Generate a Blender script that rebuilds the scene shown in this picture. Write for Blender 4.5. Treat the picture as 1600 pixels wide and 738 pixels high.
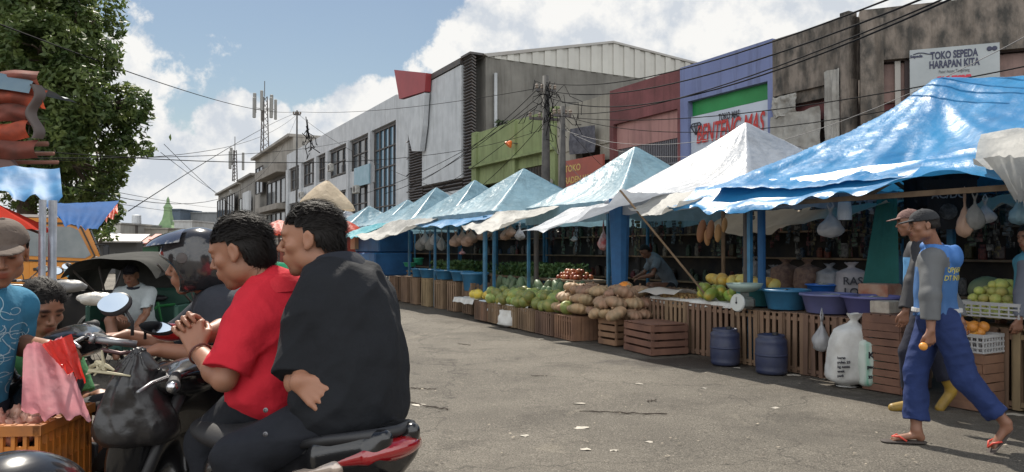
import bpy, math, random
import numpy as np
from mathutils import Vector, Matrix, Euler
R = math.radians
random.seed(7); RNG = np.random.RandomState(11)
for o in list(bpy.data.objects): bpy.data.objects.remove(o)
SC = bpy.context.scene
COL = SC.collection
# ---------------------------------------------------------------- camera
cam = bpy.data.cameras.new('camera'); camo = bpy.data.objects.new('camera', cam); COL.objects.link(camo)
camo.location = (0, 0, 1.4); camo.rotation_euler = (R(90 + 1.05), 0, 0)
cam.sensor_width = 36; cam.sensor_fit = 'HORIZONTAL'; cam.lens = 36 * 1150 / 1600
cam.clip_start = 0.05; cam.clip_end = 3000
SC.camera = camo
# ---------------------------------------------------------------- light
SUN_EL = R(52); SDX, SDY = -0.36, 0.933       # direction towards the sun on the ground plane
SC.view_settings.view_transform = 'Standard'; SC.view_settings.look = 'None'
SC.view_settings.gamma = 1; SC.view_settings.exposure = 0.62; SC.view_settings.use_curve_mapping = False
sl = bpy.data.lights.new('sun', 'SUN'); sl.energy = 4.5; sl.angle = R(0.53); sl.color = (1, .93, .82)
so = bpy.data.objects.new('sun', sl); COL.objects.link(so)
_t = Vector((SDX * math.cos(SUN_EL), SDY * math.cos(SUN_EL), math.sin(SUN_EL))).normalized()
so.rotation_euler = _t.to_track_quat('Z', 'Y').to_euler(); so.location = (0, 0, 50)

def px_dir(px, py):
    v = Vector(((px - 800) / 1150, 1, -(py - 390) / 1150)); return v.normalized()

def make_world():
    w = bpy.data.worlds.new('World'); SC.world = w; w.use_nodes = True
    nt = w.node_tree; N = nt.nodes; L = nt.links; N.clear()
    out = N.new('ShaderNodeOutputWorld'); bg = N.new('ShaderNodeBackground'); bg.inputs[1].default_value = 0.05
    sky = N.new('ShaderNodeTexSky'); sky.sky_type = 'NISHITA'; sky.sun_disc = False
    sky.sun_elevation = SUN_EL; sky.sun_rotation = math.atan2(SDX, SDY)
    sky.air_density = 1.3; sky.dust_density = .5; sky.ozone_density = 1.0; sky.altitude = 20
    tc = N.new('ShaderNodeTexCoord')
    def math_(op, a, b=None, clamp=False):
        m = N.new('ShaderNodeMath'); m.operation = op; m.use_clamp = clamp
        for i, v in enumerate((a, b)):
            if v is None: continue
            if isinstance(v, (int, float)): m.inputs[i].default_value = v
            else: L.new(v, m.inputs[i])
        return m.outputs[0]
    blobs = [((760, 70), .07, 1), ((840, 45), .10, 1), ((930, 60), .11, 1), ((1010, 80), .08, 1), ((900, -60), .12, 1), ((1110, 50), .09, 1), ((1200, 0), .14, 1),
             ((1330, -40), .18, 1), ((1500, -60), .2, 1), ((1130, -90), .1, .9), ((560, 185), .055, 1), ((610, 160), .03, .9), ((500, 210), .05, .8),
             ((440, 240), .06, .9), ((365, 225), .055, 1), ((300, 290), .075, 1), ((200, 330), .09, 1), ((400, 320), .09, 1), ((600, 330), .13, 1),
             ((1150, 300), .35, .9), ((-300, 200), .3, .9), ((3000, -600), .5, .9)]
    nz = N.new('ShaderNodeTexNoise'); nz.inputs['Scale'].default_value = 9; nz.inputs['Detail'].default_value = 9; nz.inputs['Roughness'].default_value = .62
    L.new(tc.outputs['Generated'], nz.inputs['Vector'])
    nw = N.new('ShaderNodeTexNoise'); nw.inputs['Scale'].default_value = 5; nw.inputs['Detail'].default_value = 4
    L.new(tc.outputs['Generated'], nw.inputs['Vector'])
    field = None
    blobs += [(Vector(q).normalized(), r_, 1) for q, r_ in (((-.6, -1, .45), .55), ((.5, -1, .5), .6), ((1, -.3, .35), .5), ((0, -.6, 1), .4), ((-1, -.1, .3), .4))]  # unseen clouds behind and beside the camera, added to lift the ambient light
    for pp_, r, k in blobs:
        d = pp_ if isinstance(pp_, Vector) else px_dir(*pp_)
        vd = N.new('ShaderNodeVectorMath'); vd.operation = 'DISTANCE'; L.new(tc.outputs['Generated'], vd.inputs[0]); vd.inputs[1].default_value = d
        f = math_('MULTIPLY', math_('SUBTRACT', 1.0, math_('DIVIDE', vd.outputs['Value'], r * 1.15)), k)
        field = f if field is None else math_('MAXIMUM', field, f)
    field = math_('MINIMUM', math_('MAXIMUM', field, -1.0), .5)
    dens = math_('ADD', field, math_('MULTIPLY', math_('SUBTRACT', nz.outputs['Fac'], .5), 1.9))
    m1 = N.new('ShaderNodeMapRange'); m1.interpolation_type = 'SMOOTHSTEP'
    m1.inputs['From Min'].default_value = -.02; m1.inputs['From Max'].default_value = .16; L.new(dens, m1.inputs['Value'])
    # thin high veil
    mv = N.new('ShaderNodeMapRange'); mv.inputs['From Min'].default_value = .45; mv.inputs['From Max'].default_value = .8; mv.inputs['To Max'].default_value = .12
    L.new(nw.outputs['Fac'], mv.inputs['Value'])
    # cloud shade: noise sampled a bit towards the sun
    mp = N.new('ShaderNodeVectorMath'); mp.operation = 'ADD'; L.new(tc.outputs['Generated'], mp.inputs[0]); mp.inputs[1].default_value = (-.01, .0, .035)
    n2 = N.new('ShaderNodeTexNoise'); n2.inputs['Scale'].default_value = 9; n2.inputs['Detail'].default_value = 7; n2.inputs['Roughness'].default_value = .6
    L.new(mp.outputs[0], n2.inputs['Vector'])
    sh = math_('SUBTRACT', nz.outputs['Fac'], n2.outputs['Fac'])
    ms = N.new('ShaderNodeMapRange'); ms.inputs['From Min'].default_value = -.09; ms.inputs['From Max'].default_value = .07; L.new(sh, ms.inputs['Value'])
    cr = N.new('ShaderNodeMix'); cr.data_type = 'RGBA'
    cr.inputs['A'].default_value = (8.4, 9.0, 9.8, 1); cr.inputs['B'].default_value = (12.4, 12.3, 12.0, 1); L.new(ms.outputs[0], cr.inputs['Factor'])
    hz = N.new('ShaderNodeMix'); hz.data_type = 'RGBA'; L.new(mv.outputs[0], hz.inputs['Factor']); L.new(sky.outputs[0], hz.inputs['A']); hz.inputs['B'].default_value = (6.2, 7.3, 8.2, 1)
    # unseen cloud banks behind the camera, added and brightened to fill the shaded fronts
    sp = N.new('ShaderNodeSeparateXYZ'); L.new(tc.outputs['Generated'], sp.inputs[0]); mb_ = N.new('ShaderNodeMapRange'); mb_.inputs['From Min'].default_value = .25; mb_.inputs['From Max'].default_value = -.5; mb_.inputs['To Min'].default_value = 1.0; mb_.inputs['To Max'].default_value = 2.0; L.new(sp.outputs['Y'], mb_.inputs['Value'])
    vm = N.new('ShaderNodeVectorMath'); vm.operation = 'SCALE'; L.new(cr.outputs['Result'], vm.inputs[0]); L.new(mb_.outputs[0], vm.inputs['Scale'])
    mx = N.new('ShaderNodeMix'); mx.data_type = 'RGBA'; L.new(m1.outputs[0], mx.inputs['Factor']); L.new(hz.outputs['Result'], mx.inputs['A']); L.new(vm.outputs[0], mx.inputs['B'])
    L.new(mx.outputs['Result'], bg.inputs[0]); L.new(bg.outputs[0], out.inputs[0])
make_world()

# ---------------------------------------------------------------- helpers
TH = R(28.3); CT, ST = math.cos(TH), math.sin(TH)
def S(X, Y, z=0.0):                       # street frame (X across to the right, Y along the street) -> world
    return Vector((X * CT - Y * ST, X * ST + Y * CT, z))
def inv(x, y): return (x * CT + y * ST, -x * ST + y * CT)
def P(px, py, d):                         # measured on the photo at depth d
    return Vector(((px - 800) / 1150 * d, d, 1.4 + (390 - py) / 1150 * d))

def tag(o, label=None, cat=None, group=None, kind=None):
    if label: o['label'] = label
    if cat: o['category'] = cat
    if group: o['group'] = group
    if kind: o['kind'] = kind
    return o
def empty(name, loc=(0, 0, 0), rz=0.0):
    o = bpy.data.objects.new(name, None); COL.objects.link(o); o.location = loc; o.rotation_euler = (0, 0, rz)
    o.empty_display_size = .1
    return o
def link_mesh(name, me, mat=None, parent=None, loc=None, rz=None, smooth=False):
    if mat is not None:
        for m in (mat if isinstance(mat, (list, tuple)) else [mat]): me.materials.append(m)
    if smooth: me.polygons.foreach_set('use_smooth', [True] * len(me.polygons))
    o = bpy.data.objects.new(name, me); COL.objects.link(o)
    if parent: o.parent = parent
    if loc is not None: o.location = loc
    if rz is not None: o.rotation_euler = (0, 0, rz)
    return o
def copy_tree(o, parent=None):
    c = o.copy(); COL.objects.link(c)
    if parent: c.parent = parent
    for ch in list(o.children): copy_tree(ch, c)
    return c

def frame(d):
    d = Vector(d).normalized(); a = Vector((0, 0, 1)) if abs(d.z) < .9 else Vector((1, 0, 0))
    s = d.cross(a).normalized(); return s, d.cross(s).normalized(), d

class MB:
    def __init__(s): s.v = []; s.f = []; s.m = []
    def add(s, vs, fs, mi=0):
        b = len(s.v); s.v += [tuple(p) for p in vs]; s.f += [tuple(b + i for i in f) for f in fs]; s.m += [mi] * len(fs); return s
    def box(s, c, size, rz=0, mi=0, rot=None, bev=0):
        hx, hy, hz = size[0] / 2, size[1] / 2, size[2] / 2
        M = rot if rot is not None else Matrix.Rotation(rz, 3, 'Z')
        c = Vector(c)
        if bev <= 0:
            pts = [c + M @ Vector((x * hx, y * hy, z * hz)) for z in (-1, 1) for y in (-1, 1) for x in (-1, 1)]
            return s.add(pts, [(0, 2, 3, 1), (4, 5, 7, 6), (0, 1, 5, 4), (2, 6, 7, 3), (0, 4, 6, 2), (1, 3, 7, 5)], mi)
        b = min(bev, hx * .9, hy * .9, hz * .9); pts = []; ring = []
        for z, q in ((-hz, b), (-hz + b, 0), (hz - b, 0), (hz, b)):
            X, Y = hx - q, hy - q
            for (x, y) in ((-X + b, -Y), (X - b, -Y), (X, -Y + b), (X, Y - b), (X - b, Y), (-X + b, Y), (-X, Y - b), (-X, -Y + b)):
                pts.append(c + M @ Vector((x, y, z)))
        fs = [tuple(reversed(range(8))), tuple(range(24, 32))]
        for k in range(3):
            for i in range(8):
                j = (i + 1) % 8; fs.append((k * 8 + i, k * 8 + j, k * 8 + 8 + j, k * 8 + 8 + i))
        return s.add(pts, fs, mi)
    def bar(s, a, b, w, h=None, mi=0):              # square bar from a to b
        a, b = Vector(a), Vector(b); L = (b - a).length
        if L < 1e-6: return s
        x, y, z = frame(b - a); M = Matrix((x, y, z)).transposed()
        return s.box((a + b) / 2, (w, h or w, L), rot=M, mi=mi)
    def tube(s, pts, r, n=8, mi=0, caps=True, closed=False):
        pts = [Vector(p) for p in pts]; rs = r if isinstance(r, (list, tuple)) else [r] * len(pts)
        vs = []; fs = []; prev = None; K = len(pts)
        for i, p in enumerate(pts):
            if closed: d = pts[(i + 1) % K] - pts[i - 1]
            else: d = pts[min(i + 1, K - 1)] - pts[max(i - 1, 0)]
            if d.length < 1e-9: d = Vector((0, 0, 1))
            d.normalize()
            if prev is None: x, y, _ = frame(d)
            else:
                x = (prev - d * prev.dot(d)); x = x.normalized() if x.length > 1e-6 else frame(d)[0]; y = d.cross(x)
            prev = x
            for k in range(n):
                a = 2 * math.pi * k / n; vs.append(p + (x * math.cos(a) + y * math.sin(a)) * rs[i])
        for i in range(K if closed else K - 1):
            for k in range(n):
                k2 = (k + 1) % n; i2 = (i + 1) % K
                fs.append((i * n + k, i * n + k2, i2 * n + k2, i2 * n + k))
        if caps and not closed: fs += [tuple(reversed(range(n))), tuple(range((K - 1) * n, K * n))]
        return s.add(vs, fs, mi)
    def lathe(s, prof, c=(0, 0, 0), n=20, axis=(0, 0, 1), mi=0, sx=1, sy=1):
        c = Vector(c); x, y, z = (Vector((1, 0, 0)), Vector((0, 1, 0)), Vector((0, 0, 1))) if tuple(axis) == (0, 0, 1) else frame(axis)
        vs = []; fs = []
        for (r, h) in prof:
            for k in range(n):
                a = 2 * math.pi * k / n; vs.append(c + x * (r * sx * math.cos(a)) + y * (r * sy * math.sin(a)) + z * h)
        for i in range(len(prof) - 1):
            for k in range(n):
                k2 = (k + 1) % n; fs.append((i * n + k, i * n + k2, (i + 1) * n + k2, (i + 1) * n + k))
        if prof[0][0] > 1e-4: fs.append(tuple(reversed(range(n))))
        if prof[-1][0] > 1e-4: fs.append(tuple(range((len(prof) - 1) * n, len(prof) * n)))
        return s.add(vs, fs, mi)
    def ell(s, c, r, n=14, m=9, rot=None, mi=0, fn=None):
        c = Vector(c); M = rot or Matrix.Identity(3); vs = []; fs = []
        for i in range(m + 1):
            t = math.pi * i / m
            for k in range(n):
                a = 2 * math.pi * k / n; q = Vector((math.sin(t) * math.cos(a), math.sin(t) * math.sin(a), math.cos(t)))
                g = fn(q, a, t) if fn else 1
                vs.append(c + M @ Vector((q.x * r[0] * g, q.y * r[1] * g, q.z * r[2] * (g if fn else 1))))
        for i in range(m):
            for k in range(n):
                k2 = (k + 1) % n; fs.append((i * n + k, (i + 1) * n + k, (i + 1) * n + k2, i * n + k2))
        return s.add(vs, fs, mi)
    def grid(s, fn, nu, nv, mi=0):
        vs = [fn(i / nu, j / nv) for j in range(nv + 1) for i in range(nu + 1)]
        fs = [(j * (nu + 1) + i, j * (nu + 1) + i + 1, (j + 1) * (nu + 1) + i + 1, (j + 1) * (nu + 1) + i) for j in range(nv) for i in range(nu)]
        return s.add(vs, fs, mi)
    def prism(s, poly, d, mi=0):                     # poly: list of 3D points, extruded by vector d
        n = len(poly); d = Vector(d); vs = [Vector(p) for p in poly] + [Vector(p) + d for p in poly]
        fs = [tuple(reversed(range(n))), tuple(range(n, 2 * n))] + [(i, (i + 1) % n, n + (i + 1) % n, n + i) for i in range(n)]
        return s.add(vs, fs, mi)
    def build(s, name, mat=None, parent=None, smooth=False, loc=None, rz=None, weld=False):
        me = bpy.data.meshes.new(name); me.from_pydata(s.v, [], s.f); 
        if any(s.m): me.polygons.foreach_set('material_index', s.m)
        if weld:
            import bmesh
            bm = bmesh.new(); bm.from_mesh(me); bmesh.ops.remove_doubles(bm, verts=bm.verts, dist=1e-5); bm.to_mesh(me); bm.free()
        me.update()
        return link_mesh(name, me, mat, parent, loc, rz, smooth)

# value noise, vectorised
_PERM = RNG.rand(64, 64, 64).astype(np.float32)
def vnoise(x, y, z=0.0, s=1.0):
    x = np.asarray(x, np.float32) * s; y = np.asarray(y, np.float32) * s; z = np.asarray(z, np.float32) * s + np.zeros_like(x)
    xi = np.floor(x).astype(int); yi = np.floor(y).astype(int); zi = np.floor(z).astype(int)
    fx, fy, fz = x - xi, y - yi, z - zi
    fx = fx * fx * (3 - 2 * fx); fy = fy * fy * (3 - 2 * fy); fz = fz * fz * (3 - 2 * fz)
    def g(a, b, c): return _PERM[(xi + a) & 63, (yi + b) & 63, (zi + c) & 63]
    return ((g(0,0,0)*(1-fx)+g(1,0,0)*fx)*(1-fy)+(g(0,1,0)*(1-fx)+g(1,1,0)*fx)*fy)*(1-fz)+((g(0,0,1)*(1-fx)+g(1,0,1)*fx)*(1-fy)+(g(0,1,1)*(1-fx)+g(1,1,1)*fx)*fy)*fz - .5
def fn1(x, y, z=0.0, s=1.0): return float(vnoise(np.array([x]), np.array([y]), np.array([z]), s)[0])

# ---------------------------------------------------------------- materials
MC = {}
def mat(name, col, rough=.7, col2=None, ns=6.0, bump=0.0, bs=40.0, metal=0.0, spec=.5, trans=0.0, transl=0.0, alpha=1.0, det=4, thr=(.35, .65),
        emit=None, coat=0.0, stretch=None, bdist=.01, vcol=False, subs=0.0, objvar=0.0, rough2=None, streak=0.0):
    if name in MC: return MC[name]
    m = bpy.data.materials.new(name); m.use_nodes = True; nt = m.node_tree; N = nt.nodes; L = nt.links
    b = N['Principled BSDF']; out = N['Material Output']
    b.inputs['Base Color'].default_value = (*col, 1); b.inputs['Roughness'].default_value = rough; b.inputs['Metallic'].default_value = metal
    b.inputs['Specular IOR Level'].default_value = spec; b.inputs['Transmission Weight'].default_value = trans; b.inputs['Alpha'].default_value = alpha
    b.inputs['Coat Weight'].default_value = coat
    if subs: b.inputs['Subsurface Weight'].default_value = subs; b.inputs['Subsurface Radius'].default_value = (.01, .004, .002); b.inputs['Subsurface Scale'].default_value = 1
    tc = N.new('ShaderNodeTexCoord'); vec = tc.outputs['Object']
    if stretch:
        mp = N.new('ShaderNodeMapping'); mp.inputs['Scale'].default_value = stretch; L.new(vec, mp.inputs['Vector']); vec = mp.outputs[0]
    colout = None
    if vcol:
        a = N.new('ShaderNodeVertexColor'); a.layer_name = 'Col'; mm = N.new('ShaderNodeMix'); mm.data_type = 'RGBA'; mm.blend_type = 'MULTIPLY'
        mm.inputs['Factor'].default_value = 1; mm.inputs['A'].default_value = (*col, 1); L.new(a.outputs[0], mm.inputs['B']); colout = mm.outputs['Result']
    if col2:
        n = N.new('ShaderNodeTexNoise'); n.inputs['Scale'].default_value = ns; n.inputs['Detail'].default_value = det; n.inputs['Roughness'].default_value = .6; L.new(vec, n.inputs['Vector'])
        r = N.new('ShaderNodeMapRange'); r.inputs['From Min'].default_value = thr[0]; r.inputs['From Max'].default_value = thr[1]; L.new(n.outputs['Fac'], r.inputs['Value'])
        mx = N.new('ShaderNodeMix'); mx.data_type = 'RGBA'; L.new(r.outputs[0], mx.inputs['Factor'])
        if colout: L.new(colout, mx.inputs['A'])
        else: mx.inputs['A'].default_value = (*col, 1)
        mx.inputs['B'].default_value = (*col2, 1); colout = mx.outputs['Result']
        if rough2 is not None:
            rr = N.new('ShaderNodeMapRange'); rr.inputs['To Min'].default_value = rough; rr.inputs['To Max'].default_value = rough2; L.new(r.outputs[0], rr.inputs['Value']); L.new(rr.outputs[0], b.inputs['Roughness'])
    if streak:
        mp2 = N.new('ShaderNodeMapping'); mp2.inputs['Scale'].default_value = (2.6, 2.6, .22); L.new(tc.outputs['Object'], mp2.inputs['Vector']); ns2 = N.new('ShaderNodeTexNoise'); ns2.inputs['Scale'].default_value = 1.6; ns2.inputs['Detail'].default_value = 9; ns2.inputs['Roughness'].default_value = .7; L.new(mp2.outputs[0], ns2.inputs['Vector'])
        rs2 = N.new('ShaderNodeMapRange'); rs2.inputs['From Min'].default_value = .48; rs2.inputs['From Max'].default_value = .72; rs2.inputs['To Max'].default_value = streak; L.new(ns2.outputs['Fac'], rs2.inputs['Value']); mx2 = N.new('ShaderNodeMix'); mx2.data_type = 'RGBA'; L.new(rs2.outputs[0], mx2.inputs['Factor'])
        if colout: L.new(colout, mx2.inputs['A'])
        else: mx2.inputs['A'].default_value = (*col, 1)
        mx2.inputs['B'].default_value = (col[0] * .28 + .015, col[1] * .27 + .012, col[2] * .25 + .01, 1); colout = mx2.outputs['Result']
    if objvar:
        oi = N.new('ShaderNodeObjectInfo'); hs = N.new('ShaderNodeHueSaturation')
        r1 = N.new('ShaderNodeMapRange'); r1.inputs['To Min'].default_value = 1 - objvar; r1.inputs['To Max'].default_value = 1 + objvar; L.new(oi.outputs['Random'], r1.inputs['Value']); L.new(r1.outputs[0], hs.inputs['Value'])
        r2 = N.new('ShaderNodeMapRange'); r2.inputs['To Min'].default_value = .5 - objvar * .07; r2.inputs['To Max'].default_value = .5 + objvar * .07; L.new(oi.outputs['Random'], r2.inputs['Value']); L.new(r2.outputs[0], hs.inputs['Hue'])
        if colout: L.new(colout, hs.inputs['Color'])
        else: hs.inputs['Color'].default_value = (*col, 1)
        colout = hs.outputs[0]
    if colout: L.new(colout, b.inputs['Base Color'])
    if emit: b.inputs['Emission Color'].default_value = (*emit[:3], 1); b.inputs['Emission Strength'].default_value = emit[3]
    if bump:
        n = N.new('ShaderNodeTexNoise'); n.inputs['Scale'].default_value = bs; n.inputs['Detail'].default_value = 5; L.new(vec, n.inputs['Vector'])
        bp = N.new('ShaderNodeBump'); bp.inputs['Strength'].default_value = bump; bp.inputs['Distance'].default_value = bdist; L.new(n.outputs['Fac'], bp.inputs['Height']); L.new(bp.outputs[0], b.inputs['Normal'])
    if transl:
        t = N.new('ShaderNodeBsdfTranslucent'); ms = N.new('ShaderNodeMixShader'); ms.inputs[0].default_value = transl
        if colout: L.new(colout, t.inputs['Color'])
        else: t.inputs['Color'].default_value = (*col, 1)
        if bump: L.new(bp.outputs[0], t.inputs['Normal'])
        L.new(b.outputs[0], ms.inputs[1]); L.new(t.outputs[0], ms.inputs[2]); L.new(ms.outputs[0], out.inputs['Surface'])
    MC[name] = m
    return m
def text_obj(name, s, mt, parent, size, M, bold=0.0, shear=0.0, depth=.004, sx=1.0, align='LEFT', space=1.0, fit=None):
    cu = bpy.data.curves.new(name, 'FONT'); cu.body = s; cu.size = size; cu.offset = bold; cu.shear = shear; cu.extrude = depth / 2; cu.align_x = align; cu.space_character = space
    cu.resolution_u = 3
    t = bpy.data.objects.new(name, cu); COL.objects.link(t)
    bpy.context.view_layer.update()
    me = bpy.data.meshes.new_from_object(t.evaluated_get(bpy.context.evaluated_depsgraph_get())); bpy.data.objects.remove(t)
    if fit:
        xs = [v.co.x for v in me.vertices]; sx = fit / (max(xs) - min(xs))
    me.transform(Matrix.Diagonal((sx, 1, 1, 1))); me.transform(M)
    return link_mesh(name, me, mt, parent)
# ---------------------------------------------------------------- implicit surfaces for bodies and clothes
def V(*a): return np.array(a[0] if len(a) == 1 else a, dtype=np.float64)
def nrm(v): v = V(v); return v / (np.linalg.norm(v) + 1e-12)
class Vol:
    def __init__(s, lo, hi, h):
        s.lo = V(lo); s.h = h; s.n = np.ceil((V(hi) - s.lo) / h).astype(int) + 1
        s.f = np.full(s.n, .3, np.float32)
        s.ax = [(s.lo[i] + h * np.arange(s.n[i])).astype(np.float32) for i in range(3)]
    def _sub(s, lo, hi, m):
        a = np.clip(np.floor((V(lo) - m - s.lo) / s.h).astype(int), 0, s.n - 1); b = np.clip(np.ceil((V(hi) + m - s.lo) / s.h).astype(int) + 1, 1, s.n)
        sl = tuple(slice(a[i], b[i]) for i in range(3))
        X = s.ax[0][sl[0]][:, None, None]; Y = s.ax[1][sl[1]][None, :, None]; Z = s.ax[2][sl[2]][None, None, :]
        return sl, X, Y, Z
    def _mix(s, sl, d, k, mode):
        f = s.f[sl]
        a, b = (f, d) if mode == 'add' else ((-f, d) if mode == 'sub' else (-f, -d))
        hh = np.maximum(k - np.abs(a - b), 0) / max(k, 1e-6)
        r = np.minimum(a, b) - hh * hh * k * .25
        s.f[sl] = r if mode == 'add' else -r
    def cone(s, a, b, ra, rb, k=.015, mode='add', flat=None, capb=False):
        a, b = V(a), V(b); lo = np.minimum(a - ra, b - rb); hi = np.maximum(a + ra, b + rb)
        sl, X, Y, Z = s._sub(lo, hi, k + 3 * s.h + .01); ba = b - a; L = float(ba @ ba) + 1e-12
        px, py, pz = X - a[0], Y - a[1], Z - a[2]
        tu = (px * ba[0] + py * ba[1] + pz * ba[2]) / L; t = np.clip(tu, 0, 1)
        qx, qy, qz = px - t * ba[0], py - t * ba[1], pz - t * ba[2]
        if flat is not None:                      # flatten along an axis (axis, factor)
            ax, fc = nrm(flat[0]), flat[1]; dd = qx * ax[0] + qy * ax[1] + qz * ax[2]; e = fc - 1
            qx, qy, qz = qx + dd * ax[0] * e, qy + dd * ax[1] * e, qz + dd * ax[2] * e
        d = np.sqrt(qx * qx + qy * qy + qz * qz) - (ra + (rb - ra) * t)
        if capb: d = np.maximum(d, (tu - 1) * math.sqrt(L))
        s._mix(sl, d, k, mode); return s
    def ell(s, c, r, M=None, k=.015, mode='add'):
        c, r = V(c), V(r); M = np.eye(3) if M is None else M; R_ = float(max(r))
        sl, X, Y, Z = s._sub(c - R_, c + R_, k + 3 * s.h + .01); px, py, pz = X - c[0], Y - c[1], Z - c[2]
        k0 = 0; k1 = 0
        for i in range(3):
            l = (px * M[i][0] + py * M[i][1] + pz * M[i][2]) / r[i]; k0 = k0 + l * l; k1 = k1 + (l / r[i]) ** 2
        k0 = np.sqrt(k0); k1 = np.sqrt(k1) + 1e-9
        s._mix(sl, k0 * (k0 - 1) / k1, k, mode); return s
    def cut(s, p, n, k=.004, lo=None, hi=None):   # keep the side the normal points away from
        p, n = V(p), nrm(n)
        lo = s.lo if lo is None else lo; hi = s.lo + s.h * s.n if hi is None else hi
        sl, X, Y, Z = s._sub(lo, hi, 0)
        s._mix(sl, (X - p[0]) * n[0] + (Y - p[1]) * n[1] + (Z - p[2]) * n[2], k, 'int'); return s
    def disp(s, fn):                              # add displacement near the surface
        X = s.ax[0][:, None, None]; Y = s.ax[1][None, :, None]; Z = s.ax[2][None, None, :]
        m = np.abs(s.f) < .04; i, j, k = np.nonzero(m)
        s.f[i, j, k] += fn(s.ax[0][i], s.ax[1][j], s.ax[2][k]).astype(np.float32); return s
    def mesh(s):
        f = s.f; neg = f < 0; nx, ny, nz = f.shape
        c = [neg[i:nx - 1 + i, j:ny - 1 + j, k:nz - 1 + k] for i in (0, 1) for j in (0, 1) for k in (0, 1)]
        anyn = c[0].copy(); alln = c[0].copy()
        for q in c[1:]: anyn |= q; alln &= q
        act = anyn & ~alln; I, J, K = np.nonzero(act); idx = np.full(act.shape, -1, np.int64); idx[I, J, K] = np.arange(len(I))
        acc = np.zeros((len(I), 3)); cnt = np.zeros(len(I))
        for ax in range(3):
            o1, o2 = [a for a in range(3) if a != ax]
            for u in (0, 1):
                for w in (0, 1):
                    A = [I, J, K]; off = [0, 0, 0]; off[o1] = u; off[o2] = w
                    fa = f[I + off[0], J + off[1], K + off[2]]; off2 = off[:]; off2[ax] = 1
                    fb = f[I + off2[0], J + off2[1], K + off2[2]]; m = (fa < 0) != (fb < 0)
                    t = np.where(m, fa / np.where(m, fa - fb, 1), 0); p = np.zeros((len(I), 3)); p[:, ax] = t; p[:, o1] = u; p[:, o2] = w
                    acc += p * m[:, None]; cnt += m
        verts = s.lo + s.h * (np.stack([I, J, K], 1) + acc / np.maximum(cnt, 1)[:, None])
        quads = []
        for ax in range(3):
            o1, o2 = [(1, 2), (2, 0), (0, 1)][ax]
            sa = [slice(1, -1)] * 3; sa[ax] = slice(0, f.shape[ax] - 1); sb = list(sa); sb[ax] = slice(1, f.shape[ax])
            a, b = neg[tuple(sa)], neg[tuple(sb)]; ch = a != b; g = np.stack(np.nonzero(ch), 1); 
            if not len(g): continue
            fl = a[tuple(g.T)]; g = g + 1; g[:, ax] -= 1
            def cell(du, dw):
                q = g.copy(); q[:, o1] -= du; q[:, o2] -= dw; return idx[q[:, 0], q[:, 1], q[:, 2]]
            q = np.stack([cell(1, 1), cell(0, 1), cell(0, 0), cell(1, 0)], 1); q[~fl] = q[~fl][:, ::-1]; quads.append(q)
        q = np.concatenate(quads); q = q[(q >= 0).all(1)]
        return verts, q
def fast_mesh(name, verts, quads, tris=None, cols=None):
    me = bpy.data.meshes.new(name); nq = len(quads); nt = 0 if tris is None else len(tris)
    me.vertices.add(len(verts)); me.vertices.foreach_set('co', np.asarray(verts, np.float32).ravel())
    li = np.asarray(quads, np.int32).ravel()
    ls = np.arange(nq) * 4; lt = np.full(nq, 4)
    if nt: ls = np.concatenate([ls, nq * 4 + np.arange(nt) * 3]); lt = np.concatenate([lt, np.full(nt, 3)]); li = np.concatenate([li, np.asarray(tris, np.int32).ravel()])
    me.loops.add(len(li)); me.loops.foreach_set('vertex_index', li.astype(np.int32))
    me.polygons.add(nq + nt); me.polygons.foreach_set('loop_start', ls.astype(np.int32)); me.polygons.foreach_set('loop_total', lt.astype(np.int32))
    me.update(); me.validate()
    if cols is not None:
        a = me.color_attributes.new('Col', 'FLOAT_COLOR', 'POINT'); c = np.ones((len(verts), 4), np.float32); c[:, :3] = cols; a.data.foreach_set('color', c.ravel())
    return me
def vol_obj(vol, name, mt, parent, org, colfn=None):
    v, q = vol.mesh(); cols = colfn(v) if colfn else None
    me = fast_mesh(name, v - V(org), q, None, cols)
    return link_mesh(name, me, mt, parent, smooth=True)

def head_axes(F, U):
    F = nrm(F); U = V(U); U = nrm(U - F * (U @ F)); Rr = np.cross(F, U); return np.stack([Rr, F, U])   # rows: right, front, up
class Head:
    def __init__(s, c, F, U=(0, 0, 1), sc=1.0): s.c = V(c); s.A = head_axes(F, U); s.s = sc
    def p(s, x, y, z): return s.c + s.s * (s.A[0] * x + s.A[1] * y + s.A[2] * z)
    def loc(s, v): return ((v - s.c) @ s.A.T) / s.s
def sculpt_head(vol, H, jaw=1.0, nose=1.0):
    s = H.s; E = lambda c, r, k=.012, mode='add': vol.ell(H.p(*c), V(r) * s, H.A, k * s, mode)
    E((0, -.014, .030), (.074, .094, .088)); E((0, .022, -.032), (.058 * jaw, .064, .074), .03); E((0, .060, -.098), (.023, .020, .018), .03)
    for x in (-1, 1):
        E((x * .046 * jaw, .006, -.066), (.016, .026, .022), .03); E((x * .045, .056, -.016), (.020, .018, .018), .02)
        E((x * .030, .077, .028), (.024, .010, .007), .014)
    E((0, .060, .045), (.045, .022, .035), .03)
    for x in (-1, 1): E((x * .032, .099, .010), (.016, .013, .010), .012, 'sub')
    for x in (-1, 1): E((x * .031, .074, .010), (.015, .0135, .0125), .002)
    vol.cone(H.p(0, .084, .018), H.p(0, .084 + .024 * nose, -.020),   .0065 * s, .0098 * s, .012)
    for x in (-1, 1): E((x * .0105, .094, -.026), (.0085, .010, .007), .006)
    E((0, .086, -.049), (.023, .010, .0065), .006); E((0, .084, -.062), (.020, .010, .0065), .005); E((0, .097, -.0555), (.022, .006, .0016), .004, 'sub')
    E((0, .072, -.056), (.032, .018, .024), .02)
    for x in (-1, 1):
        E((x * .078, -.010, .000), (.008, .019, .031), .006); E((x * .087, -.006, .002), (.006, .011, .020), .004, 'sub'); E((x * .077, -.002, -.027), (.007, .009, .010), .005)
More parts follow.
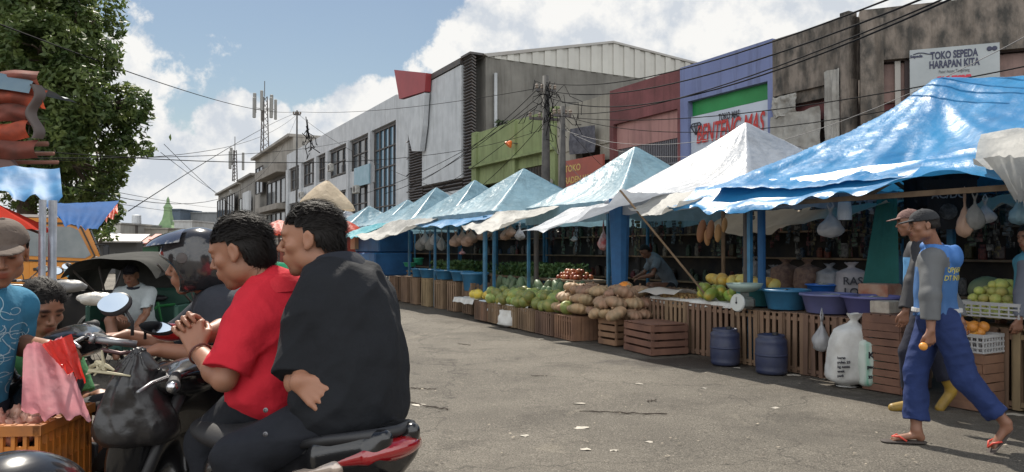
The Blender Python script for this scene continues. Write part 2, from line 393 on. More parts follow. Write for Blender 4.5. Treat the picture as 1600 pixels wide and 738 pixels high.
def skin_cols(H, hairline=None, stubble=0.0):
    def fn(v):
        l = H.loc(v); c = np.ones((len(v), 3)); n = vnoise(v[:, 0], v[:, 1], v[:, 2], 35)[:, None]
        c *= 1 + .14 * n
        def blob(cx, cy, cz, rx, ry, rz): return np.clip(2.4 - 2.0 * np.sqrt(((l[:, 0] - cx) / rx) ** 2 + ((l[:, 1] - cy) / ry) ** 2 + ((l[:, 2] - cz) / rz) ** 2), 0, 1)[:, None]
        lips = np.maximum(blob(0, .095, -.049, .024, .02, .008), blob(0, .093, -.062, .022, .02, .009)); c = c * (1 - lips) + V(.75, .45, .45) * lips
        for x in (-1, 1):
            b = blob(x * .031, .090, .031, .024, .03, .0085); c = c * (1 - b) + V(.12, .10, .10) * b
            e = blob(x * .031, .088, .009, .015, .012, .0055); c = c * (1 - e) + V(.13, .11, .11) * e
        if stubble:
            b = np.maximum(blob(0, .095, -.038, .028, .02, .009), .55 * blob(0, .075, -.1, .04, .03, .025)) * stubble; c = c * (1 - b) + V(.18, .15, .14) * b
        return np.clip(c, 0, 2)
    return fn
def make_hand(vol, w, d, n, s, curl=(.5, .6, .4), thumb=.5, sc=1.0, spread=.0):
    # w wrist, d along the palm, n palm normal (fingers curl towards it), s thumb side
    w = V(w); d = nrm(d); n = V(n); n = nrm(n - d * (n @ d)); s_ = np.cross(d, n); s = s_ if s_ @ V(s) > 0 else -s_
    for i in range(4):
        base = w + s * (.016 - .011 * i) * sc; kn = w + (d * (.088 - (.0, .002, .004, .012)[i]) + s * (.035 - .0225 * i)) * sc
        vol.cone(base, kn, .0135 * sc, .0105 * sc, .012)
        L = (.070, .078, .073, .057)[i] * sc; dd = nrm(d + s * spread * (1.5 - i)); p = kn; ang = 0
        cc = curl if isinstance(curl[0], (int, float)) else curl[i]
        for q, (fr, r0, r1) in enumerate(((.45, .0092, .0086), (.31, .0086, .0080), (.24, .0080, .0068))):
            ang += cc[q]; di = nrm(dd * math.cos(ang) + n * math.sin(ang)); e = p + di * L * fr
            vol.cone(p, e, r0 * sc, r1 * sc, .0025); p = e
    t0 = w + (s * .020 + d * .018) * sc; t1 = w + (s * .048 + d * .050 + n * .012 * thumb) * sc
    t2 = t1 + nrm(d * .9 + s * (.35 - .5 * thumb) + n * thumb) * .032 * sc; t3 = t2 + nrm(d * 1.0 - s * .3 * thumb + n * thumb * .8) * .026 * sc
    vol.cone(t0, t1, .015 * sc, .0125 * sc, .012); vol.cone(t1, t2, .0115 * sc, .0098 * sc, .003); vol.cone(t2, t3, .0098 * sc, .0078 * sc, .002)
def hair_mesh(H, mt, parent, org, h=.004, top=.020, side=.010, back=.012, n=2600, low=-.045, fringe=.062, length=.035, seed=1, messy=.35, front_z=.055):
    s = H.s; vol = Vol(H.c - .17 * s, H.c + .17 * s, h)
    vol.ell(H.p(0, -.014, .030), V(.074 + side, .094 + back, .088 + top) * s, H.A, .002)
    vol.ell(H.p(0, -.05, -.02), V(.062 + side * .6, .055 + back, .060) * s, H.A, .02)
    def clip(X, Y, Z):
        l = H.loc(np.stack([X, Y, Z], 1)); x, y, z = l[:, 0], l[:, 1], l[:, 2]
        face = np.minimum(y - (.018 + .30 * np.maximum(z, 0)), front_z - z + .22 * np.maximum(0, .06 - np.abs(x)) - .0)   # >0 inside the face opening
        side_ = np.maximum(np.minimum(y + .030, .014 - z), np.minimum(y - .004, .042 - z))                                            # ear and cheek
        lowc = low - z
        r = np.maximum(np.maximum(face, side_), lowc)
        nz = vnoise(x * 3, y, z * .6, 90) * .010 + vnoise(x, y * .4, z, 40) * .016 * messy * 2
        return r, nz
    X = vol.ax[0][:, None, None] + 0 * vol.ax[1][None, :, None] + 0 * vol.ax[2][None, None, :]
    m = np.abs(vol.f) < .1; i, j, k = np.nonzero(m); r, nz = clip(vol.ax[0][i], vol.ax[1][j], vol.ax[2][k])
    vol.f[i, j, k] = np.maximum(vol.f[i, j, k] + nz, r * s)
    v, q = vol.mesh()
    # strands
    rg = np.random.RandomState(seed); vv = []; qq = []
    base = len(v); lv = H.loc(v); ok = np.nonzero(~((np.abs(lv[:, 0]) > .055) & (lv[:, 2] < .03) & (lv[:, 1] > -.045)))[0]; sel = ok[rg.randint(0, len(ok), n)] if n else []
    for t in sel:
        p = H.loc(v[t]); out = nrm((p[0] / .08, p[1] / .1, p[2] / .09))
        comb = V(.0, -.9, .15) if p[2] > .02 else V(0, -.5, -.85)
        if p[2] > .05 and p[1] > .02: comb = V(.25 * (1 if p[0] > 0 else -1), -.3, .55)
        comb = comb + rg.randn(3) * messy; tang = nrm(comb - out * (comb @ out)); L = length * (.5 + rg.rand())
        wd = nrm(np.cross(tang, out)) * (.0011 + .0006 * rg.rand()); pts = []
        for a in range(4):
            u = a / 3; c = p + tang * L * u + out * (.004 + .018 * messy * u * (1 - .7 * u) + .004 * rg.randn() * u); ww = wd * (1 - .85 * u); pts += [c - ww, c + ww]
        b = base + len(vv)
        vv += [H.p(*x) for x in pts]; qq += [(b + 2 * a, b + 2 * a + 1, b + 2 * a + 3, b + 2 * a + 2) for a in range(3)]
    v, q = (np.concatenate([v, np.array(vv)]), np.concatenate([q, np.array(qq)])) if n else (v, q)
    me = fast_mesh('hair', v - V(org), q); return link_mesh('hair', me, mt, parent, smooth=True)

def cap_mesh(H, mt, parent, org, h=.005, brim=1.0, tilt=0.0, name='cap'):
    s = H.s; vol = Vol(H.c - .24 * s, H.c + .24 * s, h)
    vol.ell(H.p(0, -.012, .036), V(.088, .108, .092) * s, H.A, .003); vol.cut(H.p(0, 0, .046 - tilt), -H.A[2] + H.A[1] * .0, .004)
    vol.ell(H.p(0, -.012, .034), V(.081, .101, .085) * s, H.A, .002, 'sub')
    w = Vol(H.c - .24 * s, H.c + .24 * s, h)                     # brim: flattened ellipsoid, only in front
    w.ell(H.p(0, .105, .048), V(.072, .082 * brim, .0075) * s, head_axes(H.A[1] - H.A[2] * .12, H.A[2]), .002); w.cut(H.p(0, .075, 0), -H.A[1])
    vol.f = np.minimum(vol.f, w.f); vol.ell(H.p(0, -.012, .130), V(.009, .009, .004) * s, H.A, .002)
    return vol_obj(vol, name, mt, parent, org)

def torso_axes(J):
    up = nrm(V(J['neck']) - V(J['pelvis'])); sd = nrm(V(J['shL']) - V(J['shR'])); sd = nrm(sd - up * (sd @ up)); fr = np.cross(sd, up); return sd, fr, up
def torso(vol, J, inf=0.0, fat=1.0, k=.04, w=1.0):
    sd, fr, up = torso_axes(J); A = np.stack([sd, fr, up]); p = V(J['pelvis']); n = V(J['neck']); L = np.linalg.norm(n - p)
    b = J.get('bend', 0.0)                              # push the middle of the back outwards (slouch)
    hw = J.get('hw', np.linalg.norm(V(J['shL']) - V(J['shR'])) / 2)
    vol.ell(p + up * L * .68 - fr * b * .7, ((hw - .02) * w + inf, .105 * fat + inf, L * .40 + inf), A, k)
    vol.ell(p + up * L * .36 - fr * b + fr * .01, (.135 * w * fat + inf, .105 * fat + inf, L * .36 + inf), A, k)
    vol.ell(p + up * .01, (.155 * w + inf, .118 + inf, .13 + inf), A, k)
    for q in ('shL', 'shR'):
        vol.cone(n - up * .035, V(J[q]) - up * .005, .062 + inf * .7, .050 + inf, k)
        vol.cone(n + up * .02, V(J[q]) + up * .0, .040 + inf * .2, .030 + inf * .2, k)
def arm(vol, sh, el, wr, inf=0.0, k=.012, r=1.0):
    sh, el, wr = V(sh), V(el), V(wr)
    vol.cone(sh, el, .050 * r + inf, .036 * r + inf, k); m = el + (wr - el) * .3; vol.cone(el, m, .036 * r + inf, .041 * r + inf, k); vol.cone(m, wr, .040 * r + inf, .0255 * r + inf, k)
def leg(vol, hp, kn, an, inf=0.0, k=.02, r=1.0):
    hp, kn, an = V(hp), V(kn), V(an)
    vol.cone(hp, kn, .083 * r + inf, .055 * r + inf, k); m = kn + (an - kn) * .35; vol.cone(kn, m, .053 * r + inf, .054 * r + inf, k); vol.cone(m, an, .053 * r + inf, .034 * r + inf, k)
def foot(vol, an, toe, k=.012):
    an, toe = V(an), V(toe); d = nrm(toe - an); flat = (0, 0, 1)
    heel = an + V(0, 0, -.05) - V(d[0], d[1], 0) * .03
    vol.cone(heel, an, .030, .036, .02); vol.cone(an + V(0, 0, -.035), toe, .034, .026, .02, flat=((0, 0, 1), 1.3)); sd = nrm(np.cross(d, V(0, 0, 1)))
    for i in range(5): vol.cone(toe + sd * (.020 - .0105 * i), toe + sd * (.026 - .0125 * i) + d * (.030 - .004 * abs(i - 1)) - V(0, 0, .006), .0095, .0075, .003)
def bounds(J, m=.22):
    pts = np.array([V(v) for k, v in J.items() if not isinstance(v, (int, float))]); return pts.min(0) - m, pts.max(0) + m
def folds(amp=.006, sc=9.0, dirv=(0, 0, 1), seed=0.0, fine=.25):
    dv = nrm(dirv)
    def fn(X, Y, Z):
        t = X * dv[0] + Y * dv[1] + Z * dv[2]
        a = vnoise(X - dv[0] * t * .7 + seed, Y - dv[1] * t * .7, Z - dv[2] * t * .7, sc)
        b = vnoise(X + seed * 2, Y, Z + .3 * X, sc * 2.4)
        return amp * (1.6 * (np.abs(a) * 2 - .5) + fine * 2 * b)
    return fn

def person(J, name_label, cat='person', h=.005, H=None, skin=None, head_kw={}, hair=None, cap=None, stubble=0, hands=(), top=None, pants=None, feet=None, org=None,
           armr=1.0, legs=True, fat=1.0, legr=1.0, cut_body=None, group=None):
    org = V(J['pelvis'][0], J['pelvis'][1], 0) if org is None else V(org)
    root = empty('person', org); tag(root, name_label, cat, group)
    Jh = dict(J); Jh['headc'] = H.c; lo, hi = bounds(Jh); lo[2] = max(lo[2], -.02)
    vol = Vol(lo, hi, h)
    torso(vol, J, 0, fat)
    vol.cone(J['neck'], H.p(0, -.022, -.045), .058, .053 * H.s, .02); sculpt_head(vol, H, **head_kw)
    for q in 'LR': arm(vol, J['sh' + q], J['el' + q], J['wr' + q], r=armr)
    for hd in hands: make_hand(vol, **hd)
    if legs:
        for q in 'LR': leg(vol, J['hip' + q], J['knee' + q], J['ank' + q], r=legr)
        if feet:
            for q in 'LR': foot(vol, J['ank' + q], J['toe' + q])
    vol_obj(vol, 'body', skin, root, org, skin_cols(H, stubble=stubble))
    if hair: hair_mesh(H, org=org, parent=root, **hair)
    if cap: cap_mesh(H, org=org, parent=root, **cap)
    if top:
        v = Vol(lo, hi, top.get('h', h)); inf = top.get('inf', .014)
        torso(v, J, inf, fat, w=top.get('w', 1.0))
        sl = top.get('sleeve', .75)                 # share of the upper arm, >1 runs down the forearm
        for q in 'LR':
            sh, el, wr = V(J['sh' + q]), V(J['el' + q]), V(J['wr' + q])
            if sl <= 1.0:
                e = sh + (el - sh) * sl; r1 = .050 + (.036 - .050) * sl + top.get('loose', .022); v.cone(sh, e, .056 + inf, r1, .02, capb=True)
                v.cone(e - nrm(el - sh) * .012, e + nrm(el - sh) * .002, r1 - .005, r1 - .004, .001, 'sub', capb=True)
            else:
                f = sl - 1; e = el + (wr - el) * f; lo_ = top.get('loose', .016)
                v.cone(sh, el, .056 + inf, .040 + lo_, .03); v.cone(el, e, .042 + lo_, .028 + lo_ * .9, .02, capb=True)
                v.cone(e - nrm(wr - el) * .012, e + nrm(wr - el) * .002, .024 + lo_ * .6, .024 + lo_ * .6, .001, 'sub', capb=True)
        up = nrm(V(J['neck']) - V(J['pelvis']))
        if top.get('collar'):                        # stand/polo collar
            nk = V(J['neck']); sd, fr, _ = torso_axes(J); v.cone(nk - up * .02, nk + up * .035 - fr * .006, .080, .068, .010, capb=True)
        v.cone(V(J['neck']) + up * .0, H.p(0, -.02, -.03), .061, .063, .004, 'sub')
        if top.get('hood'):
            nk = V(J['neck']); sd, fr, _ = torso_axes(J)
            for a in np.linspace(0, 2 * math.pi, 15)[:-1]:
                b = a; p0 = nk + sd * .088 * math.cos(a) + fr * (.082 * math.sin(a) - .015) + up * (.030 + .018 * math.sin(a)); a2 = a + 2 * math.pi / 14
                p1 = nk + sd * .088 * math.cos(a2) + fr * (.082 * math.sin(a2) - .015) + up * (.030 + .018 * math.sin(a2)); v.cone(p0, p1, .026, .026, .012)
            v.ell(nk - fr * .115 - up * .035, (.105, .050, .085), np.stack([sd, fr, up]), .025); v.ell(nk - fr * .075 + up * .03, (.075, .04, .05), np.stack([sd, fr, up]), .01, 'sub')
        hem = top.get('hem', .02); v.cut(V(J['pelvis']) + up * hem, -up, .006)
        for fo in top.get('folds', [dict()]): v.disp(folds(**fo))
        o = vol_obj(v, top.get('name', 'shirt'), top['mat'], root, org, top.get('colfn'))
        J['_shirt'] = o
    if pants:
        v = Vol(lo, hi, pants.get('h', h)); inf = pants.get('inf', .018); sd, fr, up = torso_axes(J)
        v.ell(V(J['pelvis']) + up * .01, (.158 + inf * .6, .120 + inf * .6, .14), np.stack([sd, fr, up]), .03)
        ln = pants.get('length', 1.9)                # 0..1 thigh, 1..2 calf
        for q in 'LR':
            hp, kn, an = V(J['hip' + q]), V(J['knee' + q]), V(J['ank' + q]); tr = pants.get('thigh', .086)
            if ln <= 1:
                e = hp + (kn - hp) * ln; v.cone(hp, e, .086 + inf, .075 + inf, .03, capb=True); v.cone(e - nrm(kn - hp) * .02, e + nrm(kn - hp) * .002, .068 + inf, .068 + inf, .001, 'sub', capb=True)
            else:
                e = kn + (an - kn) * (ln - 1); v.cone(hp, kn, tr + inf, .060 + inf, .03); v.cone(kn, e, .060 + inf, pants.get('cuff', .052) + inf, .02, capb=True)
                if pants.get('roll'): v.cone(e - nrm(an - kn) * .035, e, pants['cuff'] + inf + .006, pants['cuff'] + inf + .008, .004, capb=True)
                v.cone(e - nrm(an - kn) * .015, e + nrm(an - kn) * .002, pants.get('cuff', .052) + inf * .5, pants.get('cuff', .052) + inf * .5, .001, 'sub', capb=True)
        v.cut(V(J['pelvis']) + up * pants.get('waist', .11), up, .006)
        for fo in pants.get('folds', [dict(amp=.007)]): v.disp(folds(**fo))
        vol_obj(v, pants.get('name', 'trousers'), pants['mat'], root, org)
    return root
# ================================================================ SETTING
def ground_mat():
    m = bpy.data.materials.new('asphalt'); m.use_nodes = True; nt = m.node_tree; N = nt.nodes; L = nt.links; b = N['Principled BSDF']
    tc = N.new('ShaderNodeTexCoord'); v = tc.outputs['Object']
    def noise(s, d=5, r=.6, dist=0):
        n = N.new('ShaderNodeTexNoise'); n.inputs['Scale'].default_value = s; n.inputs['Detail'].default_value = d; n.inputs['Roughness'].default_value = r; n.inputs['Distortion'].default_value = dist; L.new(v, n.inputs['Vector']); return n.outputs['Fac']
    def rng(x, a, c, lo=0, hi=1):
        r = N.new('ShaderNodeMapRange'); r.inputs['From Min'].default_value = a; r.inputs['From Max'].default_value = c; r.inputs['To Min'].default_value = lo; r.inputs['To Max'].default_value = hi; L.new(x, r.inputs['Value']); return r.outputs[0]
    def mix(f, a, c, bt='MIX'):
        x = N.new('ShaderNodeMix'); x.data_type = 'RGBA'; x.blend_type = bt
        for k, q in (('Factor', f), ('A', a), ('B', c)):
            if isinstance(q, (int, float)): x.inputs[k].default_value = q
            elif isinstance(q, tuple): x.inputs[k].default_value = (*q, 1)
            else: L.new(q, x.inputs[k])
        return x.outputs['Result']
    base = mix(rng(noise(.35, 6, .65), .38, .62), (.135, .122, .103), (.215, .195, .163))       # dust on old asphalt
    base = mix(rng(noise(1.3, 5, .7, .6), .52, .70), base, (.10, .090, .077))                        # worn dark patches
    base = mix(rng(noise(.8, 6, .7, 1.5), .60, .72, 0, .8), base, (.30, .268, .215))                       # pale dust drifts
    vo = N.new('ShaderNodeTexVoronoi'); vo.inputs['Scale'].default_value = 60; L.new(v, vo.inputs['Vector'])
    base = mix(rng(vo.outputs['Distance'], .05, .6, .62, 1.15), (0, 0, 0), base, 'MIX')
    base = mix(rng(noise(95, 3, .7), .48, .62, .0, .85), base, (.045, .040, .034)); base = mix(rng(noise(60, 3, .7), .56, .70, .0, .6), base, (.40, .36, .30)); base = mix(rng(noise(26, 4, .8), .55, .75, .0, .55), base, (.085, .075, .062))
    vs = N.new('ShaderNodeTexVoronoi'); vs.inputs['Scale'].default_value = 22; L.new(v, vs.inputs['Vector'])
    base = mix(rng(vs.outputs['Distance'], .03, .10, .75, 0), base, (.42, .39, .33))             # pale stones
    # cracks
    vc = N.new('ShaderNodeTexVoronoi'); vc.feature = 'DISTANCE_TO_EDGE'; vc.inputs['Scale'].default_value = .33
    nn = N.new('ShaderNodeTexNoise'); nn.inputs['Scale'].default_value = 2.5; nn.inputs['Detail'].default_value = 5; L.new(v, nn.inputs['Vector'])
    va = N.new('ShaderNodeVectorMath'); va.operation = 'MULTIPLY_ADD'; L.new(nn.outputs['Color'], va.inputs[0]); va.inputs[1].default_value = (.9, .9, 0); L.new(v, va.inputs[2]); L.new(va.outputs[0], vc.inputs['Vector'])
    base = mix(rng(vc.outputs['Distance'], .001, .006, .55, 0), base, (.05, .045, .04))
    # dirt trodden along the foot of the stalls and a wet patch by the low crates
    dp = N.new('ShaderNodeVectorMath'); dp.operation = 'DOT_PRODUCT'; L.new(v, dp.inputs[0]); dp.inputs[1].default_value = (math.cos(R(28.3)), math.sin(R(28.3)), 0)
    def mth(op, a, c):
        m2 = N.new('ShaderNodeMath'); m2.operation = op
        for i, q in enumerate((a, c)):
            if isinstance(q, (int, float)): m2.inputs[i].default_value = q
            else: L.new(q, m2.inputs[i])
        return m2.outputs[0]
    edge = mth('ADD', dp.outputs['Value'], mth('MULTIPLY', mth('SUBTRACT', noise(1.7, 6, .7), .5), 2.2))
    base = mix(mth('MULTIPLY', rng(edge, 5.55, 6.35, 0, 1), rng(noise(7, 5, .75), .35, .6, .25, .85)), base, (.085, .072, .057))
    wd = N.new('ShaderNodeVectorMath'); wd.operation = 'DISTANCE'; wv = N.new('ShaderNodeVectorMath'); wv.operation = 'MULTIPLY'; L.new(v, wv.inputs[0]); wv.inputs[1].default_value = (.42, 1.0, 0); L.new(wv.outputs[0], wd.inputs[0]); wd.inputs[1].default_value = (.42 * 2.28, 9.15, 0)
    wet = rng(mth('ADD', wd.outputs['Value'], mth('MULTIPLY', mth('SUBTRACT', noise(2.3, 6, .75), .5), 1.1)), .36, .50, .8, 0)
    base = mix(wet, base, (.045, .038, .032))
    L.new(rng(wet, 0, .8, .88, .45), b.inputs['Roughness'])
    base = mix(rng(noise(.55, 5, .7, .8), .54, .66, 0, .45), base, (.085, .077, .066))
    L.new(base, b.inputs['Base Color']); b.inputs['Specular IOR Level'].default_value = .25
    bp = N.new('ShaderNodeBump'); bp.inputs['Strength'].default_value = .9; bp.inputs['Distance'].default_value = .02
    h = N.new('ShaderNodeMath'); h.operation = 'ADD'; L.new(noise(70, 3, .8), h.inputs[0]); L.new(noise(9, 6, .75), h.inputs[1]); L.new(h.outputs[0], bp.inputs['Height']); L.new(bp.outputs[0], b.inputs['Normal'])
    return m
def ground_h(x, y):
    return 0.0
g = MB(); gx = [-1500, -300, -60, -20] + [-12 + i * .5 for i in range(1, 60)] + [20, 60, 300, 1500]; gy = [-1500, -200, -20, 0] + [i * .5 for i in range(1, 60)] + [40, 80, 300, 2500]
hv = [[(0.0 if (abs(x) > 19 or y > 31 or y < .1) else .05 * fn1(x, y, 0, .45) + .012 * fn1(x, y, 5, 2.2) - .012) for x in gx] for y in gy]
vs_ = [(x, y, hv[j][i]) for j, y in enumerate(gy) for i, x in enumerate(gx)]; nx_ = len(gx)
g.add(vs_, [(j * nx_ + i, j * nx_ + i + 1, (j + 1) * nx_ + i + 1, (j + 1) * nx_ + i) for j in range(len(gy) - 1) for i in range(nx_ - 1)])
tag(g.build('ground', ground_mat(), smooth=True), kind='structure')
HV = hv
def gh(x, y):                                        # height of the ground sheet at a point
    import bisect
    i = max(0, min(len(gx) - 2, bisect.bisect(gx, x) - 1)); j = max(0, min(len(gy) - 2, bisect.bisect(gy, y) - 1)); u = (x - gx[i]) / (gx[i + 1] - gx[i]); v = (y - gy[j]) / (gy[j + 1] - gy[j])
    return (HV[j][i] * (1 - u) + HV[j][i + 1] * u) * (1 - v) + (HV[j + 1][i] * (1 - u) + HV[j + 1][i + 1] * u) * v

# ---- building helpers: local x = across (facade at x=0 looks to -x), local y = along the street
FX = 16.0
def fd(px, X=FX): return X / (CT * (px - 800) / 1150 + ST)
def fY(px, X=FX): d = fd(px, X); return d * (CT - ST * (px - 800) / 1150)
def fz(px, py, X=FX): return 1.4 + (390 - py) / 1150 * fd(px, X)
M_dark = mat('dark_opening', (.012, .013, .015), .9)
def concrete(name, c, c2, ns=.9, bump=.35): return mat(name, c, .9, c2, ns=ns, bump=bump, bs=14, det=8, thr=(.36, .66), streak=.6)
class Bld:
    def __init__(s, name, label, px0, px1, H, depth=12, m=None, cat='building', z0=0.0, X=FX, side=False):
        s.Y0, s.Y1 = fY(px1, X), fY(px0, X); s.X = X; s.H = H; s.L = s.Y1 - s.Y0
        s.root = empty(name, S(X, s.Y0), TH); tag(s.root, label, cat)
        b = MB(); b.box((depth / 2 + .25, s.L / 2, H / 2), (depth - .5, s.L - .02, H)); s.wall = b
        s.m = m
    def y(s, px): return fY(px, s.X) - s.Y0
    def z(s, px, py): return fz(px, py, s.X)
    def pan(s, mb, pa, pb, z0, z1, off=.15, th=.3):      # facade slab between photo columns pa..pb, proud by off
        ya, yb = s.y(pb), s.y(pa); mb.box((-off + th / 2, (ya + yb) / 2, (z0 + z1) / 2), (th, yb - ya, z1 - z0)); return mb
    def part(s, name, mb, m, label=None): o = mb.build(name, m, s.root); o['label'] = label if label else None; 
    def done(s): s.wall.build('wall', s.m, s.root)
def part(root, name, mb, m, label=None, **k):
    o = mb.build(name, m, root, **k)
    if label: o['label'] = label
    return o
M_pane = mat('window_glass', (.035, .045, .055), .12, spec=.8)
M_bluepane = mat('blue_curtain_glass', (.10, .22, .32), .06, spec=1.0, metal=.55)
M_steel = mat('painted_steel_dark', (.05, .05, .052), .55, (.09, .07, .06), ns=6)
M_white = mat('white_cladding', (.50, .52, .54), .55, (.40, .42, .44), ns=1.2, bump=.2, bs=3, det=6, streak=.4)

def window(bl, pa, pb, z0, z1, nmul=3, off=.06, fm=None, pm=None, nz=1):
    ya, yb = bl.y(pb), bl.y(pa); w = yb - ya
    f = MB(); t = .09
    for zz in (z0, z1): f.box((-off, (ya + yb) / 2, zz), (.14, w + t, t))
    for k in range(nmul + 1): f.box((-off + .003, ya + w * k / nmul, (z0 + z1) / 2), (.13, t, z1 - z0 - t - .002))
    for k in range(1, nz): f.box((-off + .006, (ya + yb) / 2, z0 + (z1 - z0) * k / nz), (.12, w - t, t * .8))
    fo = f.build('window', fm or M_steel, bl.root)
    g = MB(); g.box((-off + .05, (ya + yb) / 2, (z0 + z1) / 2), (.02, w, z1 - z0)); g.build('pane', pm or M_pane, fo)
    return fo
# --- glass and white office block far along the row
b = Bld('office_building', 'white three storey shop block with a blue glass corner bay beyond the market tents', 452, 645, 11.15, m=concrete('office_wall', (.36, .37, .38), (.26, .26, .26)))
w = MB(); b.pan(w, 452, 626, 9.7, 11.3, .3); b.pan(w, 452, 587, 6.1, 7.3, .25); b.pan(w, 626, 645, 0, 11.2, .34); b.pan(w, 452, 587, 2.6, 3.4, .22)
for p in (452, 473, 497, 515, 548, 583): b.pan(w, p, p + 3.2, 0, 9.7, .4)
part(b.root, 'cladding', w, M_white)
for (a, c) in ((457, 472), (477, 496), (501, 514), (519, 547), (553, 582)):
    window(b, a, c, 7.5, 9.5, 3, nz=2); window(b, a, c, 3.6, 6.0, 3, nz=2)
window(b, 588, 625, 3.0, 9.55, 5, pm=M_bluepane, nz=5)
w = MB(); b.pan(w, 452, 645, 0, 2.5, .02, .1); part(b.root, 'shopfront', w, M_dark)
w = MB(); b.pan(w, 563, 587, 6.0, 7.4, .5, .1); part(b.root, 'signboard', w, mat('pale_blue_sign', (.22, .36, .42), .6, (.3, .42, .5), ns=2), 'pale blue signboard')
b.done()
# --- tall clad building
b = Bld('clad_building', 'tall grey concrete hall with white cladding and dark louvres on its street side', 645, 745, 11.2, depth=34, m=concrete('dark_concrete', (.21, .20, .18), (.11, .105, .095), ns=.35))
w = MB(); b.pan(w, 668, 730, 5.1, 10.95, .35); b.pan(w, 668, 730, 0, 4.5, .32)
part(b.root, 'cladding', w, M_white)
for (a, c, z0, z1) in ((731, 745, 0, 11.25), (645, 667, 2.5, 10.3), (668, 730, 4.5, 5.1)):
    w = MB(); n = int((z1 - z0) / .16); ya, yb = b.y(c), b.y(a)
    for k in range(n): w.box((-.16, (ya + yb) / 2, z0 + (k + .5) * (z1 - z0) / n), (.28, yb - ya - .06, .07), rot=Matrix.Rotation(.5, 3, 'Y'))
    part(b.root, 'louvre', w, M_steel)
w = MB(); b.pan(w, 730.4, 745.5, 11.25, 11.36, .4, .8); b.pan(w, 645, 730, 11.0, 11.3, .42, .8); part(b.root, 'roof_edge', w, M_steel)
# gable roof of pale sheet metal behind the side wall (side wall is at local y = 0)
yy = .02; w = MB(); zt = 11.2
gx0, gxr, gx1 = .6, 8.4, 23.0
ridge = zt + 1.75
n = 60
for i in range(n):
    xa = gx0 + (gx1 - gx0) * i / n; xb = gx0 + (gx1 - gx0) * (i + 1) / n
    def ht(x): return zt + (ridge - zt) * ((x - gx0) / (gxr - gx0) if x < gxr else max(0, (gx1 + 9 - x) / (gx1 + 9 - gxr)))
    dy = .07 if i % 2 else 0
    w.prism([(xa, yy - dy, zt - .02), (xb, yy - dy, zt - .02), (xb, yy - dy, ht(xb)), (xa, yy - dy, ht(xa))], (0, .1 + dy, 0))
part(b.root, 'gable', w, mat('gable_sheet', (.50, .49, .45), .5, (.40, .39, .36), ns=.4))
w = MB(); LL = b.L
w.prism([(gx0, -.1, zt), (gxr, -.1, ridge), (gxr, -.1, ridge + .12), (gx0 - .3, -.1, zt + .12)], (0, LL, 0)); w.prism([(gxr + .002, -.1, ridge), (gx1 + 9, -.1, zt), (gx1 + 9, -.1, zt + .12), (gxr + .002, -.1, ridge + .12)], (0, LL, 0))
part(b.root, 'roof', w, mat('roof_sheet', (.36, .35, .33), .5, (.3, .28, .26), ns=.5))
w = MB(); w.tube([(1.0, -.12, 3), (1.0, -.12, 10.4)], .09); part(b.root, 'downpipe', w, M_white)
b.done()
# creeper on the concrete side wall
cr = MB()
for i in range(900):
    x = .9 + abs(random.gauss(0, .7)); z = 5.6 + random.random() ** 1.3 * 2.4; c = Vector((x, -.1 - random.random() * .25, z)); a = Matrix.Rotation(random.random() * 6, 3, Vector((random.random(), random.random(), random.random() + .1)).normalized())
    cr.add([c + a @ Vector(q) for q in ((-.09, 0, 0), (0, .05, 0), (.09, 0, 0), (0, -.05, 0))], [(0, 1, 2, 3)])
tag(cr.build('creeper_plant', mat('creeper', (.035, .06, .02), .7), loc=b.root.location, rz=TH), 'dark creeper growing in the corner of the tall concrete side wall', 'plant')
# angled fin sign
s0 = MB(); yA = lambda p: fY(p)
o = empty('fin_sign', S(FX, fY(640)), TH); tag(o, 'angular red and white fin sign jutting over the corner of the clad building', 'sign')
def fin(pts, th):
    q = [Vector((-.75 + k[2], fY(k[0], FX - .75) - fY(640), fz(k[0], k[1], FX - .75))) for k in pts]; m = MB(); m.prism(q, (th, 0, 0)); return m
part(o, 'red_panel', fin([(615, 108, 0), (665, 113, 0), (663, 142, 0), (623, 154, 0)], .35), mat('sign_red', (.30, .03, .035), .5, (.24, .025, .03), ns=.8))
part(o, 'white_panel', fin([(624, 157, 0.01), (663, 144, 0.01), (660, 196, 0.01), (655, 236, 0.01), (643, 236, 0.01)], .3), M_white)
w = MB()
for k in range(5):
    y0 = fY(648, FX) - fY(640); w.bar((-.72, y0 - .5, 4.8 + k), (0, y0 + (.4 if k % 2 else -1.2), 5.2 + k), .05)
part(o, 'strut', w, M_steel)
# --- green shop
GRN = concrete('green_wall', (.24, .29, .135), (.18, .22, .10), ns=.8)
b = Bld('green_shop', 'lime green two storey shop house left of the utility poles', 745, 877, 7.15, m=mat('green_back', (.05, .06, .03), .9))
w = MB(); b.pan(w, 745, 877, 5.55, 7.2, .2); b.pan(w, 745, 877, 5.0, 5.547, .1); b.pan(w, 745, 804, 4.58, 5.0, .12)
for p, q in ((745, 752), (802, 813), (867, 877)): b.pan(w, p, q, 0, 7.25, .3)
b.pan(w, 752, 802, 0, 2.4, .1)
part(b.root, 'facade', w, GRN)
w = MB(); b.pan(w, 745, 877, 5.46, 5.56, .45, .5); part(b.root, 'ledge', w, GRN)
w = MB(); ya, yb = b.y(802), b.y(752); n = 26
for k in range(n): w.box((-.05 - (.03 if k % 2 else 0), ya + (k + .5) * (yb - ya) / n, 3.2), (.06, (yb - ya) / n, 1.7))
part(b.root, 'shutter', w, mat('green_shutter', (.30, .36, .17), .6, (.22, .27, .12), ns=2))
w = MB(); ya, yb = b.y(867), b.y(813); n = 22
for k in range(n): w.box((-.02, ya + (k + .5) * (yb - ya) / n, 4.2), (.04, .04, 1.55))
part(b.root, 'grille', w, M_steel)
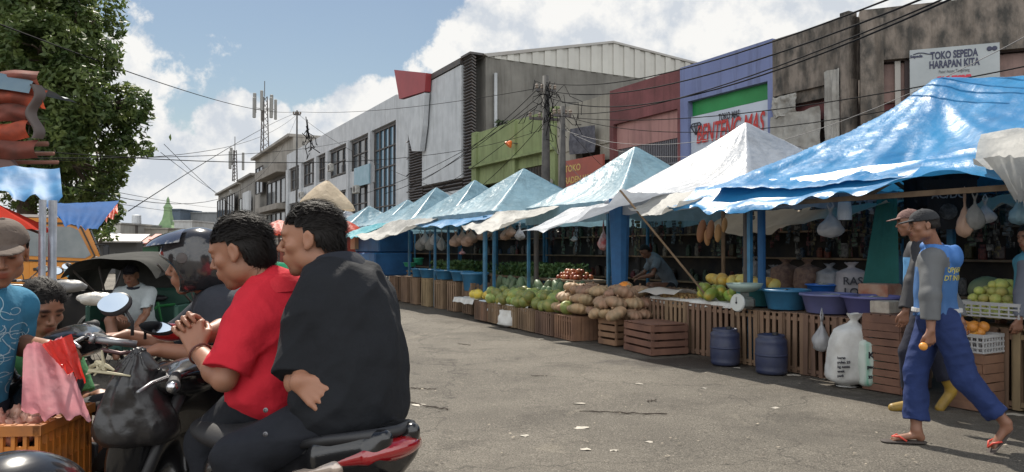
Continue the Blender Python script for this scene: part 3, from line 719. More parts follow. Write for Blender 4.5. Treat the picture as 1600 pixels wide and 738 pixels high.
w = MB(); b.pan(w, 815, 867, 2.2, 3.42, .26, .06); so_ = part(b.root, 'signboard', w, mat('sign_white', (.62, .63, .64), .5, (.5, .5, .5), ns=2))
MT = lambda x, y, z: Matrix.Translation((x, y, z)) @ Matrix.Rotation(R(-90), 4, 'Z') @ Matrix.Rotation(R(90), 4, 'X')   # text on a facade looking to -x, reads left to right
M_ink = mat('ink_dark', (.02, .02, .03), .6); M_inkr = mat('ink_red', (.42, .03, .03), .5)
text_obj('lettering', 'Meubel Furniture', M_ink, so_, 1.0, MT(-.30, b.y(814) - .1, 2.55), bold=.015, fit=b.y(815)-b.y(866))
b.done()
o = empty('floodlight', S(FX - .3, fY(815), fz(815, 225)), TH); o.scale = (.7,) * 3; tag(o, 'orange floodlight on a bracket high on the green shop wall', 'lamp')
m_ = MB(); m_.tube([(.3, 0, 0), (-.35, .05, .05)], .03); part(o, 'bracket', m_, M_steel)
m_ = MB(); m_.lathe([(.05, -.05), (.1, 0), (.26, .22), (.28, .3), (.2, .3)], (-.35, 0, .1), axis=(-.6, .2, -.7)); part(o, 'shade', m_, mat('orange_lamp', (.75, .16, .03), .4))
# --- cream shop
CRM = concrete('cream_wall', (.33, .31, .26), (.24, .225, .19), ns=.8)
b = Bld('cream_shop', 'cream concrete shop house between the poles and the maroon front', 877, 962, 7.05, m=mat('brown_back', (.04, .03, .025), .9))
w = MB(); b.pan(w, 877, 962, 5.3, 7.1, .2); b.pan(w, 877, 905, 4.6, 5.3, .15); b.pan(w, 943, 962, 4.7, 5.3, .15); b.pan(w, 877, 962, 2.2, 2.7, .15); b.pan(w, 877, 886, 0, 4.6, .15)
part(b.root, 'facade', w, CRM)
w = MB(); b.pan(w, 886, 962, 3.3, 3.5, .3, .35); ya, yb = b.y(960), b.y(886)
for k in range(40): w.box((-.1, ya + (k + .5) * (yb - ya) / 40, 3.7), (.03, .03, 2.0))
for k in range(6): w.box((-.13, (ya + yb) / 2, 2.8 + k * .12), (.05, yb - ya, .05))
part(b.root, 'railing', w, mat('rusty_railing', (.09, .05, .04), .8))
b.done()
o = empty('shop_sign', S(FX - .4, fY(950), 3.75), TH); tag(o, 'faded red shop sign with gold letters on the cream shop railing', 'sign')
Ls = fY(893) - fY(958); m_ = MB(); m_.box((0, Ls / 2 - .3, .55), (.1, Ls, 1.15)); part(o, 'board', m_, mat('sign_faded_red', (.36, .09, .06), .6, (.30, .08, .06), ns=2))
MG = mat('sign_gold', (.55, .40, .12), .5)
text_obj('lettering', 'TOKO', MG, o, .36, MT(-.06, Ls - .55, .68), bold=.006, fit=Ls * .4); text_obj('lettering', 'RADEN JAYA', MG, o, .36, MT(-.06, Ls - .55, .22), bold=.006, fit=Ls * .72)
m_ = MB(); m_.grid(lambda u, v: Vector((-.1 + .12 * fn1(u * 3, v * 3, 1, 1.5), u * (fY(903, FX) - fY(943, FX)) - .1, 1.25 + v * 1.0 + .1 * u)), 16, 8)
tag(m_.build('banner', mat('banner_dark', (.045, .045, .06), .8, (.12, .12, .14), ns=4), loc=S(FX - .35, fY(943), 3.75), rz=TH, smooth=True), 'torn dark banner hanging above the faded red shop sign', 'banner')
# --- maroon shop
b = Bld('maroon_shop', 'maroon and pink shop house left of the blue gold shop', 962, 1075, 7.1, m=mat('maroon_back', (.03, .025, .03), .9))
MAR = concrete('maroon_wall', (.21, .075, .078), (.12, .045, .045), ns=1.0); PNK = concrete('pink_wall', (.40, .22, .20), (.32, .17, .16), ns=.8)
w = MB(); b.pan(w, 962, 1075, 5.9, 7.15, .25); b.pan(w, 962, 968, 0, 5.9, .26); b.pan(w, 1069, 1075, 0, 5.9, .26); part(b.root, 'facade', w, MAR)
w = MB(); b.pan(w, 968, 1069, 5.0, 5.9, .1); part(b.root, 'band', w, PNK); w = MB(); b.pan(w, 968, 1069, 2.3, 2.8, .1); part(b.root, 'band', w, PNK)
w = MB(); ya, yb = b.y(1010), b.y(968); w.box((-.02, (ya + yb) / 2, 3.9), (.05, yb - ya, 2.2)); part(b.root, 'shutter', w, mat('grey_shutter', (.17, .17, .18), .6))
w = MB(); ya, yb = b.y(1069), b.y(975)
for k in range(34): w.box((-.06, ya + (k + .5) * (yb - ya) / 34, 3.9), (.03, .035, 2.2))
for zz in (3.2, 4.2): w.box((-.1, (ya + yb) / 2, zz), (.04, yb - ya, .05))
part(b.root, 'grille', w, mat('grille_grey', (.16, .16, .18), .6))
b.done()
# --- blue shop
b = Bld('blue_shop', 'periwinkle blue shop house with a green band and a white banner', 1075, 1221, 7.12, m=mat('blue_back', (.10, .13, .25), .9))
BLU = concrete('periwinkle_wall', (.19, .23, .41), (.15, .18, .33), ns=.5, bump=.15)
w = MB(); b.pan(w, 1075, 1221, 6.02, 7.15, .3); b.pan(w, 1075, 1087, 0, 6.02, .3); b.pan(w, 1213, 1221, 0, 6.02, .3); part(b.root, 'facade', w, BLU)
w = MB(); b.pan(w, 1087, 1213, 5.57, 6.02, .1); part(b.root, 'green_band', w, mat('green_band', (.02, .26, .07), .5, (.015, .2, .05), ns=1))
w = MB(); b.pan(w, 1087, 1213, 0, 5.56, -.1, .1); part(b.root, 'shopfront', w, mat('blue_inner', (.12, .17, .3), .8))
b.done()
o = empty('gold_shop_banner', S(FX - .2, fY(1213), 3.0), TH); tag(o, 'white gold shop banner with bold red slanted letters under the green band', 'banner')
Lb = fY(1088) - fY(1213); m_ = MB(); m_.grid(lambda u, v: Vector((.02 * fn1(u * 4, v * 3, 2, 2), u * Lb, v * 2.54)), 24, 12); part(o, 'cloth', m_, mat('banner_white', (.50, .55, .62), .5, (.42, .47, .55), ns=1), smooth=True)
def banner_text(s, m, size, pa, pb, pz, **k): return text_obj('lettering', s, m, o, size, MT(-.05, fY(pa) - fY(1213), pz), fit=fY(pa) - fY(pb), **k)
banner_text('TOKO MAS', M_ink, .29, 1133, 1166, 2.22, bold=.006, shear=.12)
banner_text('BENTENG MAS', mat('ink_banner_red', (.45, .035, .03), .5), .78, 1098, 1206, 1.68, bold=.016, shear=.28)
em = MB(); ey = fY(1092) - fY(1213); pp = [Vector((-.05, ey - a_ * .55, 2.12 + c_ * .6)) for a_, c_ in ((0, .3), (.6, .3), (.72, .16), (.3, -.3), (-.12, .16))]
for i in range(5): em.bar(pp[i], pp[(i + 1) % 5], .025)
em.bar(pp[4], pp[2], .02); em.bar(pp[0] - Vector((0, .1, 0)), pp[3], .02); em.bar(pp[1] + Vector((0, .1, 0)), pp[3], .02)
part(o, 'emblem', em, M_ink)
# --- mossy grey shop with hanging sheets
MOS = mat('mossy_concrete', (.22, .185, .155), .9, (.05, .047, .042), ns=2.0, bump=.5, bs=8, det=10, thr=(.38, .62), bdist=.05, stretch=(1.6, 1.6, .8), streak=.8)
b = Bld('weathered_shop', 'weathered grey shop house with a blackened parapet and patched sheet front', 1221, 1345, 7.05, m=mat('weathered_back', (.10, .08, .07), .9))
w = MB(); b.pan(w, 1221, 1345, 5.55, 7.1, .3); b.pan(w, 1331, 1345, 0, 7.2, .38); b.pan(w, 1221, 1331, 5.25, 5.547, .2); part(b.root, 'facade', w, MOS)
w = MB(); b.pan(w, 1221, 1331, 4.75, 5.2, .05); part(b.root, 'band', w, mat('maroon_band', (.17, .05, .05), .8, (.1, .04, .04), ns=2))
b.done()
SHT = mat('weathered_sheet', (.36, .35, .32), .65, (.22, .21, .19), ns=2.2, bump=.6, bs=5, bdist=.05, det=7)
for lab, pa, pb, z0, z1, k in (('dirty white plastic sheet across the upper floor, lower strip', 1222, 1318, 2.2, 3.72, 1), ('dirty white plastic sheet across the upper floor, upper strip', 1221, 1300, 3.66, 5.0, 2),
                     ('tall pale metal sheet fixed on the weathered shop beside its pillar', 1306, 1330, 2.5, 5.85, 3), ('crumpled white sheet bundle under the blackened parapet', 1224, 1262, 4.95, 5.5, 4)):
    ya, yb = fY(pb), fY(pa); m_ = MB()
    m_.grid(lambda u, v: Vector((-.40 + .10 * fn1(u * 5 + k, v * 4, k, 1.2) + .03 * fn1(u * 20, v * 12, k, 1), u * (yb - ya), z0 + v * (z1 - z0) + .05 * fn1(u * 6, k, 0, 1))), 40, 22)
    tag(m_.build('plastic_sheet' if k != 3 else 'metal_sheet', SHT, loc=S(FX, ya), rz=TH, smooth=True), lab, 'sheet', 'sheets patching the weathered shop front')
# --- turned wing at the right: from px1345 to beyond the frame
A_ = P(1345, 390, fd(1345)); A_.z = 0; B_ = P(1760, 390, 16.0); B_.z = 0
ang = math.atan2(B_.y - A_.y, B_.x - A_.x); LW = (B_ - A_).length
root = empty('bicycle_shop_building', A_, ang); tag(root, 'weathered pink and grey shop block turned towards the street behind the blue tarpaulin', 'building')
def wl(px, off=0):                                   # photo column -> local x on that facade, and depth
    r = (px - 800) / 1150; dx, dy = math.cos(ang), math.sin(ang); k = (A_.x - r * A_.y) / (r * dy - dx); return k, A_.y + k * dy
def wz(px, py): return 1.4 + (390 - py) / 1150 * wl(px)[1]
m_ = MB(); m_.box((LW / 2, 5.3, 3.5), (LW, 10, 7.0)); part(root, 'wall', m_, mat('wing_back', (.05, .035, .035), .9))
m_ = MB(); m_.box((LW / 2, .05, 6.55), (LW, .7, 1.25)); m_.box((.25, -.03, 3.4), (.5, .8, 7.0)); part(root, 'parapet', m_, MOS)
m_ = MB(); 
for (a, c) in ((1357, 1418), (1425, 1478), (1483, 1543), (1549, 1640)):
    xa, xb = wl(a)[0], wl(c)[0]; m_.box(((xa + xb) / 2, .1, 5.4), (xb - xa, .35, .95), bev=.03)
part(root, 'panel', m_, concrete('pink_panel', (.30, .20, .175), (.17, .12, .11), ns=1.5))
m_ = MB(); m_.box((LW / 2, .12, 4.55), (LW, .25, .72)); part(root, 'band', m_, mat('maroon_band', (.17, .05, .05)))
m_ = MB()
for a in (1355, 1421, 1480, 1546): m_.box((wl(a)[0], -.02, 3.6), (.16, .3, 4.6))
m_.box((LW / 2, .02, 5.93), (LW, .3, .06)); part(root, 'post', m_, mat('wing_post', (.06, .045, .045), .8))
m_ = MB(); m_.box((wl(1404)[0], -.12, 3.4), (.12, .1, 5.0)); part(root, 'downpipe', m_, mat('pipe_pale', (.4, .38, .35), .7))
# its sign
xa, xb = wl(1421)[0], wl(1559)[0]; zt1, zb1 = wz(1421, 84), wz(1421, 165)
o = empty('bicycle_shop_sign', A_ + Vector((math.cos(ang) * xa + .35 * math.sin(ang), math.sin(ang) * xa - .35 * math.cos(ang), zb1)), ang); tag(o, 'large pale grey shop sign with dark capital letters above the blue tarpaulin', 'sign')
W_, H_ = xb - xa, zt1 - zb1; m_ = MB(); m_.box((W_ / 2, 0, H_ / 2), (W_, .1, H_)); part(o, 'board', m_, mat('sign_pale_grey', (.36, .39, .40), .5, (.30, .33, .34), ns=1.5))
TF = lambda x, z: Matrix.Translation((x, -.06, z)) @ Matrix.Rotation(R(90), 4, 'X')
M_navy = mat('ink_navy', (.025, .03, .07), .5); M_g = mat('ink_grey', (.14, .15, .16), .6)
def st(s, m, size, x, z, **k): text_obj('lettering', s, m, o, size, TF(x, z), align='CENTER', **k)
st('TOKO SEPEDA', M_navy, .24, W_ * .5, H_ * .79, bold=.008, fit=W_ * .53); st('HARAPAN KITA', M_navy, .24, W_ * .5, H_ * .62, bold=.008, fit=W_ * .56)
st('Pasar Anyar Tangerang', M_g, .10, W_ * .5, H_ * .52, fit=W_ * .34); st('FAB TOYS', mat('ink_crimson', (.50, .03, .06), .5), .19, W_ * .5, H_ * .34, bold=.016, fit=W_ * .38)
st('mainan anak dan sepeda', M_g, .10, W_ * .5, H_ * .22, fit=W_ * .38); st('Sepeda', M_navy, .09, W_ * .075, H_ * .85, bold=.004)
m_ = MB(); m_.tube([(W_ * .04 + .02 * k * 5, -.06, H_ * .91 + .03 * math.sin(k * 1.2)) for k in range(5)], .01, 5)
for k in (0, 1): m_.lathe([(.045 + 0 * k, 0), (.055, .005), (.045, .01)], (W_ * (.89 + .055 * k), -.055, H_ * .9), axis=(0, -1, 0), n=12)
part(o, 'emblem', m_, M_navy)

# ---- grey blocks further on
def block(name, label, px0, px1, H, c, c2, X=FX, depth=10, wins=()):
    b = Bld(name, label, px0, px1, H, depth=depth, m=concrete(name + str(px0), c, c2, ns=.3), X=X)
    b.done()
    w = MB(); w.box((depth / 2, b.L / 2, H + .12), (depth + .2, b.L + .1, .3)); part(b.root, 'parapet', w, concrete(name + str(px0), c, c2))
    for (a, c_, z0, z1, n) in wins: window(b, a, c_, z0, z1, n, off=-.16 + .25)
    return b
b = block('concrete_building', 'tall pale concrete block under the antenna mast', 392, 450, 13.4, (.33, .31, .28), (.22, .21, .19), wins=((400, 411, 8.5, 11.8, 2), (418, 447, 6.5, 9.2, 4), (418, 447, 3.0, 5.5, 4)))
w = MB(); b.pan(w, 414, 450, 9.6, 10.6, 1.2, 1.3); b.pan(w, 414, 450, 5.7, 6.3, 1.2, 1.3); part(b.root, 'balcony', w, concrete('balc', (.28, .26, .23), (.2, .18, .16)))
b = block('concrete_building', 'lower dark banded block left of the tall pale concrete block', 370, 391, 11.5, (.26, .25, .23), (.17, .16, .15), wins=((374, 389, 6, 8.8, 3), (374, 389, 2, 4.8, 3)))
b = block('concrete_building', 'narrow grey block at the far left end of the building row', 336, 369, 11.3, (.30, .28, .25), (.20, .19, .17), wins=((340, 352, 7, 10, 3), (355, 367, 7, 10, 3), (340, 367, 3, 5, 5)))
# boxy white billboard low on the row
o = empty('billboard', S(FX - 1.5, fY(385, FX - 1.5), 0), TH); tag(o, 'blank white billboard on posts in front of the concrete blocks', 'billboard')
m_ = MB(); m_.box((0, 0, 6.4), (.3, 5, 4.5)); part(o, 'board', m_, M_white); m_ = MB(); m_.box((0, -1.5, 2.1), (.2, .2, 4.2)); m_.box((0, 1.5, 2.1), (.2, .2, 4.2)); part(o, 'post', m_, M_steel)

def mast(label, p, h, zb, n_pan, w=.5):
    o = empty('antenna_mast', (p.x, p.y, zb)); tag(o, label, 'antenna mast')
    m_ = MB()
    for k in range(3):
        a = k * 2.094; m_.tube([(w * math.cos(a), w * math.sin(a), 0), (w * .55 * math.cos(a), w * .55 * math.sin(a), h)], .07, 6)
        for j in range(9):
            z0, z1 = h * j / 9, h * (j + 1) / 9; a2 = a + 2.094; f0, f1 = w * (1 - .45 * j / 9), w * (1 - .45 * (j + 1) / 9)
            m_.tube([(f0 * math.cos(a), f0 * math.sin(a), z0), (f1 * math.cos(a2), f1 * math.sin(a2), z1)], .035, 5)
    m_.tube([(0, 0, h), (0, 0, h + 2)], .05, 6); part(o, 'lattice', m_, M_steel)
    for k in range(n_pan):
        a = k * 6.283 / n_pan + .3; r = w + .75; m_ = MB(); m_.box((r * math.cos(a), r * math.sin(a), h - 1.6 + (k % 2) * .8), (.35, .35, 2.6), rz=a, bev=.05); m_.bar((0, 0, h - 1.6), (r * math.cos(a), r * math.sin(a), h - 1.6), .06); part(o, 'antenna_panel', m_, mat('antenna_grey', (.22, .22, .21), .6))
mast('telecom mast crowded with antenna panels on the tall concrete block', P(412, 390, 94), 7.6, 13.4, 7, .6)
mast('thin telecom mast with few panels left of the tall concrete block', P(366, 390, 108), 4.6, 11.4, 3, .4)

ac = None
for i, (px_, py_, lab) in enumerate(((470, 305, 'lowest at the left end of the white office block'), (516, 262, 'under the upper windows of the office block, left one'), (556, 296, 'right of the entrance column of the office block'), (432, 262, 'on the tall pale concrete block below its balcony'), (360, 300, 'on the narrow grey block at the end of the row'), (1010, 268, 'behind the grille of the maroon shop'), (850, 292, 'beside the white furniture sign'))):
    if ac is None:
        o = ac = empty('air_conditioner', (0, 0, 0), TH); c_ = MB(); c_.box((0, 0, 0), (.35, .85, .6), bev=.03); part(o, 'casing', c_, mat('ac_white', (.42, .42, .40), .5, (.28, .27, .24), ns=4)); c_ = MB(); c_.lathe([(.22, 0), (.22, .02), (.05, .03), (0, .03)], (-.18, -.1, 0), axis=(-1, 0, 0), n=20); part(o, 'fan_grille', c_, M_steel)
    else: o = copy_tree(ac)
    o.location = S(FX - .62, fY(px_, FX - .62), fz(px_, py_, FX - .62)); tag(o, 'pale air conditioner unit ' + lab, 'air conditioner', 'air conditioners on the facades')
# ---- the end of the street
def far_box(name, label, px0, px1, py, d, c, c2, win=True, cat='building', dep=10):
    a, b_ = P(px0, 390, d), P(px1, 390, d); H = P(0, py, d).z; W = b_.x - a.x
    o = empty(name, (a.x, a.y, 0)); tag(o, label, cat)
    m_ = MB(); m_.box((W / 2, dep / 2, H / 2), (W, dep, H)); part(o, 'wall', m_, concrete(name + str(px0), c, c2, ns=.3))
    if win:
        nx = max(2, int(W / 2.6))
        for f in range(max(1, int(H / 3.2))):
            for k in range(nx):
                if random.random() < .15: continue
                m_ = MB(); m_.box(((k + .5) * W / nx, -.04, 1.9 + f * 3.1), (W / nx * .55, .12, 1.2)); part(o, 'window', m_, M_pane)
    m_ = MB(); m_.box((W / 2, dep / 2, H + .1), (W + .4, dep + .4, .25)); part(o, 'roof_edge', m_, concrete('re' + name + str(px0), c2, c))
    return o
far_box('distant_building', 'pale plastered house at the street end beside the tree', 178, 188, 350, 120, (.42, .41, .38), (.3, .29, .27))
far_box('distant_building', 'flat grey house at the street end with a dark doorway', 190, 215, 352, 130, (.33, .34, .34), (.26, .26, .26))
far_box('distant_building', 'long low cream house in front of the green spire', 218, 262, 358, 128, (.38, .35, .30), (.27, .25, .22))
far_box('distant_building', 'dark blue billboard fronted block right of the green spire', 264, 281, 328, 150, (.07, .10, .14), (.09, .12, .16), win=False)
far_box('distant_building', 'long grey block with dark panels at the street end', 281, 338, 333, 155, (.24, .25, .26), (.16, .17, .18))
far_box('distant_building', 'white lettered low shop front before the grey street end block', 272, 300, 346, 138, (.46, .47, .47), (.36, .36, .36), win=False)
# green spire roof
o = empty('spire_tower', P(262, 390, 140) * 1); o.location.z = 0; tag(o, 'green tiled spire roof tower at the far end of the street', 'tower')
m_ = MB(); m_.box((0, 0, 2.6), (5.0, 5, 5.2)); part(o, 'wall', m_, concrete('spirewall', (.42, .42, .30), (.33, .33, .24)))
m_ = MB(); prof = [(2.9, 5.1), (2.7, 5.35), (1.7, 6.0), (1.1, 7.0), (.8, 8.2), (.75, 9.2), (.9, 9.4), (.55, 9.9), (.3, 10.4), (.3, 10.9), (.02, 11.5)]
m_.lathe(prof, n=4); part(o, 'roof', m_, mat('spire_green', (.20, .30, .15), .7, (.15, .24, .12), ns=1)); o.rotation_euler.z = R(45)
# water tower stick near the tree
o = empty('water_tank', P(213, 390, 125)); o.location.z = 0; tag(o, 'small water tank on a thin pole above the low houses', 'water tank')
m_ = MB(); m_.tube([(0, 0, 0), (0, 0, 5.5)], .25); part(o, 'pole', m_, M_steel); m_ = MB(); m_.lathe([(.5, 5.5), (.75, 5.8), (.7, 7.2), (.3, 7.3)], n=12); part(o, 'tank', m_, M_white)

# ---- tree
LEAF = mat('tree_leaf', (.056, .095, .028), .5, (.15, .19, .05), ns=2.2, transl=.4, spec=.4, det=3, thr=(.4, .68)); BARK = mat('bark', (.10, .075, .05), .95, (.05, .038, .028), ns=8, bump=.8, bs=12, bdist=.05)
def leaf_cloud(clumps, n_per, ls, rg, shell=.55):
    vs, qs = [], []
    for (c, r, k) in clumps:
        n = int(n_per * k); d = rg.randn(n, 3); d /= np.linalg.norm(d, axis=1)[:, None]; rad = (shell + (1 - shell) * rg.rand(n)) ** .7
        bump = 1 + .35 * vnoise(d[:, 0] * 2 + c[0], d[:, 1] * 2 + c[1], d[:, 2] * 2 + c[2], 1.6)
        p = V(c) + d * (rad * bump)[:, None] * V(r)
        keep = vnoise(p[:, 0], p[:, 1], p[:, 2], 1.6) > -.10; p = p[keep]; d = d[keep]; n = len(p)
        nrm_ = d * .6 + rg.randn(n, 3) * .55 + V(0, 0, .5); nrm_ /= np.linalg.norm(nrm_, axis=1)[:, None]
        t = np.cross(nrm_, rg.randn(n, 3)); t /= np.linalg.norm(t, axis=1)[:, None] + 1e-9; b2 = np.cross(nrm_, t)
        L = (ls * (.6 + .8 * rg.rand(n)))[:, None]; Wd = L * .42
        q = np.stack([p - t * L, p + b2 * Wd - nrm_ * Wd * .3, p + t * L, p - b2 * Wd - nrm_ * Wd * .3], 1).reshape(-1, 3)
        vs.append(q); qs.append(n)
    v = np.concatenate(vs); m = len(v) // 4; return v, np.arange(m * 4).reshape(m, 4)
def tree(name, label, base, clumps, h, n_per, ls, trunk_r=.3, seed=3):
    root = empty(name, base); tag(root, label, 'tree'); rg = np.random.RandomState(seed)
    tm = MB(); top = Vector((0, 0, h)); tm.tube([(0, 0, -.1), (.05, 0, h * .3), (-.1, .1, h * .7), top], [trunk_r * 1.3, trunk_r, trunk_r * .75, trunk_r * .5], 12)
    for (c, r, k) in clumps:
        e = Vector(c) - Vector(base); s_ = Vector((0, 0, h * (.5 + .45 * rg.rand()))); mid = (s_ + e) / 2 + Vector((0, 0, .5))
        tm.tube([s_, mid, e], [trunk_r * .4, trunk_r * .25, trunk_r * .08], 7)
        for j in range(4): tm.tube([mid, (mid + e) / 2 + Vector(rg.randn(3) * .3), e + Vector(rg.randn(3) * V(r) * .5)], [trunk_r * .15, trunk_r * .08, .015], 5)
    tm.build('trunk', BARK, root, smooth=True)
    v, q = leaf_cloud(clumps, n_per, ls, rg); link_mesh('crown', fast_mesh('crown', v - V(base), q), LEAF, root)
cl = []
for (px, py, rp, d) in ((20, 40, 110, 15), (95, 20, 90, 16), (60, 140, 100, 15.5), (125, 90, 55, 15), (150, 200, 62, 15.5), (195, 165, 38, 15), (224, 213, 36, 15.2), (95, 250, 80, 16), (155, 265, 42, 16), (40, 250, 90, 17),
                        (150, 310, 34, 16.5), (120, 335, 45, 18), (-40, 150, 140, 16), (-60, -30, 140, 15), (40, -60, 110, 15), (70, 200, 70, 14), (110, 150, 60, 14), (185, 235, 28, 15), (60, 70, 60, 13.8), (125, 35, 30, 15), (168, 330, 24, 18)):
    r = rp / 1150 * d; cl.append((tuple(P(px, py, d)), (r, r * 1.1, r * .95), (rp / 80) ** 2))
tree('broadleaf_tree', 'big dark green broadleaf tree rising behind the stalls at the left edge', tuple(P(40, 390, 17).xy) + (0,), cl, 5.5, 5200, .072, .22)
# a second, lower one behind the truck
cl = [(tuple(P(px, py, d)), (rp / 1150 * d,) * 3, (rp / 60) ** 2) for px, py, rp, d in ((150, 350, 26, 40), (170, 362, 18, 42), (135, 372, 20, 41))]
tree('broadleaf_tree', 'small bushy tree beyond the orange truck cab', tuple(P(152, 390, 41).xy) + (0,), cl, 1.6, 1800, .16, .2, seed=5)

# ---- poles and cables
def pole(label, px, py, d, r=.14, arms=((0.4, .9),), m=None):
    p = P(px, py, d); H = p.z; o = empty('utility_pole', (p.x, p.y, 0)); tag(o, label, 'utility pole')
    m_ = MB(); m_.tube([(0, 0, 0), (0, 0, H)], [r * 1.25, r * .8], 10); part(o, 'pole', m_, m or mat('pole_concrete', (.09, .085, .08), .8, (.05, .05, .05), ns=3), smooth=True)
    for dz, L_ in arms:
        m_ = MB(); m_.box((0, 0, H - dz), (L_ * 2, .09, .09), rz=.3); part(o, 'crossarm', m_, M_steel)
        for k in (-1, -.4, .4, 1):
            m_ = MB(); m_.lathe([(.03, 0), (.07, .04), (.04, .08), (.07, .12), (.03, .17)], (k * L_ * .95 * math.cos(.3), k * L_ * .95 * math.sin(.3), H - dz + .045), n=8); part(o, 'insulator', m_, mat('insulator', (.25, .2, .16), .3))
    return o
pole('dark concrete utility pole with a tangle of cables near its top', 853, 118, 25.5, .15, ((.5, .35), (1.5, .6)))
pole('shorter black utility pole right beside the taller one', 879, 166, 24.5, .12, ((.3, .3),))
pole('thin utility pole where the cables cross over the far roofs', 463, 172, 52, .07, ((.3, .25),))
M_cab = mat('cable_black', (.012, .012, .013), .9, spec=.1); M_cab2 = mat('cable_grey', (.10, .10, .11), .6)
def cable(a, b, sag, label, r=.010, m=None, n=22, grp='overhead cables'):
    a, b = Vector(a), Vector(b); pts = []; r *= .6
    for i in range(n + 1):
        t = i / n; p = a.lerp(b, t); p.z -= sag * 4 * t * (1 - t); pts.append(p - a)
    m_ = MB(); m_.tube(pts, r, 5); tag(m_.build('overhead_cable', m or M_cab, loc=a, smooth=True), label, 'cable', grp)
CB = [((-120, -8, 9), (463, 174, 52), .5, .020, 'long black cable from the top left corner down to the far thin pole'),
 ((463, 174, 52), (853, 135, 25.5), .35, .02, 'level black cable between the thin far pole and the concrete pole'),
 ((853, 128, 25.5), (1420, -14, 8.5), .45, .022, 'topmost thick cable running from the concrete pole over the right roofs'),
 ((853, 140, 25.5), (1480, -18, 8.2), .55, .024, 'thick cable below the topmost one over the right roofs'),
 ((853, 150, 25.5), (1500, -8, 8.4), .75, .024, 'third thick cable over the right roofs'),
 ((879, 176, 24.5), (1520, -22, 8.0), .45, .02, 'fourth cable crossing in front of the blue shop'),
 ((853, 178, 25.5), (1760, 70, 9), .5, .018, 'cable running past the green band of the blue shop'),
 ((879, 180, 24.5), (1760, 86, 9.2), .75, .016, 'lower cable past the green band of the blue shop'),
 ((879, 200, 24.5), (1760, -30, 9), 1.5, .010, 'pale slack wire crossing the grey shop sign'),
 ((853, 125, 25.5), (640, 292, 30), .35, .02, 'first of the fan of cables falling left from the concrete pole'),
 ((853, 140, 25.5), (600, 303, 33), .5, .02, 'second of the fan of cables falling left from the concrete pole'),
 ((853, 155, 25.5), (560, 305, 36), .4, .02, 'third of the fan of cables falling left from the concrete pole'),
 ((853, 170, 25.5), (620, 330, 30), .3, .018, 'fourth of the fan of cables falling left from the concrete pole'),
 ((853, 186, 25.5), (700, 330, 27), .25, .018, 'fifth and lowest of the fan of cables by the green shop'),
 ((463, 176, 52), (200, 330, 14), -.2, .016, 'cable dropping from the far thin pole towards the tree foot'),
 ((463, 176, 52), (760, 320, 24), .6, .018, 'cable dropping right from the far thin pole across the office windows'),
 ((463, 178, 52), (-60, 250, 10), .9, .014, 'sagging cable from the far thin pole to the left stalls'),
 ((463, 180, 52), (90, 285, 12), 2.4, .013, 'deeply sagging wire hanging in front of the tree'),
 ((-40, 228, 9), (853, 200, 25.5), .6, .012, 'level wire across the tree and the open sky'),
 ((-40, 247, 9), (560, 215, 40), .3, .012, 'second level wire just below the first one'),
 ((255, 225, 30), (420, 360, 60), .4, .02, 'steep wire falling from the tree edge to the far roofs'),
 ((250, 238, 30), (345, 305, 60), .1, .02, 'short steep wire beside the tree edge'),
 ((180, 300, 30), (340, 325, 90), .1, .02, 'low thin wire above the street end'),
 ((182, 318, 30), (300, 332, 90), .1, .02, 'lowest thin wire above the street end'),
 ((853, 215, 25.5), (960, 320, 23), .2, .014, 'short drop wire behind the pale tents'),
 ((879, 190, 24.5), (1040, 330, 20), .3, .012, 'drop wire in front of the faded red sign'),
 ((853, 190, 25.5), (1180, 205, 15), .5, .011, 'pale wire low across the maroon shop'),
 ((1180, 205, 15), (1760, 60, 10), .9, .010, 'pale wire rising across the patched sheets')]
for a, b_, sg, r, lab in CB: cable(P(*a), P(*b_), sg, lab, r, M_cab2 if 'pale' in lab else None)
# loose tangles of wire at the poles
for (px, py, d, n, lab) in ((856, 160, 25.3, 16, 'tangled service wires looped round the concrete pole'), (478, 205, 51, 7, 'broken bundle of wire dangling from the far thin pole')):
    o = P(px, py, d); m_ = MB()
    for k in range(n):
        q = [Vector((0, 0, 0))]
        for j in range(7): q.append(q[-1] + Vector((random.gauss(.02, .22), random.gauss(0, .1), random.gauss(-.12, .3))))
        q = [x + Vector((random.gauss(0, .15), 0, random.gauss(0, .5))) if i == 0 else x for i, x in enumerate(q)]
        m_.tube(q, .012 if n > 10 else .03, 4)
    tag(m_.build('wire_tangle', M_cab, loc=o), lab, 'wires')
# ================================================================ MARKET STALLS
def tarp(name, c, c2=None, rough=.38, transl=.35, bump=.5, bs=7, **k): return mat(name, c, rough, c2 or tuple(x * .72 for x in c), ns=k.pop('ns', 1.6), bump=bump, bs=bs, bdist=.05, transl=transl, det=6, thr=(.35, .7), spec=k.pop('spec', .5), **k)
T_white = tarp('tarp_white', (.42, .46, .52), streak=.25); T_teal = tarp('tarp_pale_teal', (.27, .44, .53), streak=.3); T_blue = tarp('tarp_blue', (.03, .22, .46), (.02, .155, .36), rough=.36, transl=.2, bump=.4, bs=4.5, spec=.45, streak=.3)
T_grey = tarp('tarp_grey', (.42, .42, .40), (.25, .25, .24), rough=.6); T_navy = tarp('tarp_dark_blue', (.03, .09, .2), rough=.5, transl=.12); T_beige = tarp('tarp_beige', (.62, .52, .38), (.45, .37, .27), rough=.75)
T_red = tarp('tarp_red', (.62, .07, .03), (.42, .04, .02), rough=.55); T_cyan = tarp('tarp_cyan', (.08, .42, .50), rough=.5)
M_leg = mat('blue_painted_steel', (.04, .17, .30), .5, (.03, .10, .17), ns=5); M_wood = mat('bamboo_pole', (.22, .15, .09), .8, (.13, .085, .05), ns=5)
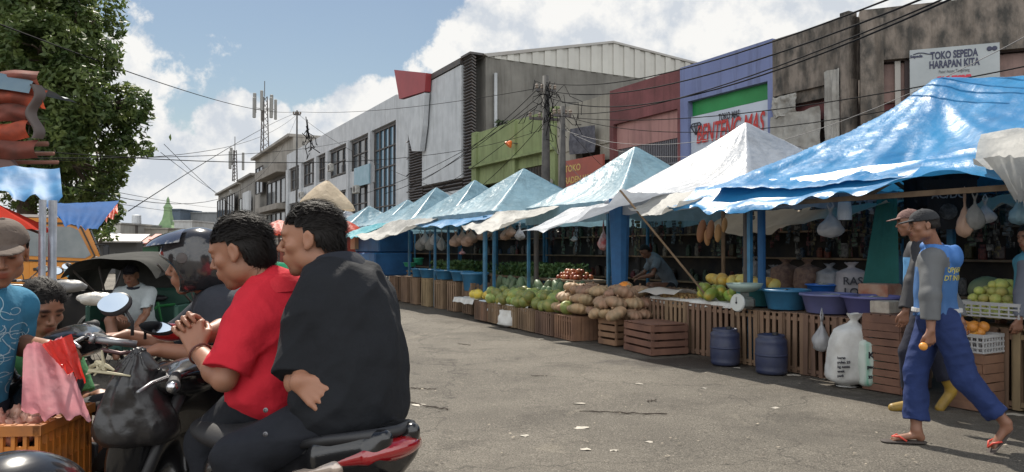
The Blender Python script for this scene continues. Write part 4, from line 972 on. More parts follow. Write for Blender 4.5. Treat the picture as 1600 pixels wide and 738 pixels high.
def wr(X, Y, k=0.0): return float(.6 * fn1(X, Y, k, 1.1) + .3 * fn1(X, Y, k + 3, 3.1) + .14 * fn1(X + .4 * Y, Y * 2, k, 7.0))
def tent(label, X, Y, H, hw, eave, m, group='peaked canopies over the stalls', legs=True, seed=0, val=.22, hwy=None, sagk=.16):
    hwy = hwy or hw; o = empty('market_tent', S(X, Y), TH); tag(o, label, 'tent', group)
    def hgt(u, v):
        r = max(abs(u), abs(v)); e = 1 - r; a = abs(abs(u) - abs(v)) / max(r, .2)
        z = eave + (H - eave) * e ** 1.12 - sagk * 4 * r * (1 - r) * min(1, a * 1.5) * .5; z += .07 * wr(u * 2.2 + seed, v * 2.2, seed) * min(1, r * 2) ** .5
        z += .03 * fn1(math.atan2(v, u) * 3, r * .5, seed, 2.2) * min(1, 1.6 * (1 - abs(1 - 2 * r)))
        return z - (.05 * (abs(fn1(u * 4, v * 4, seed, 1.7))) if r > .97 else 0)
    c = MB(); CR = [(-1, -1), (1, -1), (1, 1), (-1, 1)]
    for side in range(4):
        (ax, ay), (bx, by) = CR[side], CR[(side + 1) % 4]
        def g(a, b, ax=ax, ay=ay, bx=bx, by=by):
            r = max(b, .012); u, v = (ax + (bx - ax) * a) * r, (ay + (by - ay) * a) * r; return Vector((u * hw, v * hwy, hgt(u, v)))
        c.grid(g, 28, 24)
    cano = c.build('canopy', m, o, smooth=True, weld=True)
    c = MB()
    for side in range(4):
        def f(a, b, side=side):
            u = 2 * a - 1; p = [(u, -1), (1, u), (-u, 1), (-1, -u)][side]
            return Vector((p[0] * hw, p[1] * hwy, hgt(*p) - b * (val + .05 * fn1(a * 14, side, seed, 1.0)))) + Vector((.02, .0, 0)) * math.sin(a * 40) * b
        c.grid(f, 32, 2)
    c.build('valance', m, o, smooth=True)
    if legs:
        for (a, b_) in ((-1, -1), (1, -1), (1, 1), (-1, 1)):
            l = MB(); l.box((a * hw * .97, b_ * hwy * .97, eave / 2), (.05, .05, eave)); l.build('leg', M_leg, o)
        l = MB()
        for (a, b_) in ((-1, -1), (1, -1), (1, 1), (-1, 1)): l.bar((a * hw * .96, b_ * hwy * .96, eave - .03), (0, 0, H - .06), .025)
        pr = [(-1, -1), (1, -1), (1, 1), (-1, 1)]
        for i in range(4):
            a, b_ = pr[i], pr[(i + 1) % 4]; l.bar((a[0] * hw * .96, a[1] * hwy * .96, eave - .1), (b_[0] * hw * .96, b_[1] * hwy * .96, eave - .1), .025)
        l.build('roof_frame', M_leg, o)
    return o
tent('silver white peaked tent covering the gold shop banner\'s lower corner', 8.5, 8.21, 3.36, 1.55, 2.18, T_white, seed=1)
tent('pale teal peaked tent below the faded red shop sign', 8.5, 10.95, 3.32, 1.5, 2.2, T_teal, seed=2, val=.32)
tent('pale teal tent with faint stains in front of the green shop', 8.5, 15.2, 3.33, 1.65, 2.2, T_teal, seed=3)
tent('pale teal tent under the clad building, first left of the green shop', 8.5, 17.9, 3.28, 1.4, 2.2, T_teal, seed=4)
tent('pale teal tent under the clad building, second left of the green shop', 8.5, 20.6, 3.28, 1.4, 2.2, T_teal, seed=5)
tent('small pale tent beside the blue covered handcart stall', 8.7, 23.6, 3.1, 1.4, 2.2, T_teal, seed=6)
tent('small far tent just right of the beige umbrella', 8.6, 27.6, 3.1, 1.4, 2.2, T_teal, seed=7)
tent('far whitish tent behind the black shirt rider', 8.7, 31.0, 3.1, 1.4, 2.2, T_white, seed=8)
tent('farthest pale tent of the row at the street bend', 8.9, 36.0, 3.1, 1.5, 2.2, T_teal, seed=9)

# the big blue tarpaulin over the two nearest stalls
o = empty('blue_tarpaulin', S(8.5, 4.0), TH); tag(o, 'huge shiny bright blue tarpaulin spread over the nearest stalls', 'tarpaulin')
def bh(x, y):                       # local around (8.5, 4): x -2.1..2.2, y -4.2..3.0
    ex = 1 - abs(x) / 2.0; ey = (3.0 - y) / 1.75 if y > 1.25 else 1
    t = max(-.08, min(ex, ey, 1)); z = 2.12 + 1.22 * (abs(t) ** 1.06 if t > 0 else t) ; rr = 1 - t
    z -= .12 * 4 * max(t, 0) * (1 - t) * .6; z += .10 * wr(x * 1.3, y * 1.3, 21) * min(1, rr + .35) + .035 * abs(fn1(x * 2 + y, y - x * .6, 8, 3.3))
    an = math.atan2(y - 1.25, x); rp = math.hypot(x, y - 1.25); z += .10 * fn1(an * 4, rp * .35, 5, 1.6) * min(1, rp * .8) + .05 * fn1(an * 13, rp * .5, 6, 1.3) * min(1, rp * .5) + .07 * math.exp(-((y - 1.25) / .35) ** 2 - (x / .5) ** 2)
    z += .10 * math.sin((y + 4.2) * 2.1) * (1 - t) * .5 - .14 * max(0, min(1, (1.0 - y) / 1.2)) * max(t, 0)
    return z
c = MB(); c.grid(lambda a, b: Vector((-2.05 + 4.2 * a, -4.4 + 7.3 * b, bh(-2.05 + 4.2 * a, -4.4 + 7.3 * b))), 110, 180); part(o, 'sheet', c, T_blue, smooth=True)
c = MB()
for k in range(5): y = -4 + k * 1.6; c.bar((-1.9, y, 1.93), (0, y, 2.72), .04); c.bar((1.9, y, 1.93), (0, y, 2.72), .04)
c.bar((0, -4.3, 2.75), (0, 1.2, 2.85), .05); c.bar((-1.9, -4.3, 1.92), (-1.9, 2.7, 1.92), .05); c.bar((1.9, -4.3, 1.92), (1.9, 2.7, 1.92), .05); part(o, 'roof_frame', c, M_wood)
for (a, b_) in ((-1.95, -1.55), (-1.95, -3.9), (1.95, 2.8), (1.95, -1.5), (1.95, -4.2), (.2, 1.2)):
    c = MB(); c.box((a, b_, 1.0), (.07, .07, 2.0)); part(o, 'post', c, M_leg)

def drape(name, label, pts, m, sag=.12, nu=36, nv=14, amp=.06, seed=0, ragged=.05, group=None, cat='tarpaulin'):
    a, b, c_, d = [Vector(p) for p in pts]        # a-b back edge, d-c front edge
    org = a.copy(); m_ = MB()
    def f(u, v):
        p = a.lerp(b, u).lerp(d.lerp(c_, u), v); p.z -= sag * 4 * u * (1 - u) * v + sag * v * (1 - v)
        p.z += amp * wr(u * 3 + seed, v * 2, seed) * 1.2 + .35 * amp * math.sin(u * 21 + seed) * v; p += Vector((0, -1, 0)) * amp * .6 * fn1(u * 9, v, seed, 1)
        if v > .98: p.z += ragged * fn1(u * 18, seed, 0, 1)
        return p - org
    m_.grid(f, nu, nv); return tag(m_.build(name, m, loc=org, smooth=True), label, cat, group)
def SZ(X, Y, z): return S(X, Y, z)
def PX(px, X, z): return S(X, fY(px, X), z)     # photo column on the plane at X
drape('awning_sheet', 'white awning sheet stretched out on a slanted bamboo pole before the silver tent', [SZ(7.0, 8.0, 2.2), SZ(7.0, 10.8, 2.15), SZ(6.0, 10.9, 1.72), SZ(6.1, 8.15, 2.2)], T_white, .16, seed=2, amp=.09)
drape('awning_sheet', 'dirty pale sheet hanging down next to the slanted bamboo pole', [SZ(6.9, 6.9, 2.2), SZ(6.8, 8.3, 2.18), SZ(6.2, 8.15, 1.98), SZ(6.2, 7.1, 2.0)], T_grey, .14, seed=3)
drape('awning_sheet', 'grey tattered awning sheet in front of the second pale teal tent', [SZ(7.0, 11.2, 2.18), SZ(6.9, 13.8, 2.15), SZ(6.2, 13.7, 1.88), SZ(6.1, 11.2, 1.95)], T_grey, .16, seed=4, amp=.1)
drape('awning_sheet', 'blue and white awning strip under the stained pale tent', [SZ(7.0, 13.4, 2.2), SZ(7.0, 16.9, 2.2), SZ(6.4, 16.9, 2.0), SZ(6.5, 13.4, 2.02)], T_blue, .1, seed=5)
drape('awning_sheet', 'deep grey awning sheet sagging over the basins at the far stall', [SZ(7.0, 16.4, 2.22), SZ(7.0, 20.4, 2.2), SZ(6.0, 20.6, 1.75), SZ(6.2, 16.6, 2.0)], T_grey, .18, seed=6, amp=.1)
drape('awning_sheet', 'bright cyan awning flap left of the sagging grey one', [SZ(7.0, 20.3, 2.2), SZ(7.0, 23.0, 2.15), SZ(6.3, 23.2, 1.85), SZ(6.2, 20.5, 1.85)], T_cyan, .1, seed=7)
drape('awning_sheet', 'blue ragged front flap hanging along the edge of the big tarpaulin, left length', [SZ(6.75, 4.1, 2.28), SZ(6.7, 7.35, 2.2), SZ(6.25, 7.4, 1.93), SZ(6.3, 4.1, 2.02)], T_blue, .1, seed=8, amp=.08, ragged=.14, nu=70)
drape('awning_sheet', 'blue ragged front flap hanging along the edge of the big tarpaulin, right length', [SZ(6.75, .6, 2.3), SZ(6.7, 4.2, 2.3), SZ(6.25, 4.1, 2.08), SZ(6.2, .6, 2.02)], T_blue, .14, seed=9, amp=.08, ragged=.14, nu=70)
drape('awning_sheet', 'silver grey sheet thrown over the right end of the blue tarpaulin', [SZ(7.0, 1.2, 2.45), SZ(6.95, 3.85, 2.46), SZ(6.22, 3.55, 2.14), SZ(6.15, 1.2, 2.05)], T_grey, .03, seed=10, amp=.13, ragged=.1, nu=60, nv=24)
drape('awning_sheet', 'grey tatter of sheet hanging down below the silver grey sheet', [SZ(6.16, 3.0, 2.12), SZ(6.18, 3.42, 2.14), SZ(6.2, 3.2, 1.82), SZ(6.15, 3.08, 1.80)], T_grey, .04, seed=11, amp=.06, ragged=.05)
drape('awning_sheet', 'pale inner sheet glowing under the big tarpaulin between the posts', [SZ(8.3, 5.5, 2.0), SZ(8.4, 7.8, 1.92), SZ(7.9, 7.8, 1.75), SZ(7.8, 5.4, 1.95)], T_beige, .12, seed=12)
drape('awning_sheet', 'pale inner sheet glowing behind the hanging squashes', [SZ(9.2, 7.6, 2.05), SZ(9.2, 9.4, 2.0), SZ(8.7, 9.4, 1.75), SZ(8.7, 7.6, 1.72)], T_beige, .1, seed=13)
drape('awning_sheet', 'small pale sheet tied above the two walking men', [SZ(8.3, 3.6, 2.1), SZ(8.3, 4.6, 1.95), SZ(7.8, 4.5, 1.82), SZ(7.8, 3.6, 1.98)], T_beige, .06, seed=14)
drape('hanging_curtain', 'teal green curtain hanging behind the walking men', [SZ(7.9, fY(1402, 7.9), 2.0), SZ(7.9, fY(1372, 7.9), 2.0), SZ(7.85, fY(1352, 7.9), 1.0), SZ(7.85, fY(1408, 7.9), 1.0)], tarp('cloth_teal', (.04, .22, .19), rough=.8), .03, seed=15, amp=.05, cat='curtain')
o = empty('slanted_pole', S(6.1, 8.2, 0)); tag(o, 'slanted bamboo pole holding up the corner of the white awning', 'pole'); c = MB(); c.tube([(0, 0, 2.22), PX(1110, 6.95, .72) - S(6.1, 8.2)], .015, 8); part(o, 'shaft', c, M_wood)
# thick fabric wrapped blue pillar and inner posts
def post(label, px, X, z0, z1, r0, r1, m):
    o = PX(px, X, 0); c = MB(); c.tube([(0, 0, z0), (0, 0, z1)], [r0, r1], 10); tag(c.build('post', m, loc=o), label, 'post')
post('thick blue cloth wrapped pillar above the pumpkins', 968, 7.0, 0, 2.2, .10, .17, mat('blue_cloth', (.02, .11, .26), .7, (.015, .08, .2), ns=4, bump=.4, bs=12))
post('blue post at the left end of the melon stall', 758, 6.75, 0, 2.1, .05, .05, M_leg)
post('grey post between the melon stall and the inner vegetable table', 838, 7.4, 0, 2.2, .05, .05, M_steel)
post('dark blue post left of the pair behind the weighing scale', 1166, 7.3, 0, 2.1, .04, .04, M_steel)
post('dark blue post right of the pair behind the weighing scale', 1190, 7.3, 0, 2.1, .05, .05, mat('blue_cloth', (.02, .11, .26)))
post('pale inner pole leaning behind the hanging squashes', 1130, 8.3, 0, 2.2, .03, .03, M_wood)

# dark kiosks behind the tents
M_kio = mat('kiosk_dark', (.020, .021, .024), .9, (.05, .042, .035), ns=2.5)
M_tin = mat('tin_roof', (.16, .13, .11), .7, (.10, .07, .05), ns=2)
kl = ['behind the big blue tarpaulin', 'behind the silver white tent', 'behind the pumpkin stall', 'behind the melon stall', 'behind the hanging bags of the far stall', 'at the far left of the stall row', 'behind the nearest fruit heap']
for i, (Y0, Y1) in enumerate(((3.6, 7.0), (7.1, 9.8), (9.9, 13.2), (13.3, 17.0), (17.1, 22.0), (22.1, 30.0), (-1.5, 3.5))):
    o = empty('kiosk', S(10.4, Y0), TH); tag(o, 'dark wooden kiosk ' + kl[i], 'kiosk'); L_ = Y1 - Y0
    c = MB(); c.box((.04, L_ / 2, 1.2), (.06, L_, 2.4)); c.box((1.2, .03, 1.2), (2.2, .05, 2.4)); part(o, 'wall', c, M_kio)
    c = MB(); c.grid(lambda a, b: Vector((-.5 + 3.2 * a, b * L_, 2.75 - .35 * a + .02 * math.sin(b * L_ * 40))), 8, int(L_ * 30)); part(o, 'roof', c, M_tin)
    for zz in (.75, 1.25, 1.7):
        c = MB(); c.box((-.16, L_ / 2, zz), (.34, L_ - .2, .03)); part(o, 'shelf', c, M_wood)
# goods on the kiosk shelves: packets and jars
PK = [mat('packet%d' % i, c, .5, tuple(x * .3 for x in c), ns=22, objvar=.3) for i, c in enumerate([(.16, .03, .025), (.14, .11, .04), (.03, .07, .12), (.17, .16, .15), (.04, .07, .04), (.07, .04, .03), (.2, .15, .12)])]
proto = []
for i, m in enumerate(PK):
    c = MB()
    if i % 2: c.box((0, 0, .09), (.1, .14, .18), bev=.02)
    else: c.lathe([(.05, 0), (.055, .02), (.055, .13), (.035, .155), (.035, .18), (.0, .18)], n=10)
    proto.append(c.build('packet' if i % 2 else 'jar', m))
first = True
used = set()
for k in range(230):
    Y = random.uniform(3.8, 21.5); zz = random.choice((.75, 1.25, 1.7)); i = random.randrange(7); p = proto[i]
    q = p if i not in used else p.copy()
    if i in used: COL.objects.link(q)
    used.add(i)
    q.location = S(10.24 + random.uniform(-.08, .08), Y, zz + .016); q.rotation_euler = (0, 0, random.random() * 3); q.scale = (1, 1, random.uniform(.8, 1.5))
    tag(q, 'small %s on the shelves of the dark kiosks behind the stalls' % ('packet' if i % 2 else 'jar'), 'packet' if i % 2 else 'jar', 'goods on the kiosk shelves')

# ---- crates
W1 = mat('crate_wood', (.25, .165, .10), .8, (.125, .082, .05), ns=3, bump=.3, bs=30, objvar=.28, stretch=(1, 1, .3)); W2 = mat('crate_wood_red', (.23, .125, .075), .8, (.14, .075, .048), ns=3, bump=.3, bs=30, objvar=.28)
def crate_mesh(w, d, h, vert=True, gap=.28, seed=0, sw=.075):
    rg = random.Random(seed); c = MB(); t = .012; j = lambda a: rg.uniform(-a, a)
    for sx in (-1, 1):
        for sy in (-1, 1): c.box((sx * (w / 2 - .025), sy * (d / 2 - .025), h / 2), (.035, .035, h - .004))
    def face(L_, put, zl, zh):
        if vert:
            n = max(2, round(L_ / (sw * (1 + gap)))); 
            for k in range(n): put((k + .5) * L_ / n - L_ / 2 + j(.004), (zl + zh) / 2 + j(.004), L_ / n * (1 - gap / (1 + gap)) * rg.uniform(.85, 1.1), zh - zl, j(.02))
        else:
            n = max(2, round((zh - zl) / (sw * (1 + gap))))
            for k in range(n): put(j(.004), zl + (k + .5) * (zh - zl) / n, L_, (zh - zl) / n * (1 - gap / (1 + gap)) * rg.uniform(.9, 1.05), j(.01))
    for s_ in (-1, 1):
        face(w, lambda a, z, l, hh, r, s_=s_: c.box((a, s_ * (d / 2 - .001), z), (l, t, hh), rot=Matrix.Rotation(r, 3, 'Y')), .0, h)
        face(d, lambda a, z, l, hh, r, s_=s_: c.box((s_ * (w / 2 - .001), a, z), (t, l - .02, hh), rot=Matrix.Rotation(r, 3, 'X')), .0, h)
    n = max(3, round(d / .10))
    for z in (.012, h + .004):
        for k in range(n): c.box((j(.004), (k + .5) * d / n - d / 2, z), (w + .01, d / n * .82, t))
    if vert:
        for z in (.05, h - .06):
            for s_ in (-1, 1): c.box((0, s_ * (d / 2 - .017), z), (w - .03, .014, .04)); c.box((s_ * (w / 2 - .017), 0, z), (.014, d - .08, .04))
    return c
def place(name, mb_or_obj, m, X, Y, z, rz, label, cat, group=None, smooth=False):
    if isinstance(mb_or_obj, MB): o = mb_or_obj.build(name, m, smooth=smooth)
    else: o = mb_or_obj.copy(); COL.objects.link(o)
    o.location = S(X, Y, z); o.rotation_euler = (0, 0, TH + rz); tag(o, label, cat, group); return o
cr_hi = None; cr_his = [crate_mesh(.46, .46, .68, seed=s_) for s_ in range(4)]; cr_objs = [None] * 4
def hi_crate(X, Y, rz, label, group, m=W1, zs=1.0, i=[0]):
    k = i[0] % 4; i[0] += 1
    o = place('wooden_crate', cr_objs[k] if cr_objs[k] else cr_his[k], m, X, Y, 0, rz, label, 'crate', group)
    if not cr_objs[k]: cr_objs[k] = o
    o.scale = (1, 1, zs); return o
def row(pa, pb, Xf, n, group, lab, zs=1.0, dx=.24):
    Y0, Y1 = fY(pb, Xf), fY(pa, Xf)
    for k in range(n): hi_crate(Xf + dx + random.uniform(-.03, .03), Y0 + (k + .5) * (Y1 - Y0) / n, random.uniform(-.09, .09), lab, group, zs=zs * random.uniform(.965, 1.0))
row(1146, 1400, 6.78, 6, 'upended crates under the blue basins', 'upended slatted crate in the row carrying the blue and purple basins', 1.0)
row(987, 1140, 6.85, 5, 'upended crates under the mango cloth', 'upended slatted crate in the row under the white cloth and mangoes', 1.0)
row(606, 742, 6.75, 7, 'upended crates at the far basin stall', 'upended dark slatted crate in the row at the far basin stall', 1.0)
row(1496, 1640, 6.9, 4, 'upended crates under the guava heap', 'upended slatted crate in the row under the heap of green yellow fruit', 1.05)
# red box right behind the walking men
place('wooden_box', crate_mesh(.42, .4, .75, False, .05, 9), W2, 6.85, fY(1395, 6.85), 0, .05, 'reddish wooden box beside the green white sack', 'crate')
# two low horizontal crates
lo1 = place('wooden_crate', crate_mesh(.52, .42, .40, False, .35, 5), W2, 6.62, fY(968, 6.6), 0, .05, 'reddish brown low crate left of its twin in front of the pumpkins', 'crate', 'low crates in front of the pumpkins')
place('wooden_crate', crate_mesh(.56, .72, .40, False, .30, 6), W2, 6.52, fY(1026, 6.55), 0, -.12, 'wide low crate with horizontal slats nearest the street, right of its twin', 'crate', 'low crates in front of the pumpkins')
for k in range(6):
    Y = 9.75 + k * .68; X = 6.42 + .04 * k
    place('wooden_crate', crate_mesh(.5, .62, .36, True, .22, 20 + k, .06), W2 if k < 1 else W1, X, Y, 0, -.08, 'low slatted crate in the front row under the pumpkins and melons', 'crate', 'front crates of the pumpkin and melon stall')
for k in range(5):
    place('wooden_crate', crate_mesh(.5, .66, .46, True, .25, 40 + k), W1, 6.95 + .03 * k, 10.0 + k * .72, 0, -.05, 'low slatted crate in the second row hidden behind the pumpkins', 'crate', 'second row crates of the pumpkin and melon stall')
place('produce_box', crate_mesh(.35, .35, .34, False, .03, 77), W2, 6.55, fY(768, 6.5), 0, .1, 'small brown box at the left corner of the melon stall', 'box')
# --- sacks, cloths
def sack_mesh(w, d, h, seed, tied=True, lean=0.0):
    m_ = MB(); rg = random.Random(seed); n = 26; rows = 22
    def f(u, v):
        a = u * 2 * math.pi; z = v * h; body = min(1, (v / .10) ** .5 if v < .10 else 1); up = 1.0 if v < .78 else max(.16, 1 - ((v - .78) / .10) ** 1.1 * .82) if v < .90 else .16 + (v - .9) * 3.2
        if not tied: up = 1 - .12 * v
        r = body * up * (1 + .06 * math.sin(v * 5)); ca, sa = math.cos(a), math.sin(a); e = .72
        x = (abs(ca) ** e) * (1 if ca > 0 else -1); y = (abs(sa) ** e) * (1 if sa > 0 else -1)
        k = 1 + .16 * fn1(x * 1.5 + seed, y * 1.5, v * 3, 2.2) + .05 * fn1(x * 3, y * 3 + seed, v * 8, 3)
        return Vector((x * w / 2 * r * k + lean * v * v, y * d / 2 * r * k, z * (1 + .04 * fn1(x, y, seed, 3))))
    m_.grid(f, n, rows); m_.lathe([(0.001, 0.002), (w * .3, .001)], n=12, sy=d / w); return m_
SCK = mat('woven_sack_white', (.62, .62, .60), .6, (.48, .47, .44), ns=5, bump=.4, bs=60, bdist=.004)
def sack_text(o, s, size, x, y, z, rz, m=M_ink, tilt=0.0):
    M = Matrix.Translation((x, y, z)) @ Matrix.Rotation(rz, 4, 'Z') @ Matrix.Rotation(R(90), 4, 'X') @ Matrix.Rotation(tilt, 4, 'Z'); text_obj('lettering', s, m, o, size, M, bold=.001, depth=.012)
o = empty('rice_sack', PX(1322, 6.62, 0)); tag(o, 'fat white tied sack leaning on the crates left of the green white sack', 'sack', 'sacks on the ground before the basins'); part(o, 'bag', sack_mesh(.38, .30, .74, 1, lean=.09), SCK, smooth=True)
for k in range(5): sack_text(o, ('beras', 'pulen 25', 'kg netto', 'enak', 'padi')[k], .035, -.17, -.16, .30 - .045 * k, -.25, tilt=.05)
o = empty('rice_sack', PX(1358, 6.72, 0)); tag(o, 'slim green and white sack standing between the fat sack and the red box', 'sack', 'sacks on the ground before the basins'); part(o, 'bag', sack_mesh(.26, .24, .60, 2), mat('woven_sack_green', (.50, .55, .50), .6, (.12, .34, .24), ns=3, bump=.4, bs=60, thr=(.5, .6), bdist=.004, stretch=(1.2, 1.2, .12)), smooth=True)
sack_text(o, 'KR', .09, -.08, -.125, .32, 0); sack_text(o, 'padi', .05, -.09, -.125, .22, 0); sack_text(o, '25 kg', .04, -.08, -.125, .12, 0)
place('cloth_sack', sack_mesh(.36, .45, .30, 3, False), SCK, 6.35, fY(797, 6.35), 0, .3, 'lumpy off white sack on the road at the left end of the melon stall', 'sack', smooth=True)
def clothing_over(label, X0, X1, Y0, Y1, z, drop, m, seed):
    m_ = MB(); 
    def f(u, v):
        x = X0 + (X1 - X0) * v; y = Y0 + (Y1 - Y0) * u; s_ = max(0, .3 - v) / .3
        return Vector(((x if v > .3 else X0 + .3 * (X1 - X0) - .03 * s_ - .02), y, z + .025 + .02 * fn1(u * 8, v * 8, seed, 1) - drop * s_ * (1 + .5 * fn1(u * 5, 0, seed, 1)))) - Vector((X0, Y0, 0)) + Vector((.03 * fn1(u * 10, v * 3, seed, 1) * s_ * 2, 0, 0))
    m_.grid(f, 36, 20); o = m_.build('cloth', m, loc=S(X0, Y0), rz=TH, smooth=True); tag(o, label, 'cloth', 'cloths laid over the crates')
clothing_over('white cloth draped over the crates under the mangoes', 6.62, 7.6, fY(1142, 6.8), fY(1008, 6.8), .69, .07, SCK, 1)
clothing_over('white cloth over the low crates of the melon stall, right piece', 6.18, 6.9, 11.25, 12.4, .37, .12, SCK, 2)
clothing_over('white cloth over the low crates of the melon stall, left piece', 6.24, 6.9, 12.5, 13.3, .37, .16, mat('pale_blue_plastic', (.45, .52, .56), .4), 3)
clothing_over('white plastic sheet on the small brown box at the melon stall', 6.25, 6.8, 13.5, 14.5, .36, .10, SCK, 4)
m_ = MB(); m_.grid(lambda u, v: Vector((-.25 + .5 * u, -.4 + .8 * v, .06 + .07 * math.sin(u * 3.2) + .04 * fn1(u * 4, v * 4, 3, 1))), 14, 14)
tag(m_.build('plastic_sheet', mat('thin_plastic_sheet', (.60, .55, .50), .35, transl=.3), loc=S(7.0, fY(1045, 7.0), .71), rz=TH, smooth=True), 'curled pale plastic sheet lying beside the mangoes', 'sheet')

# --- basins
def basin_mesh(r, h, mi=0):
    c = MB(); c.lathe([(r * .74, 0), (r * .78, .01), (r * .94, h * .86), (r * 1.03, h * .88), (r * 1.05, h * .93), (r * 1.03, h), (r * .97, h), (r * .93, h * .9), (r * .74, .02), (0, .02)], n=36); return c
BL = mat('plastic_blue', (.035, .16, .30), .4, (.03, .12, .22), ns=4); PU = mat('plastic_purple', (.12, .13, .28), .45, (.10, .11, .22), ns=4); TE = mat('plastic_teal', (.05, .22, .25), .45)
def basin(label, px, X, z, r, h, m, group='plastic basins on the crates', fill=None):
    o = PX(px, X, z); e = empty('basin', o); tag(e, label, 'basin', group); part(e, 'tub', basin_mesh(r, h), m, smooth=False)
    for p in e.children: p.data.polygons.foreach_set('use_smooth', [True] * len(p.data.polygons))
    c = MB(); c.grid(lambda u, v: Vector((r * .93 * v * math.cos(u * 6.283), r * .93 * v * math.sin(u * 6.283), h * .84 + .03 * fn1(u * 9, v * 6, px, 1) * (1 - v) + .03 * (1 - v))), 28, 8); part(e, 'contents', c, fill or mat('shaved_coconut', (.42, .42, .38), .8, (.22, .23, .2), ns=14, bump=.8, bs=40), smooth=True)
basin('teal basin behind the weighing scale', 1178, 7.15, .69, .24, .22, TE)
basin('bright blue basin, first right of the weighing scale', 1228, 7.05, .69, .27, .24, BL)
basin('light purple basin in the middle of the row', 1294, 7.05, .69, .30, .22, PU)
basin('purple basin at the right end of the row, behind the tied sack', 1362, 7.1, .69, .30, .22, mat('plastic_purple2', (.10, .10, .25), .45))
basin('small blue basket set behind the purple basins', 1285, 7.75, .84, .20, .13, mat('plastic_bright_blue', (.02, .12, .45), .4))
for px, l, m in ((655, 'left', BL), (672, 'second', BL), (697, 'middle', BL), (722, 'right', BL)): basin('%s blue basin in the row on the far basin stall' % l, px, 6.95, .69, .27 if px != 655 else .2, .22, m, 'basins on the far stall')
basin('large blue bin at the right end of the far basin stall', 742, 6.95, .5, .3, .4, BL, 'basins on the far stall')
basin('green bowl on the far basin stall', 641, 7.6, .9, .2, .12, mat('plastic_green', (.05, .35, .2), .4)); basin('second green bowl tilted on the far basin stall', 654, 7.9, .95, .15, .2, mat('plastic_green', (.05, .35, .2), .4))
# --- drums
DR = mat('drum_blue', (.016, .024, .065), .5, (.04, .045, .075), ns=4)
for px, X, lab in ((1132, 6.55, 'small dark blue plastic drum, left of the pair on the road'), (1204, 6.55, 'small dark blue plastic drum, right of the pair on the road')):
    o = empty('drum', PX(px, X, 0)); tag(o, lab, 'drum', 'blue drums on the road'); c = MB(); c.lathe([(.150, 0), (.168, .015), (.172, .05), (.168, .06), (.175, .10), (.176, .30), (.170, .31), (.174, .35), (.172, .38), (.150, .40), (.145, .41), (.150, .43), (.14, .44), (.13, .425), (0, .42)], n=28); part(o, 'barrel', c, DR, smooth=True)
    c = MB(); c.lathe([(.03, .42), (.035, .43), (.033, .455), (0, .455)], (.06, .04, 0), n=12); part(o, 'cap', c, mat('plastic_black', (.02, .02, .022), .5)); c = MB(); c.lathe([(.176, .2), (.181, .205), (.181, .22), (.176, .225)], n=28); part(o, 'rib', c, DR, smooth=True)
# --- weighing scale
o = empty('weighing_scale', PX(1163, 6.72, .69), TH - .5); tag(o, 'old dial weighing scale with a metal bowl between the mangoes and basins', 'scale')
M_sc = mat('scale_metal', (.16, .19, .18), .45, (.10, .10, .09), ns=6, metal=.3)
c = MB(); c.box((0, 0, .07), (.20, .24, .14), bev=.03); c.box((0, 0, .17), (.08, .08, .08)); part(o, 'base', c, M_sc); c = MB(); c.lathe([(.05, .19), (.12, .205), (.19, .25), (.215, .30), (.218, .30), (.195, .245), (.12, .215), (0, .20)], n=28); part(o, 'bowl', c, mat('bowl_enamel', (.25, .33, .30), .4), smooth=True)
c = MB(); c.lathe([(.105, 0), (.11, .02), (.10, .035), (0, .036)], (-.09, -.06, .07), axis=(-.85, -.5, .05), n=28); d_ = part(o, 'dial', c, mat('dial_face', (.50, .52, .50), .35)); c = MB(); c.bar((-.128, -.083, .07), (-.128, -.083, .14), .006); c.lathe([(.012, .0), (.012, .01), (0, .01)], (-.122, -.078, .07), axis=(-.85, -.5, .05), n=10); c.build('needle', M_ink, d_)

# --- fruit
def pumpkin_mesh(r, seed=0):
    m_ = MB(); m_.ell((0, 0, r * .6), (r * 1.05, r * 1.05, r * .62), 40, 12, fn=lambda q, a, t: 1 + .17 * abs(math.sin(a * 5)) ** .6 * math.sin(t) - .13 - .02 * math.cos(a + seed)); m_.tube([(0, 0, r * 1.16), (.01, 0, r * 1.34)], [.016, .012], 6); return m_
PM = mat('pumpkin_skin', (.34, .20, .12), .65, (.22, .16, .10), ns=7, bump=.25, bs=30, objvar=.25); OR = mat('pumpkin_flesh', (.75, .26, .03), .5, (.6, .2, .03), ns=8)
GY = mat('melon_green', (.17, .22, .06), .5, (.38, .33, .08), ns=5, objvar=.3, thr=(.45, .65)); YL = mat('melon_yellow', (.60, .40, .05), .45, (.45, .36, .08), ns=5, objvar=.2); MG_ = mat('mango_green', (.20, .28, .05), .4, (.48, .36, .05), ns=6, objvar=.25, thr=(.5, .7)); GU = mat('guava_skin', (.34, .38, .09), .5, (.50, .42, .12), ns=6, objvar=.25)
DG = mat('gourd_dark', (.08, .12, .06), .5, (.12, .16, .08), ns=5, objvar=.3)
def heap(proto, items, label, cat, group):
    for i, (X, Y, z, rot, s_) in enumerate(items):
        o = proto if i == 0 else proto.copy()
        if i: COL.objects.link(o)
        o.location = S(X, Y, z); o.rotation_euler = rot; o.scale = (s_,) * 3; tag(o, label, cat, group)
